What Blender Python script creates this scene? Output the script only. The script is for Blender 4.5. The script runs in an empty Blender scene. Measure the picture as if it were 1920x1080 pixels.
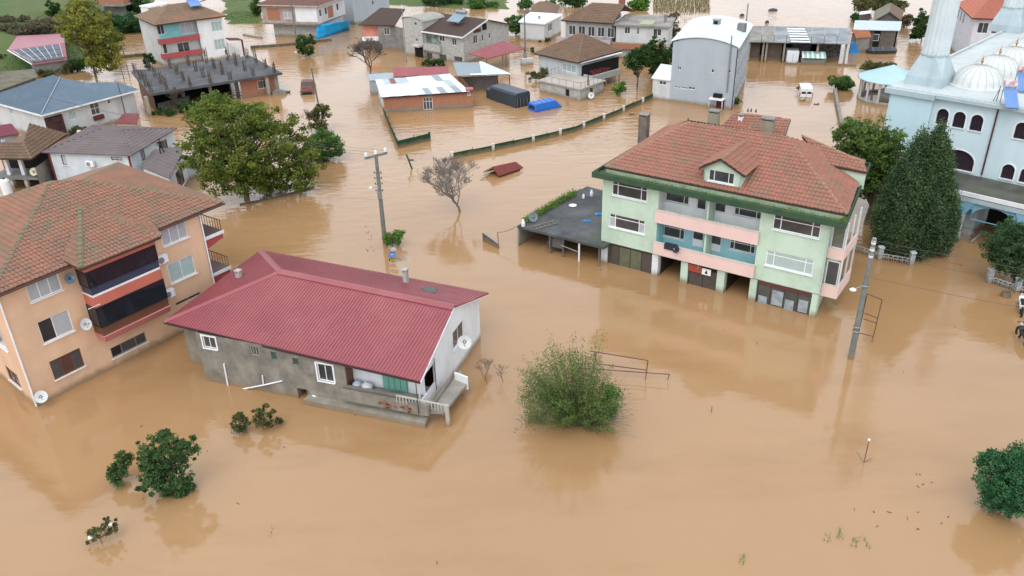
import bpy, bmesh, math, random
import numpy as np
from mathutils import Vector as V, Matrix
R = math.radians
S = bpy.context.scene
COL = S.collection
rnd = random.Random(7)

# ---------------------------------------------------------------- camera
CAM_H, FPX, PITCH, ROLL = 28.0, 1560.0, R(28.0), R(-1.5)
fw = V((0, math.cos(PITCH), -math.sin(PITCH)))
r0 = V((1, 0, 0)); u0 = r0.cross(fw)
cr = r0 * math.cos(ROLL) + u0 * math.sin(ROLL)
cu = -r0 * math.sin(ROLL) + u0 * math.cos(ROLL)
CO = V((0, 0, CAM_H))
cd = bpy.data.cameras.new('camera'); cam = bpy.data.objects.new('camera', cd); COL.objects.link(cam)
mw = Matrix.Identity(4)
for i in range(3):
    mw[i][0] = cr[i]; mw[i][1] = cu[i]; mw[i][2] = -fw[i]; mw[i][3] = CO[i]
cam.matrix_world = mw
cd.sensor_width = 36.0; cd.lens = FPX * 36.0 / 1920.0
cd.clip_start = .5; cd.clip_end = 5000
S.camera = cam
# ---------------------------------------------------------------- sky, sun, exposure
w = bpy.data.worlds.new('World'); S.world = w; w.use_nodes = True
nt = w.node_tree; nt.nodes.clear()
sky = nt.nodes.new('ShaderNodeTexSky'); sky.sky_type = 'NISHITA'; sky.sun_disc = False
sky.sun_elevation = R(55); sky.sun_rotation = R(200); sky.air_density = 1.0; sky.dust_density = 3.0; sky.ozone_density = 1
hs = nt.nodes.new('ShaderNodeHueSaturation'); hs.inputs['Saturation'].default_value = .12
mx = nt.nodes.new('ShaderNodeMix'); mx.data_type = 'RGBA'; mx.inputs[0].default_value = .6
mx.inputs[7].default_value = (9.0, 9.7, 10.6, 1)          # even cloud deck over the whole dome
bg = nt.nodes.new('ShaderNodeBackground'); bg.inputs[1].default_value = .16
ow = nt.nodes.new('ShaderNodeOutputWorld')
nt.links.new(sky.outputs[0], hs.inputs['Color']); nt.links.new(hs.outputs[0], mx.inputs[6])
nt.links.new(mx.outputs[2], bg.inputs[0]); nt.links.new(bg.outputs[0], ow.inputs[0])
sl = bpy.data.lights.new('sun', 'SUN'); sl.energy = .8; sl.angle = R(35); sl.color = (1, .97, .93)
so = bpy.data.objects.new('sun', sl); COL.objects.link(so)
el, az = R(55), R(200)
so.rotation_euler = V((-math.sin(az) * math.cos(el), -math.cos(az) * math.cos(el), -math.sin(el))).to_track_quat('-Z', 'Y').to_euler()
S.view_settings.view_transform = 'Standard'; S.view_settings.look = 'None'
S.view_settings.gamma = 1; S.view_settings.exposure = .35; S.view_settings.use_curve_mapping = False
S.render.engine = 'CYCLES'

# ---------------------------------------------------------------- pixel to place
def ray(u, v): return fw + cr * ((u - 960) / FPX) - cu * ((v - 540) / FPX)
def P(u, v, z=0.0):
    d = ray(u, v); return CO + d * ((z - CAM_H) / d.z)
def ztop(base, v, u=None):
    """height above `base` (world point) that shows at picture row v"""
    lo, hi = 0.0, 30.0
    for _ in range(40):
        m = (lo + hi) / 2; d = V((base.x, base.y, base.z + m)) - CO
        if 540 - FPX * d.dot(cu) / d.dot(fw) > v: lo = m
        else: hi = m
    return lo

# ---------------------------------------------------------------- materials
MATS = {}
def nn(t, ty, **k):
    n = t.nodes.new(ty)
    for a, b in k.items(): setattr(n, a, b)
    return n
def mat(name, c, c2=None, rough=.85, scale=1.5, detail=6, contrast=1.0, bump=0.0, bscale=None, metal=0.0, spec=.3,
        mud=True, moss=None, mossamt=.5, mossscale=.8, island=0.0, wave=None, streak=0.0, alpha=None, tone=None):
    if name in MATS: return MATS[name]
    m = bpy.data.materials.new(name); MATS[name] = m; m.use_nodes = True
    t = m.node_tree; b = t.nodes['Principled BSDF']; L = t.links.new
    if c2 is None: c2 = tuple(x * .78 for x in c)
    geo = nn(t, 'ShaderNodeNewGeometry')
    no = nn(t, 'ShaderNodeTexNoise'); no.inputs['Scale'].default_value = scale; no.inputs['Detail'].default_value = detail
    no.inputs['Roughness'].default_value = .62
    L(geo.outputs['Position'], no.inputs['Vector'])
    mr = nn(t, 'ShaderNodeMapRange'); mr.inputs[1].default_value = .5 - .22 / contrast; mr.inputs[2].default_value = .5 + .22 / contrast
    L(no.outputs[0], mr.inputs[0]); fac = mr.outputs[0]
    if tone:
        at = nn(t, 'ShaderNodeAttribute', attribute_name='tone'); ad = nn(t, 'ShaderNodeMath', operation='MULTIPLY_ADD')
        ad.inputs[1].default_value = .35; L(fac, ad.inputs[0])
        mu = nn(t, 'ShaderNodeMath', operation='MULTIPLY'); mu.inputs[1].default_value = .75; L(at.outputs['Fac'], mu.inputs[0]); L(mu.outputs[0], ad.inputs[2]); fac = ad.outputs[0]
    if island:
        oi = nn(t, 'ShaderNodeObjectInfo'); ad = nn(t, 'ShaderNodeMath', operation='ADD'); fr = nn(t, 'ShaderNodeMath', operation='FRACT')
        L(oi.outputs['Random'], ad.inputs[0]); L(geo.outputs['Random Per Island'], ad.inputs[1]); L(ad.outputs[0], fr.inputs[0])
        mi = nn(t, 'ShaderNodeMix'); mi.inputs[0].default_value = island; L(fac, mi.inputs[2]); L(fr.outputs[0], mi.inputs[3]); fac = mi.outputs[0]
    mx = nn(t, 'ShaderNodeMix', data_type='RGBA'); L(fac, mx.inputs[0])
    mx.inputs[6].default_value = (*c, 1); mx.inputs[7].default_value = (*c2, 1); col = mx.outputs[2]
    def over(facsock, rgb, col):
        q = nn(t, 'ShaderNodeMix', data_type='RGBA'); L(facsock, q.inputs[0]); L(col, q.inputs[6]); q.inputs[7].default_value = (*rgb, 1); return q.outputs[2]
    if streak:                                             # rain streaks running down a wall
        mp = nn(t, 'ShaderNodeMapping'); mp.inputs['Scale'].default_value = (.75, .75, .13); L(geo.outputs['Position'], mp.inputs[0])
        ns = nn(t, 'ShaderNodeTexNoise'); ns.inputs['Scale'].default_value = 1.4; ns.inputs['Detail'].default_value = 5; L(mp.outputs[0], ns.inputs['Vector'])
        r = nn(t, 'ShaderNodeMapRange'); r.inputs[1].default_value = .48; r.inputs[2].default_value = .82; r.inputs[4].default_value = streak
        L(ns.outputs[0], r.inputs[0]); col = over(r.outputs[0], tuple(x * .45 + .02 for x in c2), col)
    if moss:
        ns = nn(t, 'ShaderNodeTexNoise'); ns.inputs['Scale'].default_value = mossscale; ns.inputs['Detail'].default_value = 9; ns.inputs['Roughness'].default_value = .72
        L(geo.outputs['Position'], ns.inputs['Vector'])
        r = nn(t, 'ShaderNodeMapRange'); r.inputs[1].default_value = .5 ; r.inputs[2].default_value = .64; r.inputs[4].default_value = mossamt
        L(ns.outputs[0], r.inputs[0]); col = over(r.outputs[0], moss, col)
    if mud:                                                # silt line left by the flood just above the water
        sx = nn(t, 'ShaderNodeSeparateXYZ'); L(geo.outputs['Position'], sx.inputs[0])
        ns = nn(t, 'ShaderNodeTexNoise'); ns.inputs['Scale'].default_value = 1.7; L(geo.outputs['Position'], ns.inputs['Vector'])
        a = nn(t, 'ShaderNodeMath', operation='MULTIPLY_ADD'); a.inputs[1].default_value = -.5; L(ns.outputs[0], a.inputs[0]); L(sx.outputs[2], a.inputs[2])
        r = nn(t, 'ShaderNodeMapRange'); r.inputs[1].default_value = -.15; r.inputs[2].default_value = .28; r.inputs[3].default_value = .85; r.inputs[4].default_value = 0
        L(a.outputs[0], r.inputs[0]); col = over(r.outputs[0], (.23, .16, .09), col)
    L(col, b.inputs['Base Color'])
    b.inputs['Roughness'].default_value = rough; b.inputs['Metallic'].default_value = metal
    b.inputs['Specular IOR Level'].default_value = spec
    if bump:
        nb = nn(t, 'ShaderNodeTexNoise'); nb.inputs['Scale'].default_value = bscale or scale * 6; nb.inputs['Detail'].default_value = 5
        L(geo.outputs['Position'], nb.inputs['Vector'])
        bu = nn(t, 'ShaderNodeBump'); bu.inputs['Strength'].default_value = bump; bu.inputs['Distance'].default_value = .05
        L(nb.outputs[0], bu.inputs['Height']); L(bu.outputs[0], b.inputs['Normal'])
    return m
def brickmat(name, c, c2, mortar, sx=1.0, w=.22, h=.1):
    if name in MATS: return MATS[name]
    m = mat(name, c, c2, scale=2.5, contrast=1.4, streak=.25, bump=.3)
    t = m.node_tree; L = t.links.new; b = t.nodes['Principled BSDF']
    src = b.inputs['Base Color'].links[0].from_socket
    geo = nn(t, 'ShaderNodeTexCoord'); se = nn(t, 'ShaderNodeSeparateXYZ'); L(geo.outputs['Object'], se.inputs[0])
    ad = nn(t, 'ShaderNodeMath', operation='ADD'); L(se.outputs[0], ad.inputs[0]); L(se.outputs[1], ad.inputs[1])
    cb = nn(t, 'ShaderNodeCombineXYZ'); L(ad.outputs[0], cb.inputs[0]); L(se.outputs[2], cb.inputs[1])
    br = nn(t, 'ShaderNodeTexBrick'); br.inputs['Scale'].default_value = 1; br.inputs['Brick Width'].default_value = w; br.inputs['Row Height'].default_value = h
    br.inputs['Mortar Size'].default_value = .012; br.inputs['Color1'].default_value = (1, 1, 1, 1); br.inputs['Color2'].default_value = (.62, .62, .62, 1); br.inputs['Mortar'].default_value = (0, 0, 0, 1)
    L(cb.outputs[0], br.inputs['Vector'])
    mu = nn(t, 'ShaderNodeMix', data_type='RGBA', blend_type='MULTIPLY'); mu.inputs[0].default_value = .6; L(src, mu.inputs[6]); L(br.outputs['Color'], mu.inputs[7])
    q = nn(t, 'ShaderNodeMix', data_type='RGBA'); L(br.outputs['Fac'], q.inputs[0]); L(mu.outputs[2], q.inputs[6]); q.inputs[7].default_value = (*mortar, 1)
    L(q.outputs[2], b.inputs['Base Color']); return m
def foldmat(name, c, scale=14.0):
    """curtain hanging behind glass: fold shading painted in as soft vertical bands, under a gloss"""
    if name in MATS: return MATS[name]
    m = mat(name, c, tuple(x * .86 for x in c), rough=.12, spec=.6, mud=False, scale=3)
    t = m.node_tree; L = t.links.new; b = t.nodes['Principled BSDF']; src = b.inputs['Base Color'].links[0].from_socket
    tc = nn(t, 'ShaderNodeTexCoord'); wv = nn(t, 'ShaderNodeTexWave'); wv.inputs['Scale'].default_value = scale * .35; wv.inputs['Distortion'].default_value = 1.5; wv.inputs['Detail'].default_value = 2
    mp = nn(t, 'ShaderNodeMapping'); mp.inputs['Scale'].default_value = (1, 1, .02); L(tc.outputs['Object'], mp.inputs[0]); L(mp.outputs[0], wv.inputs[0])
    r = nn(t, 'ShaderNodeMapRange'); r.inputs[3].default_value = .62; r.inputs[4].default_value = 1.0; L(wv.outputs['Fac'], r.inputs[0])
    mu = nn(t, 'ShaderNodeMix', data_type='RGBA', blend_type='MULTIPLY'); mu.inputs[0].default_value = 1; L(src, mu.inputs[6]); L(r.outputs[0], mu.inputs[7]); L(mu.outputs[2], b.inputs['Base Color'])
    return m

# ---------------------------------------------------------------- mesh builder
class MB:
    def __init__(s): s.v = []; s.f = []
    def add(s, vs, fs):
        n = len(s.v); s.v += [tuple(q) for q in vs]; s.f += [tuple(i + n for i in f) for f in fs]; return s
    def obox(s, o, a, b, c):
        o, a, b, c = V(o), V(a), V(b), V(c)
        return s.add([o, o + a, o + a + b, o + b, o + c, o + a + c, o + a + b + c, o + b + c],
                     [(0, 3, 2, 1), (4, 5, 6, 7), (0, 1, 5, 4), (1, 2, 6, 5), (2, 3, 7, 6), (3, 0, 4, 7)])
    def box(s, x0, x1, y0, y1, z0, z1): return s.obox((x0, y0, z0), (x1 - x0, 0, 0), (0, y1 - y0, 0), (0, 0, z1 - z0))
    def prism(s, poly, d):
        poly = [V(p) for p in poly]; d = V(d); n = len(poly)
        return s.add(poly + [p + d for p in poly], [tuple(range(n - 1, -1, -1)), tuple(range(n, 2 * n))] + [(i, (i + 1) % n, (i + 1) % n + n, i + n) for i in range(n)])
    def tube(s, p, q, r, r2=None, n=6):
        p, q = V(p), V(q); r2 = r if r2 is None else r2; d = (q - p)
        if d.length < 1e-6: return s
        d.normalize(); a = d.orthogonal().normalized(); b = d.cross(a)
        vs = [c + (a * math.cos(2 * math.pi * i / n) + b * math.sin(2 * math.pi * i / n)) * rr for c, rr in ((p, r), (q, r2)) for i in range(n)]
        return s.add(vs, [(i, (i + 1) % n, (i + 1) % n + n, i + n) for i in range(n)] + [tuple(range(n - 1, -1, -1)), tuple(range(n, 2 * n))])
    def path(s, pts, r, n=5, r2=None):
        k = len(pts) - 1
        for i in range(k):
            ra = r if r2 is None else r + (r2 - r) * i / k; rb = r if r2 is None else r + (r2 - r) * (i + 1) / k
            s.tube(pts[i], pts[i + 1], ra, rb, n)
        return s
    def lathe(s, c, prof, n=16, a0=0.0, a1=2 * math.pi, closed=True, flute=0.0):
        c = V(c); vs = []; m = n if closed else n + 1
        for (r, z) in prof:
            for i in range(m):
                a = a0 + (a1 - a0) * i / n; rr = r * (1 - flute * (i % 2)); vs.append(c + V((rr * math.cos(a), rr * math.sin(a), z)))
        fs = []
        for j in range(len(prof) - 1):
            for i in range(n):
                k = (i + 1) % m; fs.append((j * m + i, j * m + k, (j + 1) * m + k, (j + 1) * m + i))
        return s.add(vs, fs)
    def build(s, name, m, parent=None, label=None, cat=None, group=None, kind=None, smooth=False, bevel=0):
        me = bpy.data.meshes.new(name); me.from_pydata(s.v, [], s.f); me.update()
        if bevel:
            bm = bmesh.new(); bm.from_mesh(me)
            bmesh.ops.bevel(bm, geom=[e for e in bm.edges if len(e.link_faces) == 2 and e.calc_face_angle(0) > .6], offset=bevel, segments=1, affect='EDGES', clamp_overlap=True)
            bm.to_mesh(me); bm.free()
        o = bpy.data.objects.new(name, me); COL.objects.link(o)
        if m: me.materials.append(m)
        if smooth: me.polygons.foreach_set('use_smooth', [True] * len(me.polygons))
        if parent: o.parent = parent
        tagit(o, label, cat, group, kind); return o
def tagit(o, label=None, cat=None, group=None, kind=None):
    if label: o['label'] = label
    if cat: o['category'] = cat
    if group: o['group'] = group
    if kind: o['kind'] = kind
    return o
def empty(name, loc, rz, label, cat, group=None):
    o = bpy.data.objects.new(name, None); COL.objects.link(o); o.location = loc; o.rotation_euler = (0, 0, rz); o.empty_display_size = .2
    return tagit(o, label, cat, group)
def kids(o): return [c for c in bpy.data.objects if c.parent == o]
def copytree(o, parent=None):
    c = o.copy(); COL.objects.link(c); c.parent = parent
    for k in kids(o): copytree(k, c)
    return c

# ---------------------------------------------------------------- palette
WHITE = mat('white_paint', (.78, .79, .80), (.66, .67, .68), scale=1.2, streak=.25)
UPVC = mat('white_frame', (.82, .83, .84), rough=.4, mud=False)
DARKG = mat('dark_glass', (.03, .034, .038), (.075, .075, .075), rough=.08, spec=.7, mud=False, scale=1.1)
BLACKG = mat('black_glass', (.008, .010, .014), (.016, .02, .028), rough=.07, spec=.6, mud=False, scale=.8)
CURT = foldmat('curtain_glass', (.50, .52, .55))
CURT2 = foldmat('pale_green_curtain_glass', (.48, .60, .58))
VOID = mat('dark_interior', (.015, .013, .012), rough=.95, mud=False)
BROWNF = mat('brown_frame', (.16, .07, .04), rough=.5, mud=False)
CONC = mat('bare_concrete', (.27, .26, .24), (.16, .155, .145), scale=1.0, contrast=1.4, streak=.5, bump=.3)
CONCD = mat('dark_concrete', (.085, .088, .09), (.15, .15, .15), scale=.45, contrast=1.5, bump=.3, moss=(.06, .065, .03), mossamt=.5)
METALG = mat('grey_metal', (.32, .33, .35), rough=.45, metal=.5)
RUST = mat('rusty_steel', (.12, .06, .045), (.07, .045, .04), rough=.8)
POLEM = mat('pole_concrete', (.20, .215, .20), (.13, .135, .125), scale=2, streak=.4)
TILE = mat('clay_tile', (.32, .146, .096), (.19, .12, .086), scale=.6, contrast=1.5, island=.4, moss=(.17, .145, .10), mossamt=.85, mossscale=.55, mud=False, bump=.2)
TILEG = mat('clay_tile_red', (.33, .138, .098), (.23, .115, .082), scale=.6, contrast=1.4, island=.45, moss=(.19, .145, .10), mossamt=.75, mossscale=.9, mud=False, bump=.2)
TILEB = mat('clay_tile_brown', (.19, .115, .075), (.13, .085, .06), scale=.7, contrast=1.3, island=.4, moss=(.09, .09, .05), mossamt=.5, mossscale=.6, mud=False)
TILED = mat('tile_underlay', (.07, .045, .035), mud=False)
RIDGE = mat('mossy_ridge_tile', (.21, .17, .11), (.13, .12, .075), scale=3, island=.5, moss=(.09, .095, .04), mossamt=.6, mossscale=1.6, mud=False)
BARK = mat('bark', (.14, .11, .085), (.08, .065, .05), scale=4, bump=.4)
BARKG = mat('grey_bark', (.23, .205, .18), (.15, .13, .115), scale=3)

# ---------------------------------------------------------------- building frames and facades
class B:
    """a building: Empty at its front left foot, local x along the front, y into the depth"""
    def __init__(s, name, label, cat, a, b, z=0.0, group=None, skew=0.0, ang=None):
        A = a if isinstance(a, V) else P(*a, z); Bp = b if isinstance(b, V) else (P(*b, z) if b else None)
        s.A = V((A.x, A.y, 0))
        if ang is None: e = (Bp - A); e.z = 0; s.L = e.length; e.normalize()
        else: e = V((math.cos(R(ang)), math.sin(R(ang)), 0)); s.L = (Bp - A).dot(e) if Bp else 0
        s.e = e; s.n = V((-e.y, e.x, 0)); s.rz = math.atan2(e.y, e.x)
        s.o = empty(name, s.A, s.rz, label, cat, group); s.tiles = []; s.cuts = []; s.ridges = []
    def loc(s, p): q = p - s.A; return V((q.dot(s.e), q.dot(s.n), p.z))
    def wld(s, p): p = V(p); return s.A + s.e * p.x + s.n * p.y + V((0, 0, p.z))
    def Q(s, u, v, z): return s.loc(P(u, v, z))               # picture point at height z, local
    def onplane(s, pts, u, v):                                # picture point on the plane of three local points
        a, b, c = [s.wld(p) for p in pts[:3]]; n = (b - a).cross(c - a); d = ray(u, v)
        return s.loc(CO + d * ((a - CO).dot(n) / d.dot(n)))
    def part(s, name, mb, m, parent=None, **k): return mb.build(name, m, parent or s.o, **k)
    def box(s, name, x0, x1, y0, y1, z0, z1, m, parent=None, **k): return MB().box(x0, x1, y0, y1, z0, z1).build(name, m, parent or s.o, **k)
    def face(s, p0, p1): return Face(s, p0, p1)
    # ---- roof surfaces; pts local, first edge is the eave, counter-clockwise seen from above
    def slab(s, name, pts, m, th=.12, parent=None, **k): return s.part(name, MB().prism([V(p) - V((0, 0, th)) for p in pts], (0, 0, th)), m, parent, **k)
    @staticmethod
    def planar(pts):
        pts = [V(p) for p in pts]; n = (pts[1] - pts[0]).cross(pts[-1] - pts[0])
        return [V((p.x, p.y, pts[0].z - (n.x * (p.x - pts[0].x) + n.y * (p.y - pts[0].y)) / n.z)) for p in pts]
    def ribroof(s, name, pts, m, step=.2, w=.05, h=.035, th=.1, parent=None, fdir=None, **k):
        pts = s.planar(pts); mb = MB().prism([p - V((0, 0, th)) for p in pts], (0, 0, th))
        e = (pts[1] - pts[0]).normalized() if fdir is None else V(fdir).normalized()
        n = (pts[1] - pts[0]).cross(pts[-1] - pts[0]).normalized()
        if n.z < 0: n = -n
        up = n.cross(e).normalized(); o = pts[0]
        uv = [((p - o).dot(e), (p - o).dot(up)) for p in pts]; u = min(a for a, _ in uv) + step * .5; um = max(a for a, _ in uv)
        while u < um - w:
            ys = []
            for i in range(len(uv)):
                (a, b), (c, d) = uv[i], uv[(i + 1) % len(uv)]
                if (a - u) * (c - u) < 0: ys.append(b + (d - b) * (u - a) / (c - a))
            ys.sort()
            if len(ys) >= 2 and ys[-1] - ys[0] > .05:
                mb.obox(o + e * (u - w / 2) + up * ys[0] - n * .004, e * w, up * (ys[-1] - ys[0]), n * h)
            u += step
        return s.part(name, mb, m, parent, **k)
    def tileroof(s, name, pts, m, tw=.24, tl=.34, th=.14, parent=None, indiv=True, **k):
        pts = s.planar(pts); e = (pts[1] - pts[0]).normalized(); n = e.cross(pts[-1] - pts[0]).normalized()
        if n.z < 0: n = -n
        up = n.cross(e).normalized(); o = pts[0]
        deck = s.part(name, MB().prism([p - V((0, 0, th)) - n * .01 for p in pts], (0, 0, th)), TILED, parent, **k)
        uv = [((p - o).dot(e), (p - o).dot(up)) for p in pts]
        sgn = 1 if sum(uv[i][0] * uv[(i + 1) % len(uv)][1] - uv[(i + 1) % len(uv)][0] * uv[i][1] for i in range(len(uv))) > 0 else -1
        def depth(a, b):                                      # distance inside the polygon (convex)
            r = 1e9
            for i in range(len(uv)):
                (x0, y0), (x1, y1) = uv[i], uv[(i + 1) % len(uv)]; L = math.hypot(x1 - x0, y1 - y0)
                if L < 1e-5: continue
                r = min(r, sgn * ((x1 - x0) * (b - y0) - (y1 - y0) * (a - x0)) / L)
            return r
        um0, um1 = min(a for a, _ in uv), max(a for a, _ in uv); vm1 = max(b for _, b in uv)
        full, cut = [], []
        for j in range(int(vm1 / tl) + 2):
            i = 0
            while um0 + i * tw < um1:
                u_, v_ = um0 + i * tw, j * tl - .04; c = [depth(u_ + a, v_ + b) for a in (0, tw) for b in (0.04, tl)]
                if max(c) > 0 or depth(u_ + tw / 2, v_ + tl / 2) > 0:
                    org = o + e * u_ + up * v_ + n * .012
                    jj = rnd.uniform(-.008, .008); ee = (e + n * rnd.uniform(-.03, .03)).normalized(); oo = org + n * jj + up * rnd.uniform(-.015, .015)
                    (full if min(c) > .0 else cut).append((oo, ee, up, n))
                i += 1
        s.tiles += [(q, tw, tl, m, indiv) for q in full]
        s.cuts.append((cut, pts, n, m, tw, tl)); return deck
    def ridge(s, p, q, r=.13, indiv=True, m=None): s.ridges.append((V(p), V(q), r, indiv, m or RIDGE))
    def finish(s, limit=300):
        def tmesh(tw, tl):
            us = [0, .14, .34, .56, .8, 1]; hs = [0, .05, .068, .045, .008, 0]
            vs = [(u * tw, 0, h + .045) for u, h in zip(us, hs)] + [(u * tw, tl * 1.1, h) for u, h in zip(us, hs)] + [(0, 0, 0), (tw, 0, 0)]
            fs = [(i, i + 1, i + 7, i + 6) for i in range(5)] + [(12, 13, 5, 4, 3, 2, 1, 0)]
            return vs, fs
        ind = [t for t in s.tiles if t[4]]; oth = [t for t in s.tiles if not t[4]]
        ind.sort(key=lambda t: (s.wld(t[0][0]) - CO).length); oth += ind[limit:]; ind = ind[:limit]; meshes = {}
        for (q, tw, tl, m, _) in ind:
            if (tw, tl, m.name) not in meshes:
                me = bpy.data.meshes.new('roof_tile'); me.from_pydata(*[tmesh(tw, tl)[0], [], tmesh(tw, tl)[1]]); me.materials.append(m); meshes[(tw, tl, m.name)] = me
            o = bpy.data.objects.new('roof_tile', meshes[(tw, tl, m.name)]); COL.objects.link(o); o.parent = s.o
            org, e, up, n = q; x = e; y = (up - x * up.dot(x)).normalized(); z = x.cross(y)
            M = Matrix.Identity(4)
            for i in range(3): M[i][0], M[i][1], M[i][2], M[i][3] = x[i], y[i], z[i], org[i]
            o.matrix_local = M
        groups = {}
        for (q, tw, tl, m, _) in oth: groups.setdefault((tw, tl, m.name), []).append(q)
        allv = {}
        for (tw, tl, mn), qs in groups.items():
            vs, fs = tmesh(tw, tl); mb = allv.setdefault(mn, MB())
            for (org, e, up, n) in qs:
                z = e.cross(up); mb.add([org + e * a + up * b + z * c for a, b, c in vs], fs)
        for cut, pts, n, m, tw, tl in s.cuts:
            if not cut: continue
            vs, fs = tmesh(tw, tl); mb = MB()
            for (org, e, up, nn_) in cut: z = e.cross(up); mb.add([org + e * a + up * b + z * c for a, b, c in vs], fs)
            me = bpy.data.meshes.new('tmp'); me.from_pydata(mb.v, [], mb.f); bm = bmesh.new(); bm.from_mesh(me); k = len(pts)
            cen = sum(pts, V()) / k
            for i in range(1, k):                             # the eave edge stays uncut
                a, b_ = pts[i], pts[(i + 1) % k]
                if (b_ - a).length < 1e-4: continue
                pn = (b_ - a).cross(n).normalized()
                if pn.dot(cen - a) > 0: pn = -pn
                bmesh.ops.bisect_plane(bm, geom=bm.verts[:] + bm.edges[:] + bm.faces[:], plane_co=a, plane_no=pn, clear_outer=True)
            bm.to_mesh(me); bm.free(); mb2 = allv.setdefault(m.name, MB())
            mb2.add([v.co for v in me.vertices], [tuple(p.vertices) for p in me.polygons]); bpy.data.meshes.remove(me)
        for mn, mb in allv.items(): s.part('roof_tiles', mb, MATS[mn], kind='stuff')
        jm = MB(); jmat = None
        for p, q, r, indiv, m in s.ridges:
            d = q - p; L = d.length; d.normalize(); side = d.cross(V((0, 0, 1))).normalized(); up = side.cross(d).normalized(); k = max(1, int(L / .42)); st = L / k
            for i in range(k):
                a = p + d * (i * st - .02); rr = r * rnd.uniform(.95, 1.06); vs = []
                for c, r_, lift in ((a, rr, .015), (a + d * (st * 1.08), rr * .88, -.01)):
                    for t in range(6):
                        th_ = math.pi * t / 5; vs.append(c + side * math.cos(th_) * r_ + up * (math.sin(th_) * r_ * .8 + lift))
                fs = [(t, t + 1, t + 7, t + 6) for t in range(5)] + [(5, 4, 3, 2, 1, 0)]
                if indiv: s.part('ridge_tile', MB().add(vs, fs), m)
                else: jm.add(vs, fs); jmat = m
        if jm.v: s.part('ridge_tiles', jm, jmat, kind='stuff')

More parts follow.
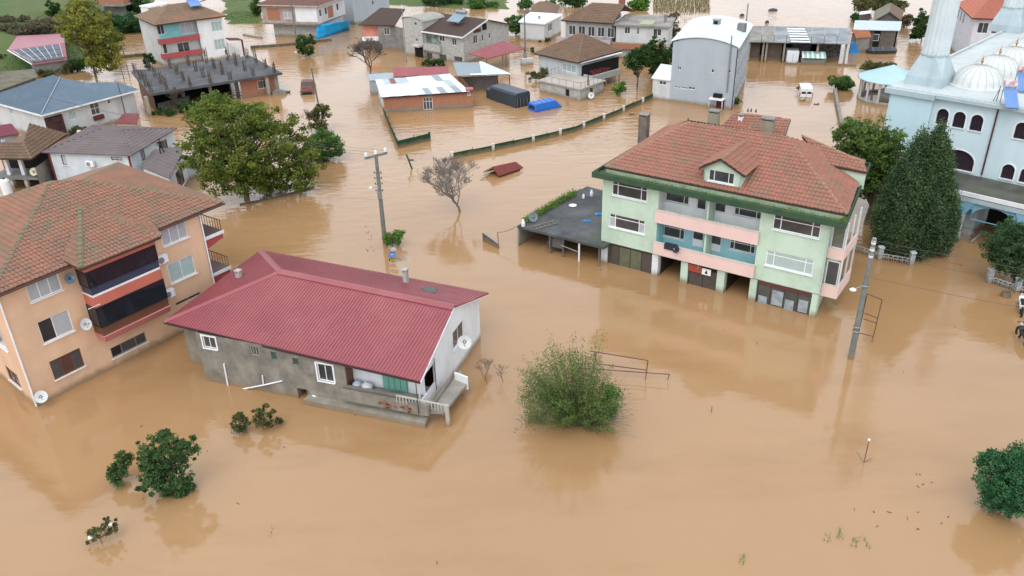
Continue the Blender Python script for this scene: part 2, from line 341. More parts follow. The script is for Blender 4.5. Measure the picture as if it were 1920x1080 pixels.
class Face:
    def __init__(s, b, p0, p1):
        s.b = b; s.p0 = V((*p0, 0)); s.p1 = V((*p1, 0)); s.d = (s.p1 - s.p0).normalized(); s.L = (s.p1 - s.p0).length; s.n = V((-s.d.y, s.d.x, 0)); s.ops = []
        s.W0 = b.wld(s.p0); s.we = (b.wld(s.p1) - s.W0).normalized(); s.wn = V((-s.we.y, s.we.x, 0))
    def sh(s, u, v, y=0):
        d = ray(u, v); o = s.W0 + s.wn * y; t = (o - CO).dot(s.wn) / d.dot(s.wn); p = CO + d * t; return (p - s.W0).dot(s.we), p.z
    def pt(s, a, y, z): q = s.p0 + s.d * a + s.n * y; return V((q.x, q.y, z))
    def hole(s, s0, s1, z0, z1, th=.16, arch=False): s.ops.append((s0, s1, z0, z1, th, arch)); return s
    def fbox(s, mb, a0, a1, y0, y1, z0, z1): return mb.obox(s.pt(a0, y0, z0), s.d * (a1 - a0), s.n * (y1 - y0), (0, 0, z1 - z0))
    def rect(s, tl, br): a, b = s.sh(*tl), s.sh(*br); return min(a[0], b[0]), max(a[0], b[0]), min(a[1], b[1]), max(a[1], b[1])
    def win(s, tl=None, br=None, r=None, cols=(.5, .5), rows=(1,), fm=None, glass=None, fwd=.06, mull=.045, sill=True, sillm=None, th=.16, name='window', label=None, parent=None, split=True, hole=True, arch=False, inset=.05, surround=None):
        s0, s1, z0, z1 = r if r else s.rect(tl, br)
        if hole: s.hole(s0, s1, z0, z1, th, arch)
        y0, y1 = (inset, inset + .05) if hole else (-.05, -.005)
        fm = fm or UPVC; mb = MB(); gl = glass or DARKG
        W, H = s1 - s0, z1 - z0
        s.fbox(mb, s0, s1, y0, y1, z0, z0 + fwd); s.fbox(mb, s0, s1, y0, y1, z1 - fwd, z1)
        s.fbox(mb, s0, s0 + fwd, y0, y1, z0 + fwd, z1 - fwd); s.fbox(mb, s1 - fwd, s1, y0, y1, z0 + fwd, z1 - fwd)
        xs = [0]; zs = [0]
        for c in cols: xs.append(xs[-1] + c / sum(cols))
        for c in rows: zs.append(zs[-1] + c / sum(rows))
        for x in xs[1:-1]: s.fbox(mb, s0 + W * x - mull / 2, s0 + W * x + mull / 2, y0 + .004, y1 - .004, z0 + fwd, z1 - fwd)
        for z in zs[1:-1]: s.fbox(mb, s0 + fwd, s1 - fwd, y0 + .007, y1 - .007, z0 + H * z - mull / 2, z0 + H * z + mull / 2)
        o = s.b.part(name, mb, fm, parent, label=label)
        k = 0; joined = {}
        for j in range(len(zs) - 1):
            for i in range(len(xs) - 1):
                g = gl[k % len(gl)] if isinstance(gl, (list, tuple)) else gl; k += 1
                m2 = MB() if split else joined.setdefault(g.name, MB())
                s.fbox(m2, s0 + W * xs[i] + .01, s0 + W * xs[i + 1] - .01, y0 + .022, y0 + .03, z0 + H * zs[j] + .01, z0 + H * zs[j + 1] - .01)
                if split: s.b.part('pane', m2, g, o)
        for gn, m2 in joined.items(): s.b.part('pane', m2, MATS[gn], o)
        if sill: mb = MB(); s.fbox(mb, s0 - .06, s1 + .06, -.09, y0 - .002, z0 - .05, z0 - .002); s.b.part('sill', mb, sillm or UPVC, o)
        if surround:
            mb = MB(); t = .09
            for (a0, a1, c0, c1) in ((s0 - t, s0 - .002, z0, z1 + t), (s1 + .002, s1 + t, z0, z1 + t), (s0, s1, z1 + .002, z1 + t)): s.fbox(mb, a0, a1, -.03, .02, c0, c1)
            s.b.part('surround', mb, surround, o)
        return o
    def archgrid(s, o): pass
    def wall(s, z0, z1, m, name='wall', gable=None, back=True, parent=None, label=None, s0=0.0, s1=None):
        L = s.L if s1 is None else s1
        mb = MB(); xs = sorted({s0, L} | {min(max(a, s0), L) for o in s.ops for a in o[:2]}); zs = sorted({z0, z1} | {min(max(a, z0), z1) for o in s.ops for a in o[2:4]})
        for i in range(len(xs) - 1):
            for j in range(len(zs) - 1):
                a, b_, c, d = xs[i], xs[i + 1], zs[j], zs[j + 1]; ca, cc = (a + b_) / 2, (c + d) / 2
                if b_ - a < 1e-5 or d - c < 1e-5 or any(o[0] < ca < o[1] and o[2] < cc < o[3] for o in s.ops): continue
                mb.add([s.pt(a, 0, c), s.pt(b_, 0, c), s.pt(b_, 0, d), s.pt(a, 0, d)], [(0, 1, 2, 3)])
        for (a, b_, c, d, th, arch) in s.ops:
            q = [s.pt(a, 0, c), s.pt(b_, 0, c), s.pt(b_, 0, d), s.pt(a, 0, d)]; r_ = [p + s.n * th for p in q]
            mb.add(q + r_, [(0, 1, 5, 4), (1, 2, 6, 5), (2, 3, 7, 6), (3, 0, 4, 7)])
            if arch:                                          # fill the spandrels so that the head is round
                rad = (b_ - a) / 2; cx = (a + b_) / 2; cz = d - rad * arch; N = 8
                for sg in (-1, 1):
                    arc = [(cx + sg * rad * math.cos(math.pi / 2 * t / N), cz + rad * arch * math.sin(math.pi / 2 * t / N)) for t in range(N + 1)]
                    poly = [s.pt(cx + sg * rad, 0, d)] + [s.pt(x, 0, z) for x, z in arc]
                    back_ = [p + s.n * th for p in poly]; n_ = len(poly)
                    mb.add(poly + back_, [tuple(range(n_))] + [(i, i + 1, i + 1 + n_, i + n_) for i in range(n_ - 1)])
        if gable: mb.add([s.pt(a, 0, z) for a, z in gable], [tuple(range(len(gable)))])
        return s.b.part(name, mb, m, parent, label=label)
def ac_unit(f, a, z, parent=None, w=.8, h=.55, tilt=0):
    mb = MB(); f.fbox(mb, a, a + w, -.42, -.1, z, z + h); o = f.b.part('air_conditioner', mb, UPVC, parent, bevel=.02)
    mb = MB(); c = f.pt(a + w * .38, -.425, z + h / 2); mb.tube(c, c - f.n * .012, h * .38, n=14); f.b.part('fan_grille', mb, METALG, o)
    mb = MB(); f.fbox(mb, a + .05, a + .09, -.4, 0, z - .05, z - .003); f.fbox(mb, a + w - .09, a + w - .05, -.4, 0, z - .05, z - .003); f.b.part('bracket', mb, METALG, o)
def dish(name, at, aim, r, m, parent=None, label=None, cat=None, group=None, arm=None):
    """parabolic dish; at = bowl centre, aim = direction, in the parent's space"""
    aim = V(aim).normalized(); a = aim.orthogonal().normalized(); b_ = aim.cross(a); mb = MB(); vs = [V(at)]; n = 20
    for k in range(1, 5):
        rr = r * k / 4; d = .22 * r * (k / 4) ** 2
        vs += [V(at) + (a * math.cos(2 * math.pi * i / n) + b_ * math.sin(2 * math.pi * i / n)) * rr + aim * d for i in range(n)]
    fs = [(0, 1 + i, 1 + (i + 1) % n) for i in range(n)]
    for k in range(3): fs += [(1 + k * n + i, 1 + k * n + (i + 1) % n, 1 + (k + 1) * n + (i + 1) % n, 1 + (k + 1) * n + i) for i in range(n)]
    mb.add(vs, fs); mb.add([v - aim * .02 for v in vs], fs)
    o = mb.build(name, m, parent, label=label, cat=cat, group=group, smooth=True)
    q = MB(); low = V(at) - V((0, 0, r * .8)) + aim * .15 * r; fc = V(at) + aim * r * .9
    q.tube(low, fc, .018); q.tube(fc - aim * .05, fc + aim * .08, .05); q.build('feed_arm', METALG, o)
    if arm: q = MB(); q.tube(V(at) - aim * .02, V(arm), .03); q.build('bracket', METALG, o)
    return o
def solar(name, label, base, rz, w, d, tilt, parent=None, n=2, blue=None, tank=UPVC, group=None):
    """solar water heater: tilted collector panels, a tank on a rack"""
    t = empty(name, base, rz, label, 'solar heater', group) if parent is None else empty(name, base, rz, None, None)
    if parent is not None: t.parent = parent
    PM = blue or mat('collector_glass', (.16, .26, .42), (.22, .33, .5), rough=.2, spec=.6, mud=False)
    for i in range(n):
        mb = MB(); x0 = -w / 2 + i * w / n + .03; wd = w / n - .06
        mb.obox((x0, -d, .15), (wd, 0, 0), (0, d * math.cos(tilt), d * math.sin(tilt)), (0, -.08 * math.sin(tilt), .08 * math.cos(tilt)))
        o = mb.build('collector_panel', PM, t)
        q = MB()
        for k in range(1, 6):
            q.obox((x0 + wd * k / 6 - .008, -d - .085 * math.sin(tilt), .15 + .085 * math.cos(tilt)), (.016, 0, 0), (0, d * math.cos(tilt), d * math.sin(tilt)), (0, -.01, .01))
        q.build('panel_strips', METALG, o)
    zt = .15 + d * math.sin(tilt); yt = -d + d * math.cos(tilt)
    q = MB()
    for sx in (-1, 1):
        q.tube((sx * w * .4, yt + .25, 0), (sx * w * .4, yt + .2, zt + .3), .03); q.tube((sx * w * .4, -d, 0), (sx * w * .4, -d, .2), .03); q.tube((sx * w * .4, -d, .05), (sx * w * .4, yt + .25, .05), .025)
    q.build('rack', METALG, t)
    q = MB(); q.tube((-w * .42, yt + .15, zt + .32), (w * .42, yt + .15, zt + .32), .27, n=14); q.build('water_tank', tank, t, smooth=False)
    return t

# ---------------------------------------------------------------- vegetation
def leaves(name, C, size, tone, m, parent, up=0.0, seed=0, kind=None):
    rs = np.random.RandomState(seed); N = len(C); C = np.asarray(C, float)
    d = rs.normal(size=(N, 3)); d[:, 2] += up; d /= np.linalg.norm(d, axis=1)[:, None]
    t = rs.normal(size=(N, 3)); a = np.cross(d, t); a /= np.linalg.norm(a, axis=1)[:, None]; b = np.cross(d, a)
    s = (size * rs.uniform(.6, 1.35, N))[:, None]
    Vt = np.stack([C - a * s, C - b * s * .5, C + a * s, C + b * s * .5], 1).reshape(-1, 3)
    me = bpy.data.meshes.new(name); me.vertices.add(4 * N); me.vertices.foreach_set('co', Vt.ravel()); me.loops.add(4 * N)
    me.loops.foreach_set('vertex_index', np.arange(4 * N)); me.polygons.add(N); me.polygons.foreach_set('loop_start', np.arange(N) * 4); me.polygons.foreach_set('loop_total', np.full(N, 4)); me.update()
    at = me.attributes.new('tone', 'FLOAT', 'POINT'); at.data.foreach_set('value', np.repeat(np.clip(tone, 0, 1), 4).astype(np.float32))
    me.materials.append(m); o = bpy.data.objects.new(name, me); COL.objects.link(o)
    if parent: o.parent = parent
    if kind: o['kind'] = kind
    return o
def leafmat(name, dark, light):
    if name in MATS: return MATS[name]
    m = mat(name, dark, light, rough=.75, scale=.5, mud=False, tone=True, spec=.08)
    t = m.node_tree; b = t.nodes['Principled BSDF']; src = b.inputs['Base Color'].links[0].from_socket
    tr = nn(t, 'ShaderNodeBsdfTranslucent'); t.links.new(src, tr.inputs[0]); ms = nn(t, 'ShaderNodeMixShader'); ms.inputs[0].default_value = .25
    t.links.new(b.outputs[0], ms.inputs[1]); t.links.new(tr.outputs[0], ms.inputs[2]); t.links.new(ms.outputs[0], t.nodes['Material Output'].inputs[0]); return m
def tree(name, label, cat, base, blobs, n, leaf, m, seed=1, trunk=.18, clump=.45, per=60, trunk_m=None, group=None, bare=0.25, up=.3, limb=10, tbase=None, fill=.25):
    """blobs: (dx, dy, z, rx, ry, rz); n leaves in clumps near each blob's surface, limbs reach the clumps"""
    o = empty(name, base, 0, label, cat, group); rs = np.random.RandomState(seed); tm = trunk_m or BARK
    vol = np.array([b[3] * b[4] + b[3] * b[5] for b in blobs]); vol = vol / vol.sum(); K = max(4, n // per); cs = []; tones = []
    for b, f in zip(blobs, vol):
        k = max(2, int(K * f)); d = rs.normal(size=(k, 3)); d /= np.linalg.norm(d, axis=1)[:, None]
        r = np.where(rs.rand(k) < fill, rs.uniform(.2, .8, k), rs.uniform(.72, 1.0, k)) * np.where(rs.rand(k) < .13, rs.uniform(1.1, 1.34, k), 1) * (1 + .2 * np.sin(d[:, 0] * 5 + seed) * np.cos(d[:, 1] * 4 + d[:, 2] * 3))
        c = d * r[:, None] * np.array(b[3:6]) + np.array(b[:3]); cs.append(c); tones.append(rs.uniform(0, .75, k) + .2 * (rs.rand(k) < .15))
    cs = np.concatenate(cs); tones = np.concatenate(tones); keep = cs[:, 2] > .05; cs, tones = cs[keep], tones[keep]
    idx = rs.randint(0, len(cs), n); cl = clump * rs.uniform(.4, 1.25, len(cs)); off = rs.normal(size=(n, 3)); off *= (rs.rand(n) ** .5 / np.linalg.norm(off, axis=1))[:, None]
    L = cs[idx] + off * cl[idx][:, None] * np.array([1, 1, .75]); ok = L[:, 2] > .02
    leaves('crown', L[ok], leaf, (tones[idx] + rs.normal(0, .12, n))[ok], m, o, up, seed)
    mb = MB(); cz = min(b[2] for b in blobs); tops = max(b[2] for b in blobs); th = max(.3, cz * .75 if tbase is None else tbase)
    wob = V((rs.uniform(-.15, .15), rs.uniform(-.15, .15), 0)); fork = V((0, 0, th)) + wob * th
    mb.tube((0, 0, -.6), fork * .5, trunk, trunk * .85, 8); mb.tube(fork * .5, fork, trunk * .85, trunk * .7, 8); mb.build('trunk', tm, o)
    mb = MB()
    for i in range(limb):
        t = V(cs[rs.randint(len(cs))]); mid = fork.lerp(t, .45) + V(rs.normal(size=3)) * .15 + V((0, 0, .12 * (t - fork).length)); mb.tube(fork, mid, trunk * .45, trunk * .26, 5); mb.tube(mid, t, trunk * .26, trunk * .08, 4)
        for k in range(4):
            t2 = V(cs[rs.randint(len(cs))])
            if (t2 - t).length < (t - fork).length * .8: m2 = mid.lerp(t2, .5) + V(rs.normal(size=3)) * .1; mb.tube(mid, m2, trunk * .16, trunk * .09, 4); mb.tube(m2, t2, trunk * .09, trunk * .04, 3)
    mb.build('limbs', tm, o); return o
def bare_tree(name, label, base, h, spread, seed=1, m=None, trunk=.12, depth=6, forks=2, cat='tree', group=None, lean=(0, 0), twig=.012):
    o = empty(name, base, 0, label, cat, group); rs = random.Random(seed); tb = MB(); mb = MB(); m = m or BARKG
    def grow(p, d, L, r, k):
        n = 2; q = p
        for i in range(n):
            d2 = (d + V((rs.gauss(0, .14), rs.gauss(0, .14), rs.gauss(.02, .08)))).normalized(); q2 = q + d2 * (L / n); (tb if k == depth else mb).tube(q, q2, r * (1 - .25 * i / n), max(twig, r * (1 - .25 * (i + 1) / n)), 6 if k > 3 else 3); q = q2; d = d2
        if k == 0: return
        c = rs.choice((2, 3, 3)) if k < depth else forks + 1
        for i in range(c):
            a = rs.uniform(0, 6.28); sp = rs.uniform(.35, .95) * spread; nd = (d + V((math.cos(a) * sp, math.sin(a) * sp, rs.uniform(-.05, .3)))).normalized()
            grow(q if rs.random() < .7 else p.lerp(q, rs.uniform(.5, 1)), nd, L * rs.uniform(.62, .85), max(twig, r * rs.uniform(.5, .68)), k - 1)
    L0 = h * .27; grow(V((0, 0, -.3)), V((lean[0], lean[1], 1)).normalized(), L0 + .3, trunk, depth)
    tb.build('trunk', m, o); mb.build('branches', m, o); return o
# ================================================================ ground, hillside, flood water
GRASS = mat('grass', (.045, .10, .018), (.10, .115, .035), scale=.16, contrast=1.3, detail=8, mud=False, bump=.5, moss=(.11, .09, .055), mossamt=.45, mossscale=.09)
EARTH = mat('wet_earth', (.11, .075, .045), (.075, .06, .035), scale=.3, mud=False)
MB().add([(-900, -150, -2), (900, -150, -2), (900, 2500, -2), (-900, 2500, -2)], [(0, 1, 2, 3)]).build('ground', EARTH, kind='structure')
LAND = [([(-500, 175), (10, 142), (120, 137), (166, 118), (190, 64), (272, 60), (284, 48), (300, -70), (-600, -90)], 3.2, .22),
        ([(424, 45), (490, 45), (482, -40), (416, -40)], .7, .2),
        ([(812, 14), (950, 18), (960, -70), (700, -70), (700, 8)], .5, .1),
        ([(1600, 10), (1680, 8), (1700, -60), (1590, -60)], .5, .1)]
LP = [([P(*q) for q in poly], hm, sl_) for poly, hm, sl_ in LAND]
def landz(X, Y):
    Z = np.full(X.shape, -1.0)
    for poly, hm, s_ in LP:
        n = len(poly); ins = np.zeros(X.shape, bool); dist = np.full(X.shape, 1e9)
        for i in range(n):
            a, b = poly[i], poly[(i + 1) % n]; c = (a.y > Y) != (b.y > Y)
            ins ^= c & (X < (b.x - a.x) * (Y - a.y) / (b.y - a.y + 1e-9) + a.x)
            L2 = (b.x - a.x) ** 2 + (b.y - a.y) ** 2; t = np.clip(((X - a.x) * (b.x - a.x) + (Y - a.y) * (b.y - a.y)) / L2, 0, 1)
            dist = np.minimum(dist, np.hypot(X - a.x - t * (b.x - a.x), Y - a.y - t * (b.y - a.y)))
        d = np.where(ins, dist, -dist) + .6 * np.sin(X * .7) * np.cos(Y * .6)
        Z = np.maximum(Z, np.clip(d * s_, -1, hm) + np.where(d > 0, .12 * np.sin(X * 1.9 + Y) * np.sin(Y * 1.3), 0))
    return Z
gx, gy = np.meshgrid(np.linspace(-220, 110, 260), np.linspace(88, 330, 200)); gz = landz(gx, gy)
vs = np.stack([gx, gy, gz], -1).reshape(-1, 3); nx, ny = gx.shape[1], gx.shape[0]
MB().add(vs.tolist(), [(j * nx + i, j * nx + i + 1, (j + 1) * nx + i + 1, (j + 1) * nx + i) for j in range(ny - 1) for i in range(nx - 1)]).build('hillside', GRASS, kind='structure', smooth=True)
# grass blades on the near part of the hillside
rs = np.random.RandomState(3); gpx = rs.uniform(-75, -25, 60000); gpy = rs.uniform(88, 170, 60000); gpz = landz(gpx, gpy); k = gpz > .05
leaves('grass_tufts', np.stack([gpx, gpy, gpz + .1], -1)[k], .1, rs.rand(k.sum()), leafmat('grass_blade', (.05, .12, .02), (.13, .17, .05)), None, 0, 5, kind='stuff')

WATER = bpy.data.materials.new('muddy_water'); WATER.use_nodes = True
t = WATER.node_tree; b = t.nodes['Principled BSDF']; L = t.links.new
geo = nn(t, 'ShaderNodeNewGeometry')
def noise(scale, sc=(1, 1, 1), rot=0, detail=4, rough=.55):
    mp = nn(t, 'ShaderNodeMapping'); mp.inputs['Scale'].default_value = sc; mp.inputs['Rotation'].default_value = (0, 0, R(rot)); L(geo.outputs['Position'], mp.inputs[0])
    n = nn(t, 'ShaderNodeTexNoise'); n.inputs['Scale'].default_value = scale; n.inputs['Detail'].default_value = detail; n.inputs['Roughness'].default_value = rough; L(mp.outputs[0], n.inputs['Vector']); return n.outputs[0]
mxc = nn(t, 'ShaderNodeMix', data_type='RGBA'); mrr = nn(t, 'ShaderNodeMapRange'); mrr.inputs[1].default_value = .35; mrr.inputs[2].default_value = .65
L(noise(.045, (1, .6, 1), 20, 7, .6), mrr.inputs[0]); L(mrr.outputs[0], mxc.inputs[0])
mxc.inputs[6].default_value = (.318, .184, .085, 1); mxc.inputs[7].default_value = (.352, .208, .101, 1)  # broad colour mottling imitates patches of reflected sky; silt bands follow
silt = nn(t, 'ShaderNodeMapRange'); silt.inputs[1].default_value = .5; silt.inputs[2].default_value = .72; silt.inputs[4].default_value = .75; L(noise(.11, (.45, 1.5, 1), -25, 9, .68), silt.inputs[0])
mx2 = nn(t, 'ShaderNodeMix', data_type='RGBA'); L(silt.outputs[0], mx2.inputs[0]); L(mxc.outputs[2], mx2.inputs[6]); mx2.inputs[7].default_value = (.268, .150, .066, 1); L(mx2.outputs[2], b.inputs['Base Color']); b.inputs['IOR'].default_value = 1.56; b.inputs['Specular IOR Level'].default_value = .5
b.inputs['Roughness'].default_value = .085
# ripples: fine everywhere, stronger in the current that runs down the flooded street
b1 = nn(t, 'ShaderNodeBump'); b1.inputs['Distance'].default_value = .03; b1.inputs['Strength'].default_value = .22; L(noise(1.6, (1, .55, 1), 25, 5, .6), b1.inputs['Height'])
cur = nn(t, 'ShaderNodeMapRange'); cur.inputs[1].default_value = .40; cur.inputs[2].default_value = .58; cur.inputs[3].default_value = .25; L(noise(.035, (1, .4, 1), 12, 3), cur.inputs[0])
sy = nn(t, 'ShaderNodeSeparateXYZ'); L(geo.outputs['Position'], sy.inputs[0]); yr = nn(t, 'ShaderNodeMapRange'); yr.inputs[1].default_value = 48; yr.inputs[2].default_value = 85; yr.inputs[3].default_value = .14; yr.inputs[4].default_value = 1
L(sy.outputs[1], yr.inputs[0]); mm = nn(t, 'ShaderNodeMath', operation='MULTIPLY'); L(cur.outputs[0], mm.inputs[0]); L(yr.outputs[0], mm.inputs[1])
m3 = nn(t, 'ShaderNodeMath', operation='MULTIPLY'); m3.inputs[1].default_value = .8; L(mm.outputs[0], m3.inputs[0])
b2 = nn(t, 'ShaderNodeBump'); b2.inputs['Distance'].default_value = .17; L(m3.outputs[0], b2.inputs['Strength']); L(noise(.9, (.5, 1.25, 1), -14, 4, .5), b2.inputs['Height']); L(b1.outputs[0], b2.inputs['Normal'])
L(b2.outputs[0], b.inputs['Normal'])
MB().add([(-900, -140, 0), (900, -140, 0), (900, 2400, 0), (-900, 2400, 0)], [(0, 1, 2, 3)]).build('flood_water', WATER, kind='structure')
# ================================================================ orange apartment block (left foreground)
ORW = mat('orange_render', (.70, .46, .30), (.63, .415, .275), scale=.5, streak=.3, bump=.1, moss=(.50, .33, .22), mossamt=.4, mossscale=.35)
SALM = mat('salmon_render', (.52, .15, .105), (.46, .13, .09), scale=.8, streak=.3)
PINKR = mat('pink_render', (.56, .22, .21), (.5, .2, .19), scale=.8, streak=.2)
NAVY = mat('navy_panel', (.035, .045, .08), (.05, .06, .09), rough=.35, mud=False)
o = B('apartment_building', 'orange rendered three storey apartment block with mossy red tile roof and black glazed balconies', 'building', (70, 763), (336, 627))
f = o.face((0, 0), (12.83, 0)); EZ = 7.6
f.win((44, 527), (118, 542.8), cols=(1, 1, 1), glass=CURT, sillm=UPVC)
f.win((68.7, 605), (140, 619), cols=(.9, 1.1), glass=[BLACKG, CURT])
f.win((92, 679), (159.5, 685.4), cols=(1, 1, .9), fm=BROWNF, glass=[DARKG, mat('brown_blind', (.10, .045, .035), rough=.3, mud=False), DARKG])
f.win(r=(4.95, 7.35, .62, 1.35), cols=(1, 1.4, 1), fm=METALG, glass=[BLACKG, DARKG, DARKG])
f.win((298.7, 430), (353.7, 443.7), cols=(1, 1, 1), glass=CURT)
f.win((312.5, 497.5), (368.7, 511), cols=(1, 1), glass=CURT2)
f.win((329.3, 568.7), (376, 552), cols=(1, 1), fm=METALG, glass=BLACKG, sill=False)
f.wall(-1, EZ, ORW)
fl = o.face((.9, 9.6), (0, 0))
q0 = fl.rect((10, 668), (42, 722)); fl.win(r=(6.2, 7.9, .5, 1.5), cols=(1, 1), fm=BROWNF, glass=BLACKG)
fl.win(r=(6.0, 7.9, 3.1, 4.5), cols=(1, 1), glass=CURT)
fl.wall(-1, EZ, ORW)
o.face((12.83, 0), (12.83, 12.5)).wall(-1, EZ, ORW, 'wall'); o.face((12.83, 12.5), (.9, 12.5)).wall(-1, EZ, ORW); o.face((.9, 12.5), (.9, 9.6)).wall(-1, EZ, ORW)
mb = MB(); fl.fbox(mb, 6.7, 8.6, -.025, -.002, 2.1, 4.6)
MB().add([fl.pt(7.2, -.01, 3.6), fl.pt(5.2, -.01, 4.9), fl.pt(3.2, -.01, 4.9), fl.pt(3.2, -.01, 2.6), fl.pt(5.5, -.01, 2.6)], [(0, 1, 2, 3, 4)]).build('painted_patch', PINKR, o.o)
# glazed balconies between s 4.42 and 8.8, one metre proud of the wall
s0, s1, d = 4.36, 8.82, 1.0
bf = o.face((s0, -d), (s1, -d)); bl = o.face((s0, 0), (s0, -d)); br = o.face((s1, -d), (s1, 0))
def bay(z0, z1, zb, top, low, nm, cols):
    p = o.box('balcony', s0, s1, -d, -.002, z0 - .14, z0, low); g = p
    w_ = bf.win(r=(s0 - s0, s1 - s0, zb, z1), cols=cols, fm=mat('black_frame', (.02, .02, .024), rough=.4, mud=False), glass=BLACKG, hole=False, sill=False, name='balcony_glazing', fwd=.05, mull=.03)
    for F_ in (bl, br): F_.win(r=(0, d, zb, z1), cols=(1,), fm=MATS['black_frame'], glass=BLACKG, hole=False, sill=False, name='balcony_glazing', fwd=.05)
    return p
o.box('balcony_fascia', s0 - .06, s1 + .06, -d - .06, -.003, 7.12, 7.56, SALM)
bay(5.58, 7.12, 6.05, SALM, WHITE, 'balcony', (1, 1, 1, 1, 1, 1))
mb = MB(); mb.box(s0, s1, -d, -d + .06, 5.58, 6.05).box(s0, s0 + .06, -d + .07, -.01, 5.58, 6.05).box(s1 - .06, s1, -d + .07, -.01, 5.58, 6.05); o.part('balcony_parapet', mb, NAVY)
o.box('balcony_fascia', s0 - .02, s1 + .02, -d - .02, -.003, 4.78, 5.44, SALM)
bay(3.0, 4.78, 3.42, PINKR, BROWNF, 'balcony', (1, 1, 1, 1, 1))
mb = MB(); mb.box(s0, s1, -d, -d + .06, 3.0, 3.42).box(s0, s0 + .06, -d + .07, -.01, 3.0, 3.42); o.part('balcony_parapet', mb, mat('brown_panel', (.14, .06, .035), rough=.5, mud=False))
mb = MB(); mb.prism([(s0 - .05, -d - .14, 2.86), (s0 + .1, -d * .75, 2.3), (s0 + .1, 0, 2.3), (s0 - .05, 0, 2.86)], (s1 - s0 + .05, 0, 0)); o.part('balcony_soffit', mb, PINKR)
mb = MB(); bf.fbox(mb, -.5, .25, -.12, -.1, 4.95, 4.99); o.part('washing_pole', mb, UPVC)
# side balconies on the right wall
for z in (2.75, 5.45):
    sb = o.box('side_balcony', 12.84, 14.5, .15, 2.5, z, z + .16, mat('maroon_grey_floor', (.16, .11, .10), mud=False)); o.box('slab_edge', 12.84, 14.52, .1, .147, z - .02, z + .2, UPVC, sb)  # floor slab in dark maroon grey, white front edge
    mb = MB(); mb.prism([(12.85, .17, z - .75), (12.85, .17, z - .003), (14.45, .17, z - .003), (14.35, .17, z - .35)], (0, .06, 0)).box(14.4, 14.46, .24, 2.45, z - .4, z - .003); o.part('balcony_apron', mb, mat('red_apron', (.40, .075, .065), streak=.3), sb)
    mb = MB()
    for k in range(9): mb.tube((14.4, .2 + k * .28, z + .18), (14.4, .2 + k * .28, z + .9), .02, n=4)
    for k in range(6): mb.tube((12.95 + k * .28, 2.42, z + .18), (12.95 + k * .28, 2.42, z + .9), .02, n=4)
    mb.tube((14.4, .15, z + .92), (14.4, 2.45, z + .92), .035, n=5); mb.tube((12.85, 2.42, z + .92), (14.4, 2.42, z + .92), .035, n=5); o.part('railing', mb, mat('maroon_metal', (.20, .045, .04), rough=.5), sb)
    o.box('balcony_door', 12.835, 12.86, .6, 2.2, z + .2, z + 2.2, BLACKG, sb)
# rain pipes
for (x, y) in ((-.05, -.07), (12.87, -.07)): mb = MB(); mb.path([(x, y, 7.5), (x, y, .1)], .05, 6); o.part('rain_pipe', mb, UPVC)
# air conditioners
for (a, z) in ((9.05, 5.35), (8.95, 2.95)): ac_unit(f, a, z)
# roof
A_, Bq = V((-.6, -.45, EZ)), V((14.75, -.1, EZ)); r2 = V((9.4, 6.7, 9.5)); l2 = o.onplane([A_, Bq, r2], 95, 342); br_ = V((15.6, 13.2, EZ)); bl_ = V((.2, 13.4, EZ))
o.tileroof('roof_slope', [A_, Bq, r2, l2], TILE); o.tileroof('roof_slope', [Bq, br_, r2], TILE, indiv=False); o.tileroof('roof_slope', [br_, bl_, l2, r2], TILE, indiv=False); o.tileroof('roof_slope', [bl_, A_, l2], TILE)
b0, b1 = V((s0 - .35, -d - .35, 7.58)), V((s1 + .35, -d - .35, 7.58)); ap = o.onplane([A_, Bq, r2], 151, 392) + V((0, 0, .1))
pl = lambda x, y: V((x, y, EZ + (y + .45) * (r2.z - EZ) / (r2.y + .45) + .05))
o.tileroof('bay_roof_slope', [b0, b1, ap], TILE)
o.tileroof('bay_roof_slope', [b1, pl(s1 + .9, .2), ap], TILE, indiv=False); o.tileroof('bay_roof_slope', [pl(s0 - .5, .1), b0, ap], TILE, indiv=False)
for p_, q_ in ((A_, l2), (l2, r2), (Bq, r2), (br_, r2), (bl_, l2)): o.ridge(p_, q_, .14)
o.ridge(b0, ap, .2); o.ridge(b1, ap, .11)
mb = MB(); gp = [A_ - V((.02, .08, .1)), Bq + V((.06, -.08, -.1))]; mb.tube(gp[0], gp[1], .07, n=6); o.part('gutter', mb, mat('brown_gutter', (.10, .05, .04), mud=False))
o.finish()
DISH = mat('dish_white', (.68, .70, .68), (.58, .6, .57), rough=.5, scale=3, mud=False)
def wdish(b, u, v, y, r, m, label, arm, aim=(.15, -1, .35), group='satellite dishes'):
    F_ = b.face((0, 0), (1, 0)); a, z = F_.sh(u, v, y); at = b.wld((a, y, z)); am = b.wld(V((a, y, z)) + V(aim)) - at
    t = empty('satellite_dish', b.wld((a, arm, z - .3)), b.rz, label, 'satellite dish', group); at_l = V((0, y - arm, .3)); dish('reflector', at_l, V(aim), r, m, t)
    mb = MB(); mb.path([(0, 0, 0), (0, (y - arm) * .9, 0), at_l + V((0, .03, 0))], .025); mb.build('wall_bracket', METALG, t)
wdish(o, 130.5, 522, -.45, .33, mat('dish_slate', (.10, .15, .19), (.14, .18, .22), rough=.5, mud=False), 'dark slate satellite dish beside the top left window of the orange building', 0)
wdish(o, 160, 608, -.5, .36, DISH, 'white satellite dish beside the open middle window of the orange building', 0)
wdish(o, 76, 744, -.45, .36, DISH, 'white satellite dish just above the water at the corner of the orange building', 0, aim=(-.1, -1, .5))
ORB = o
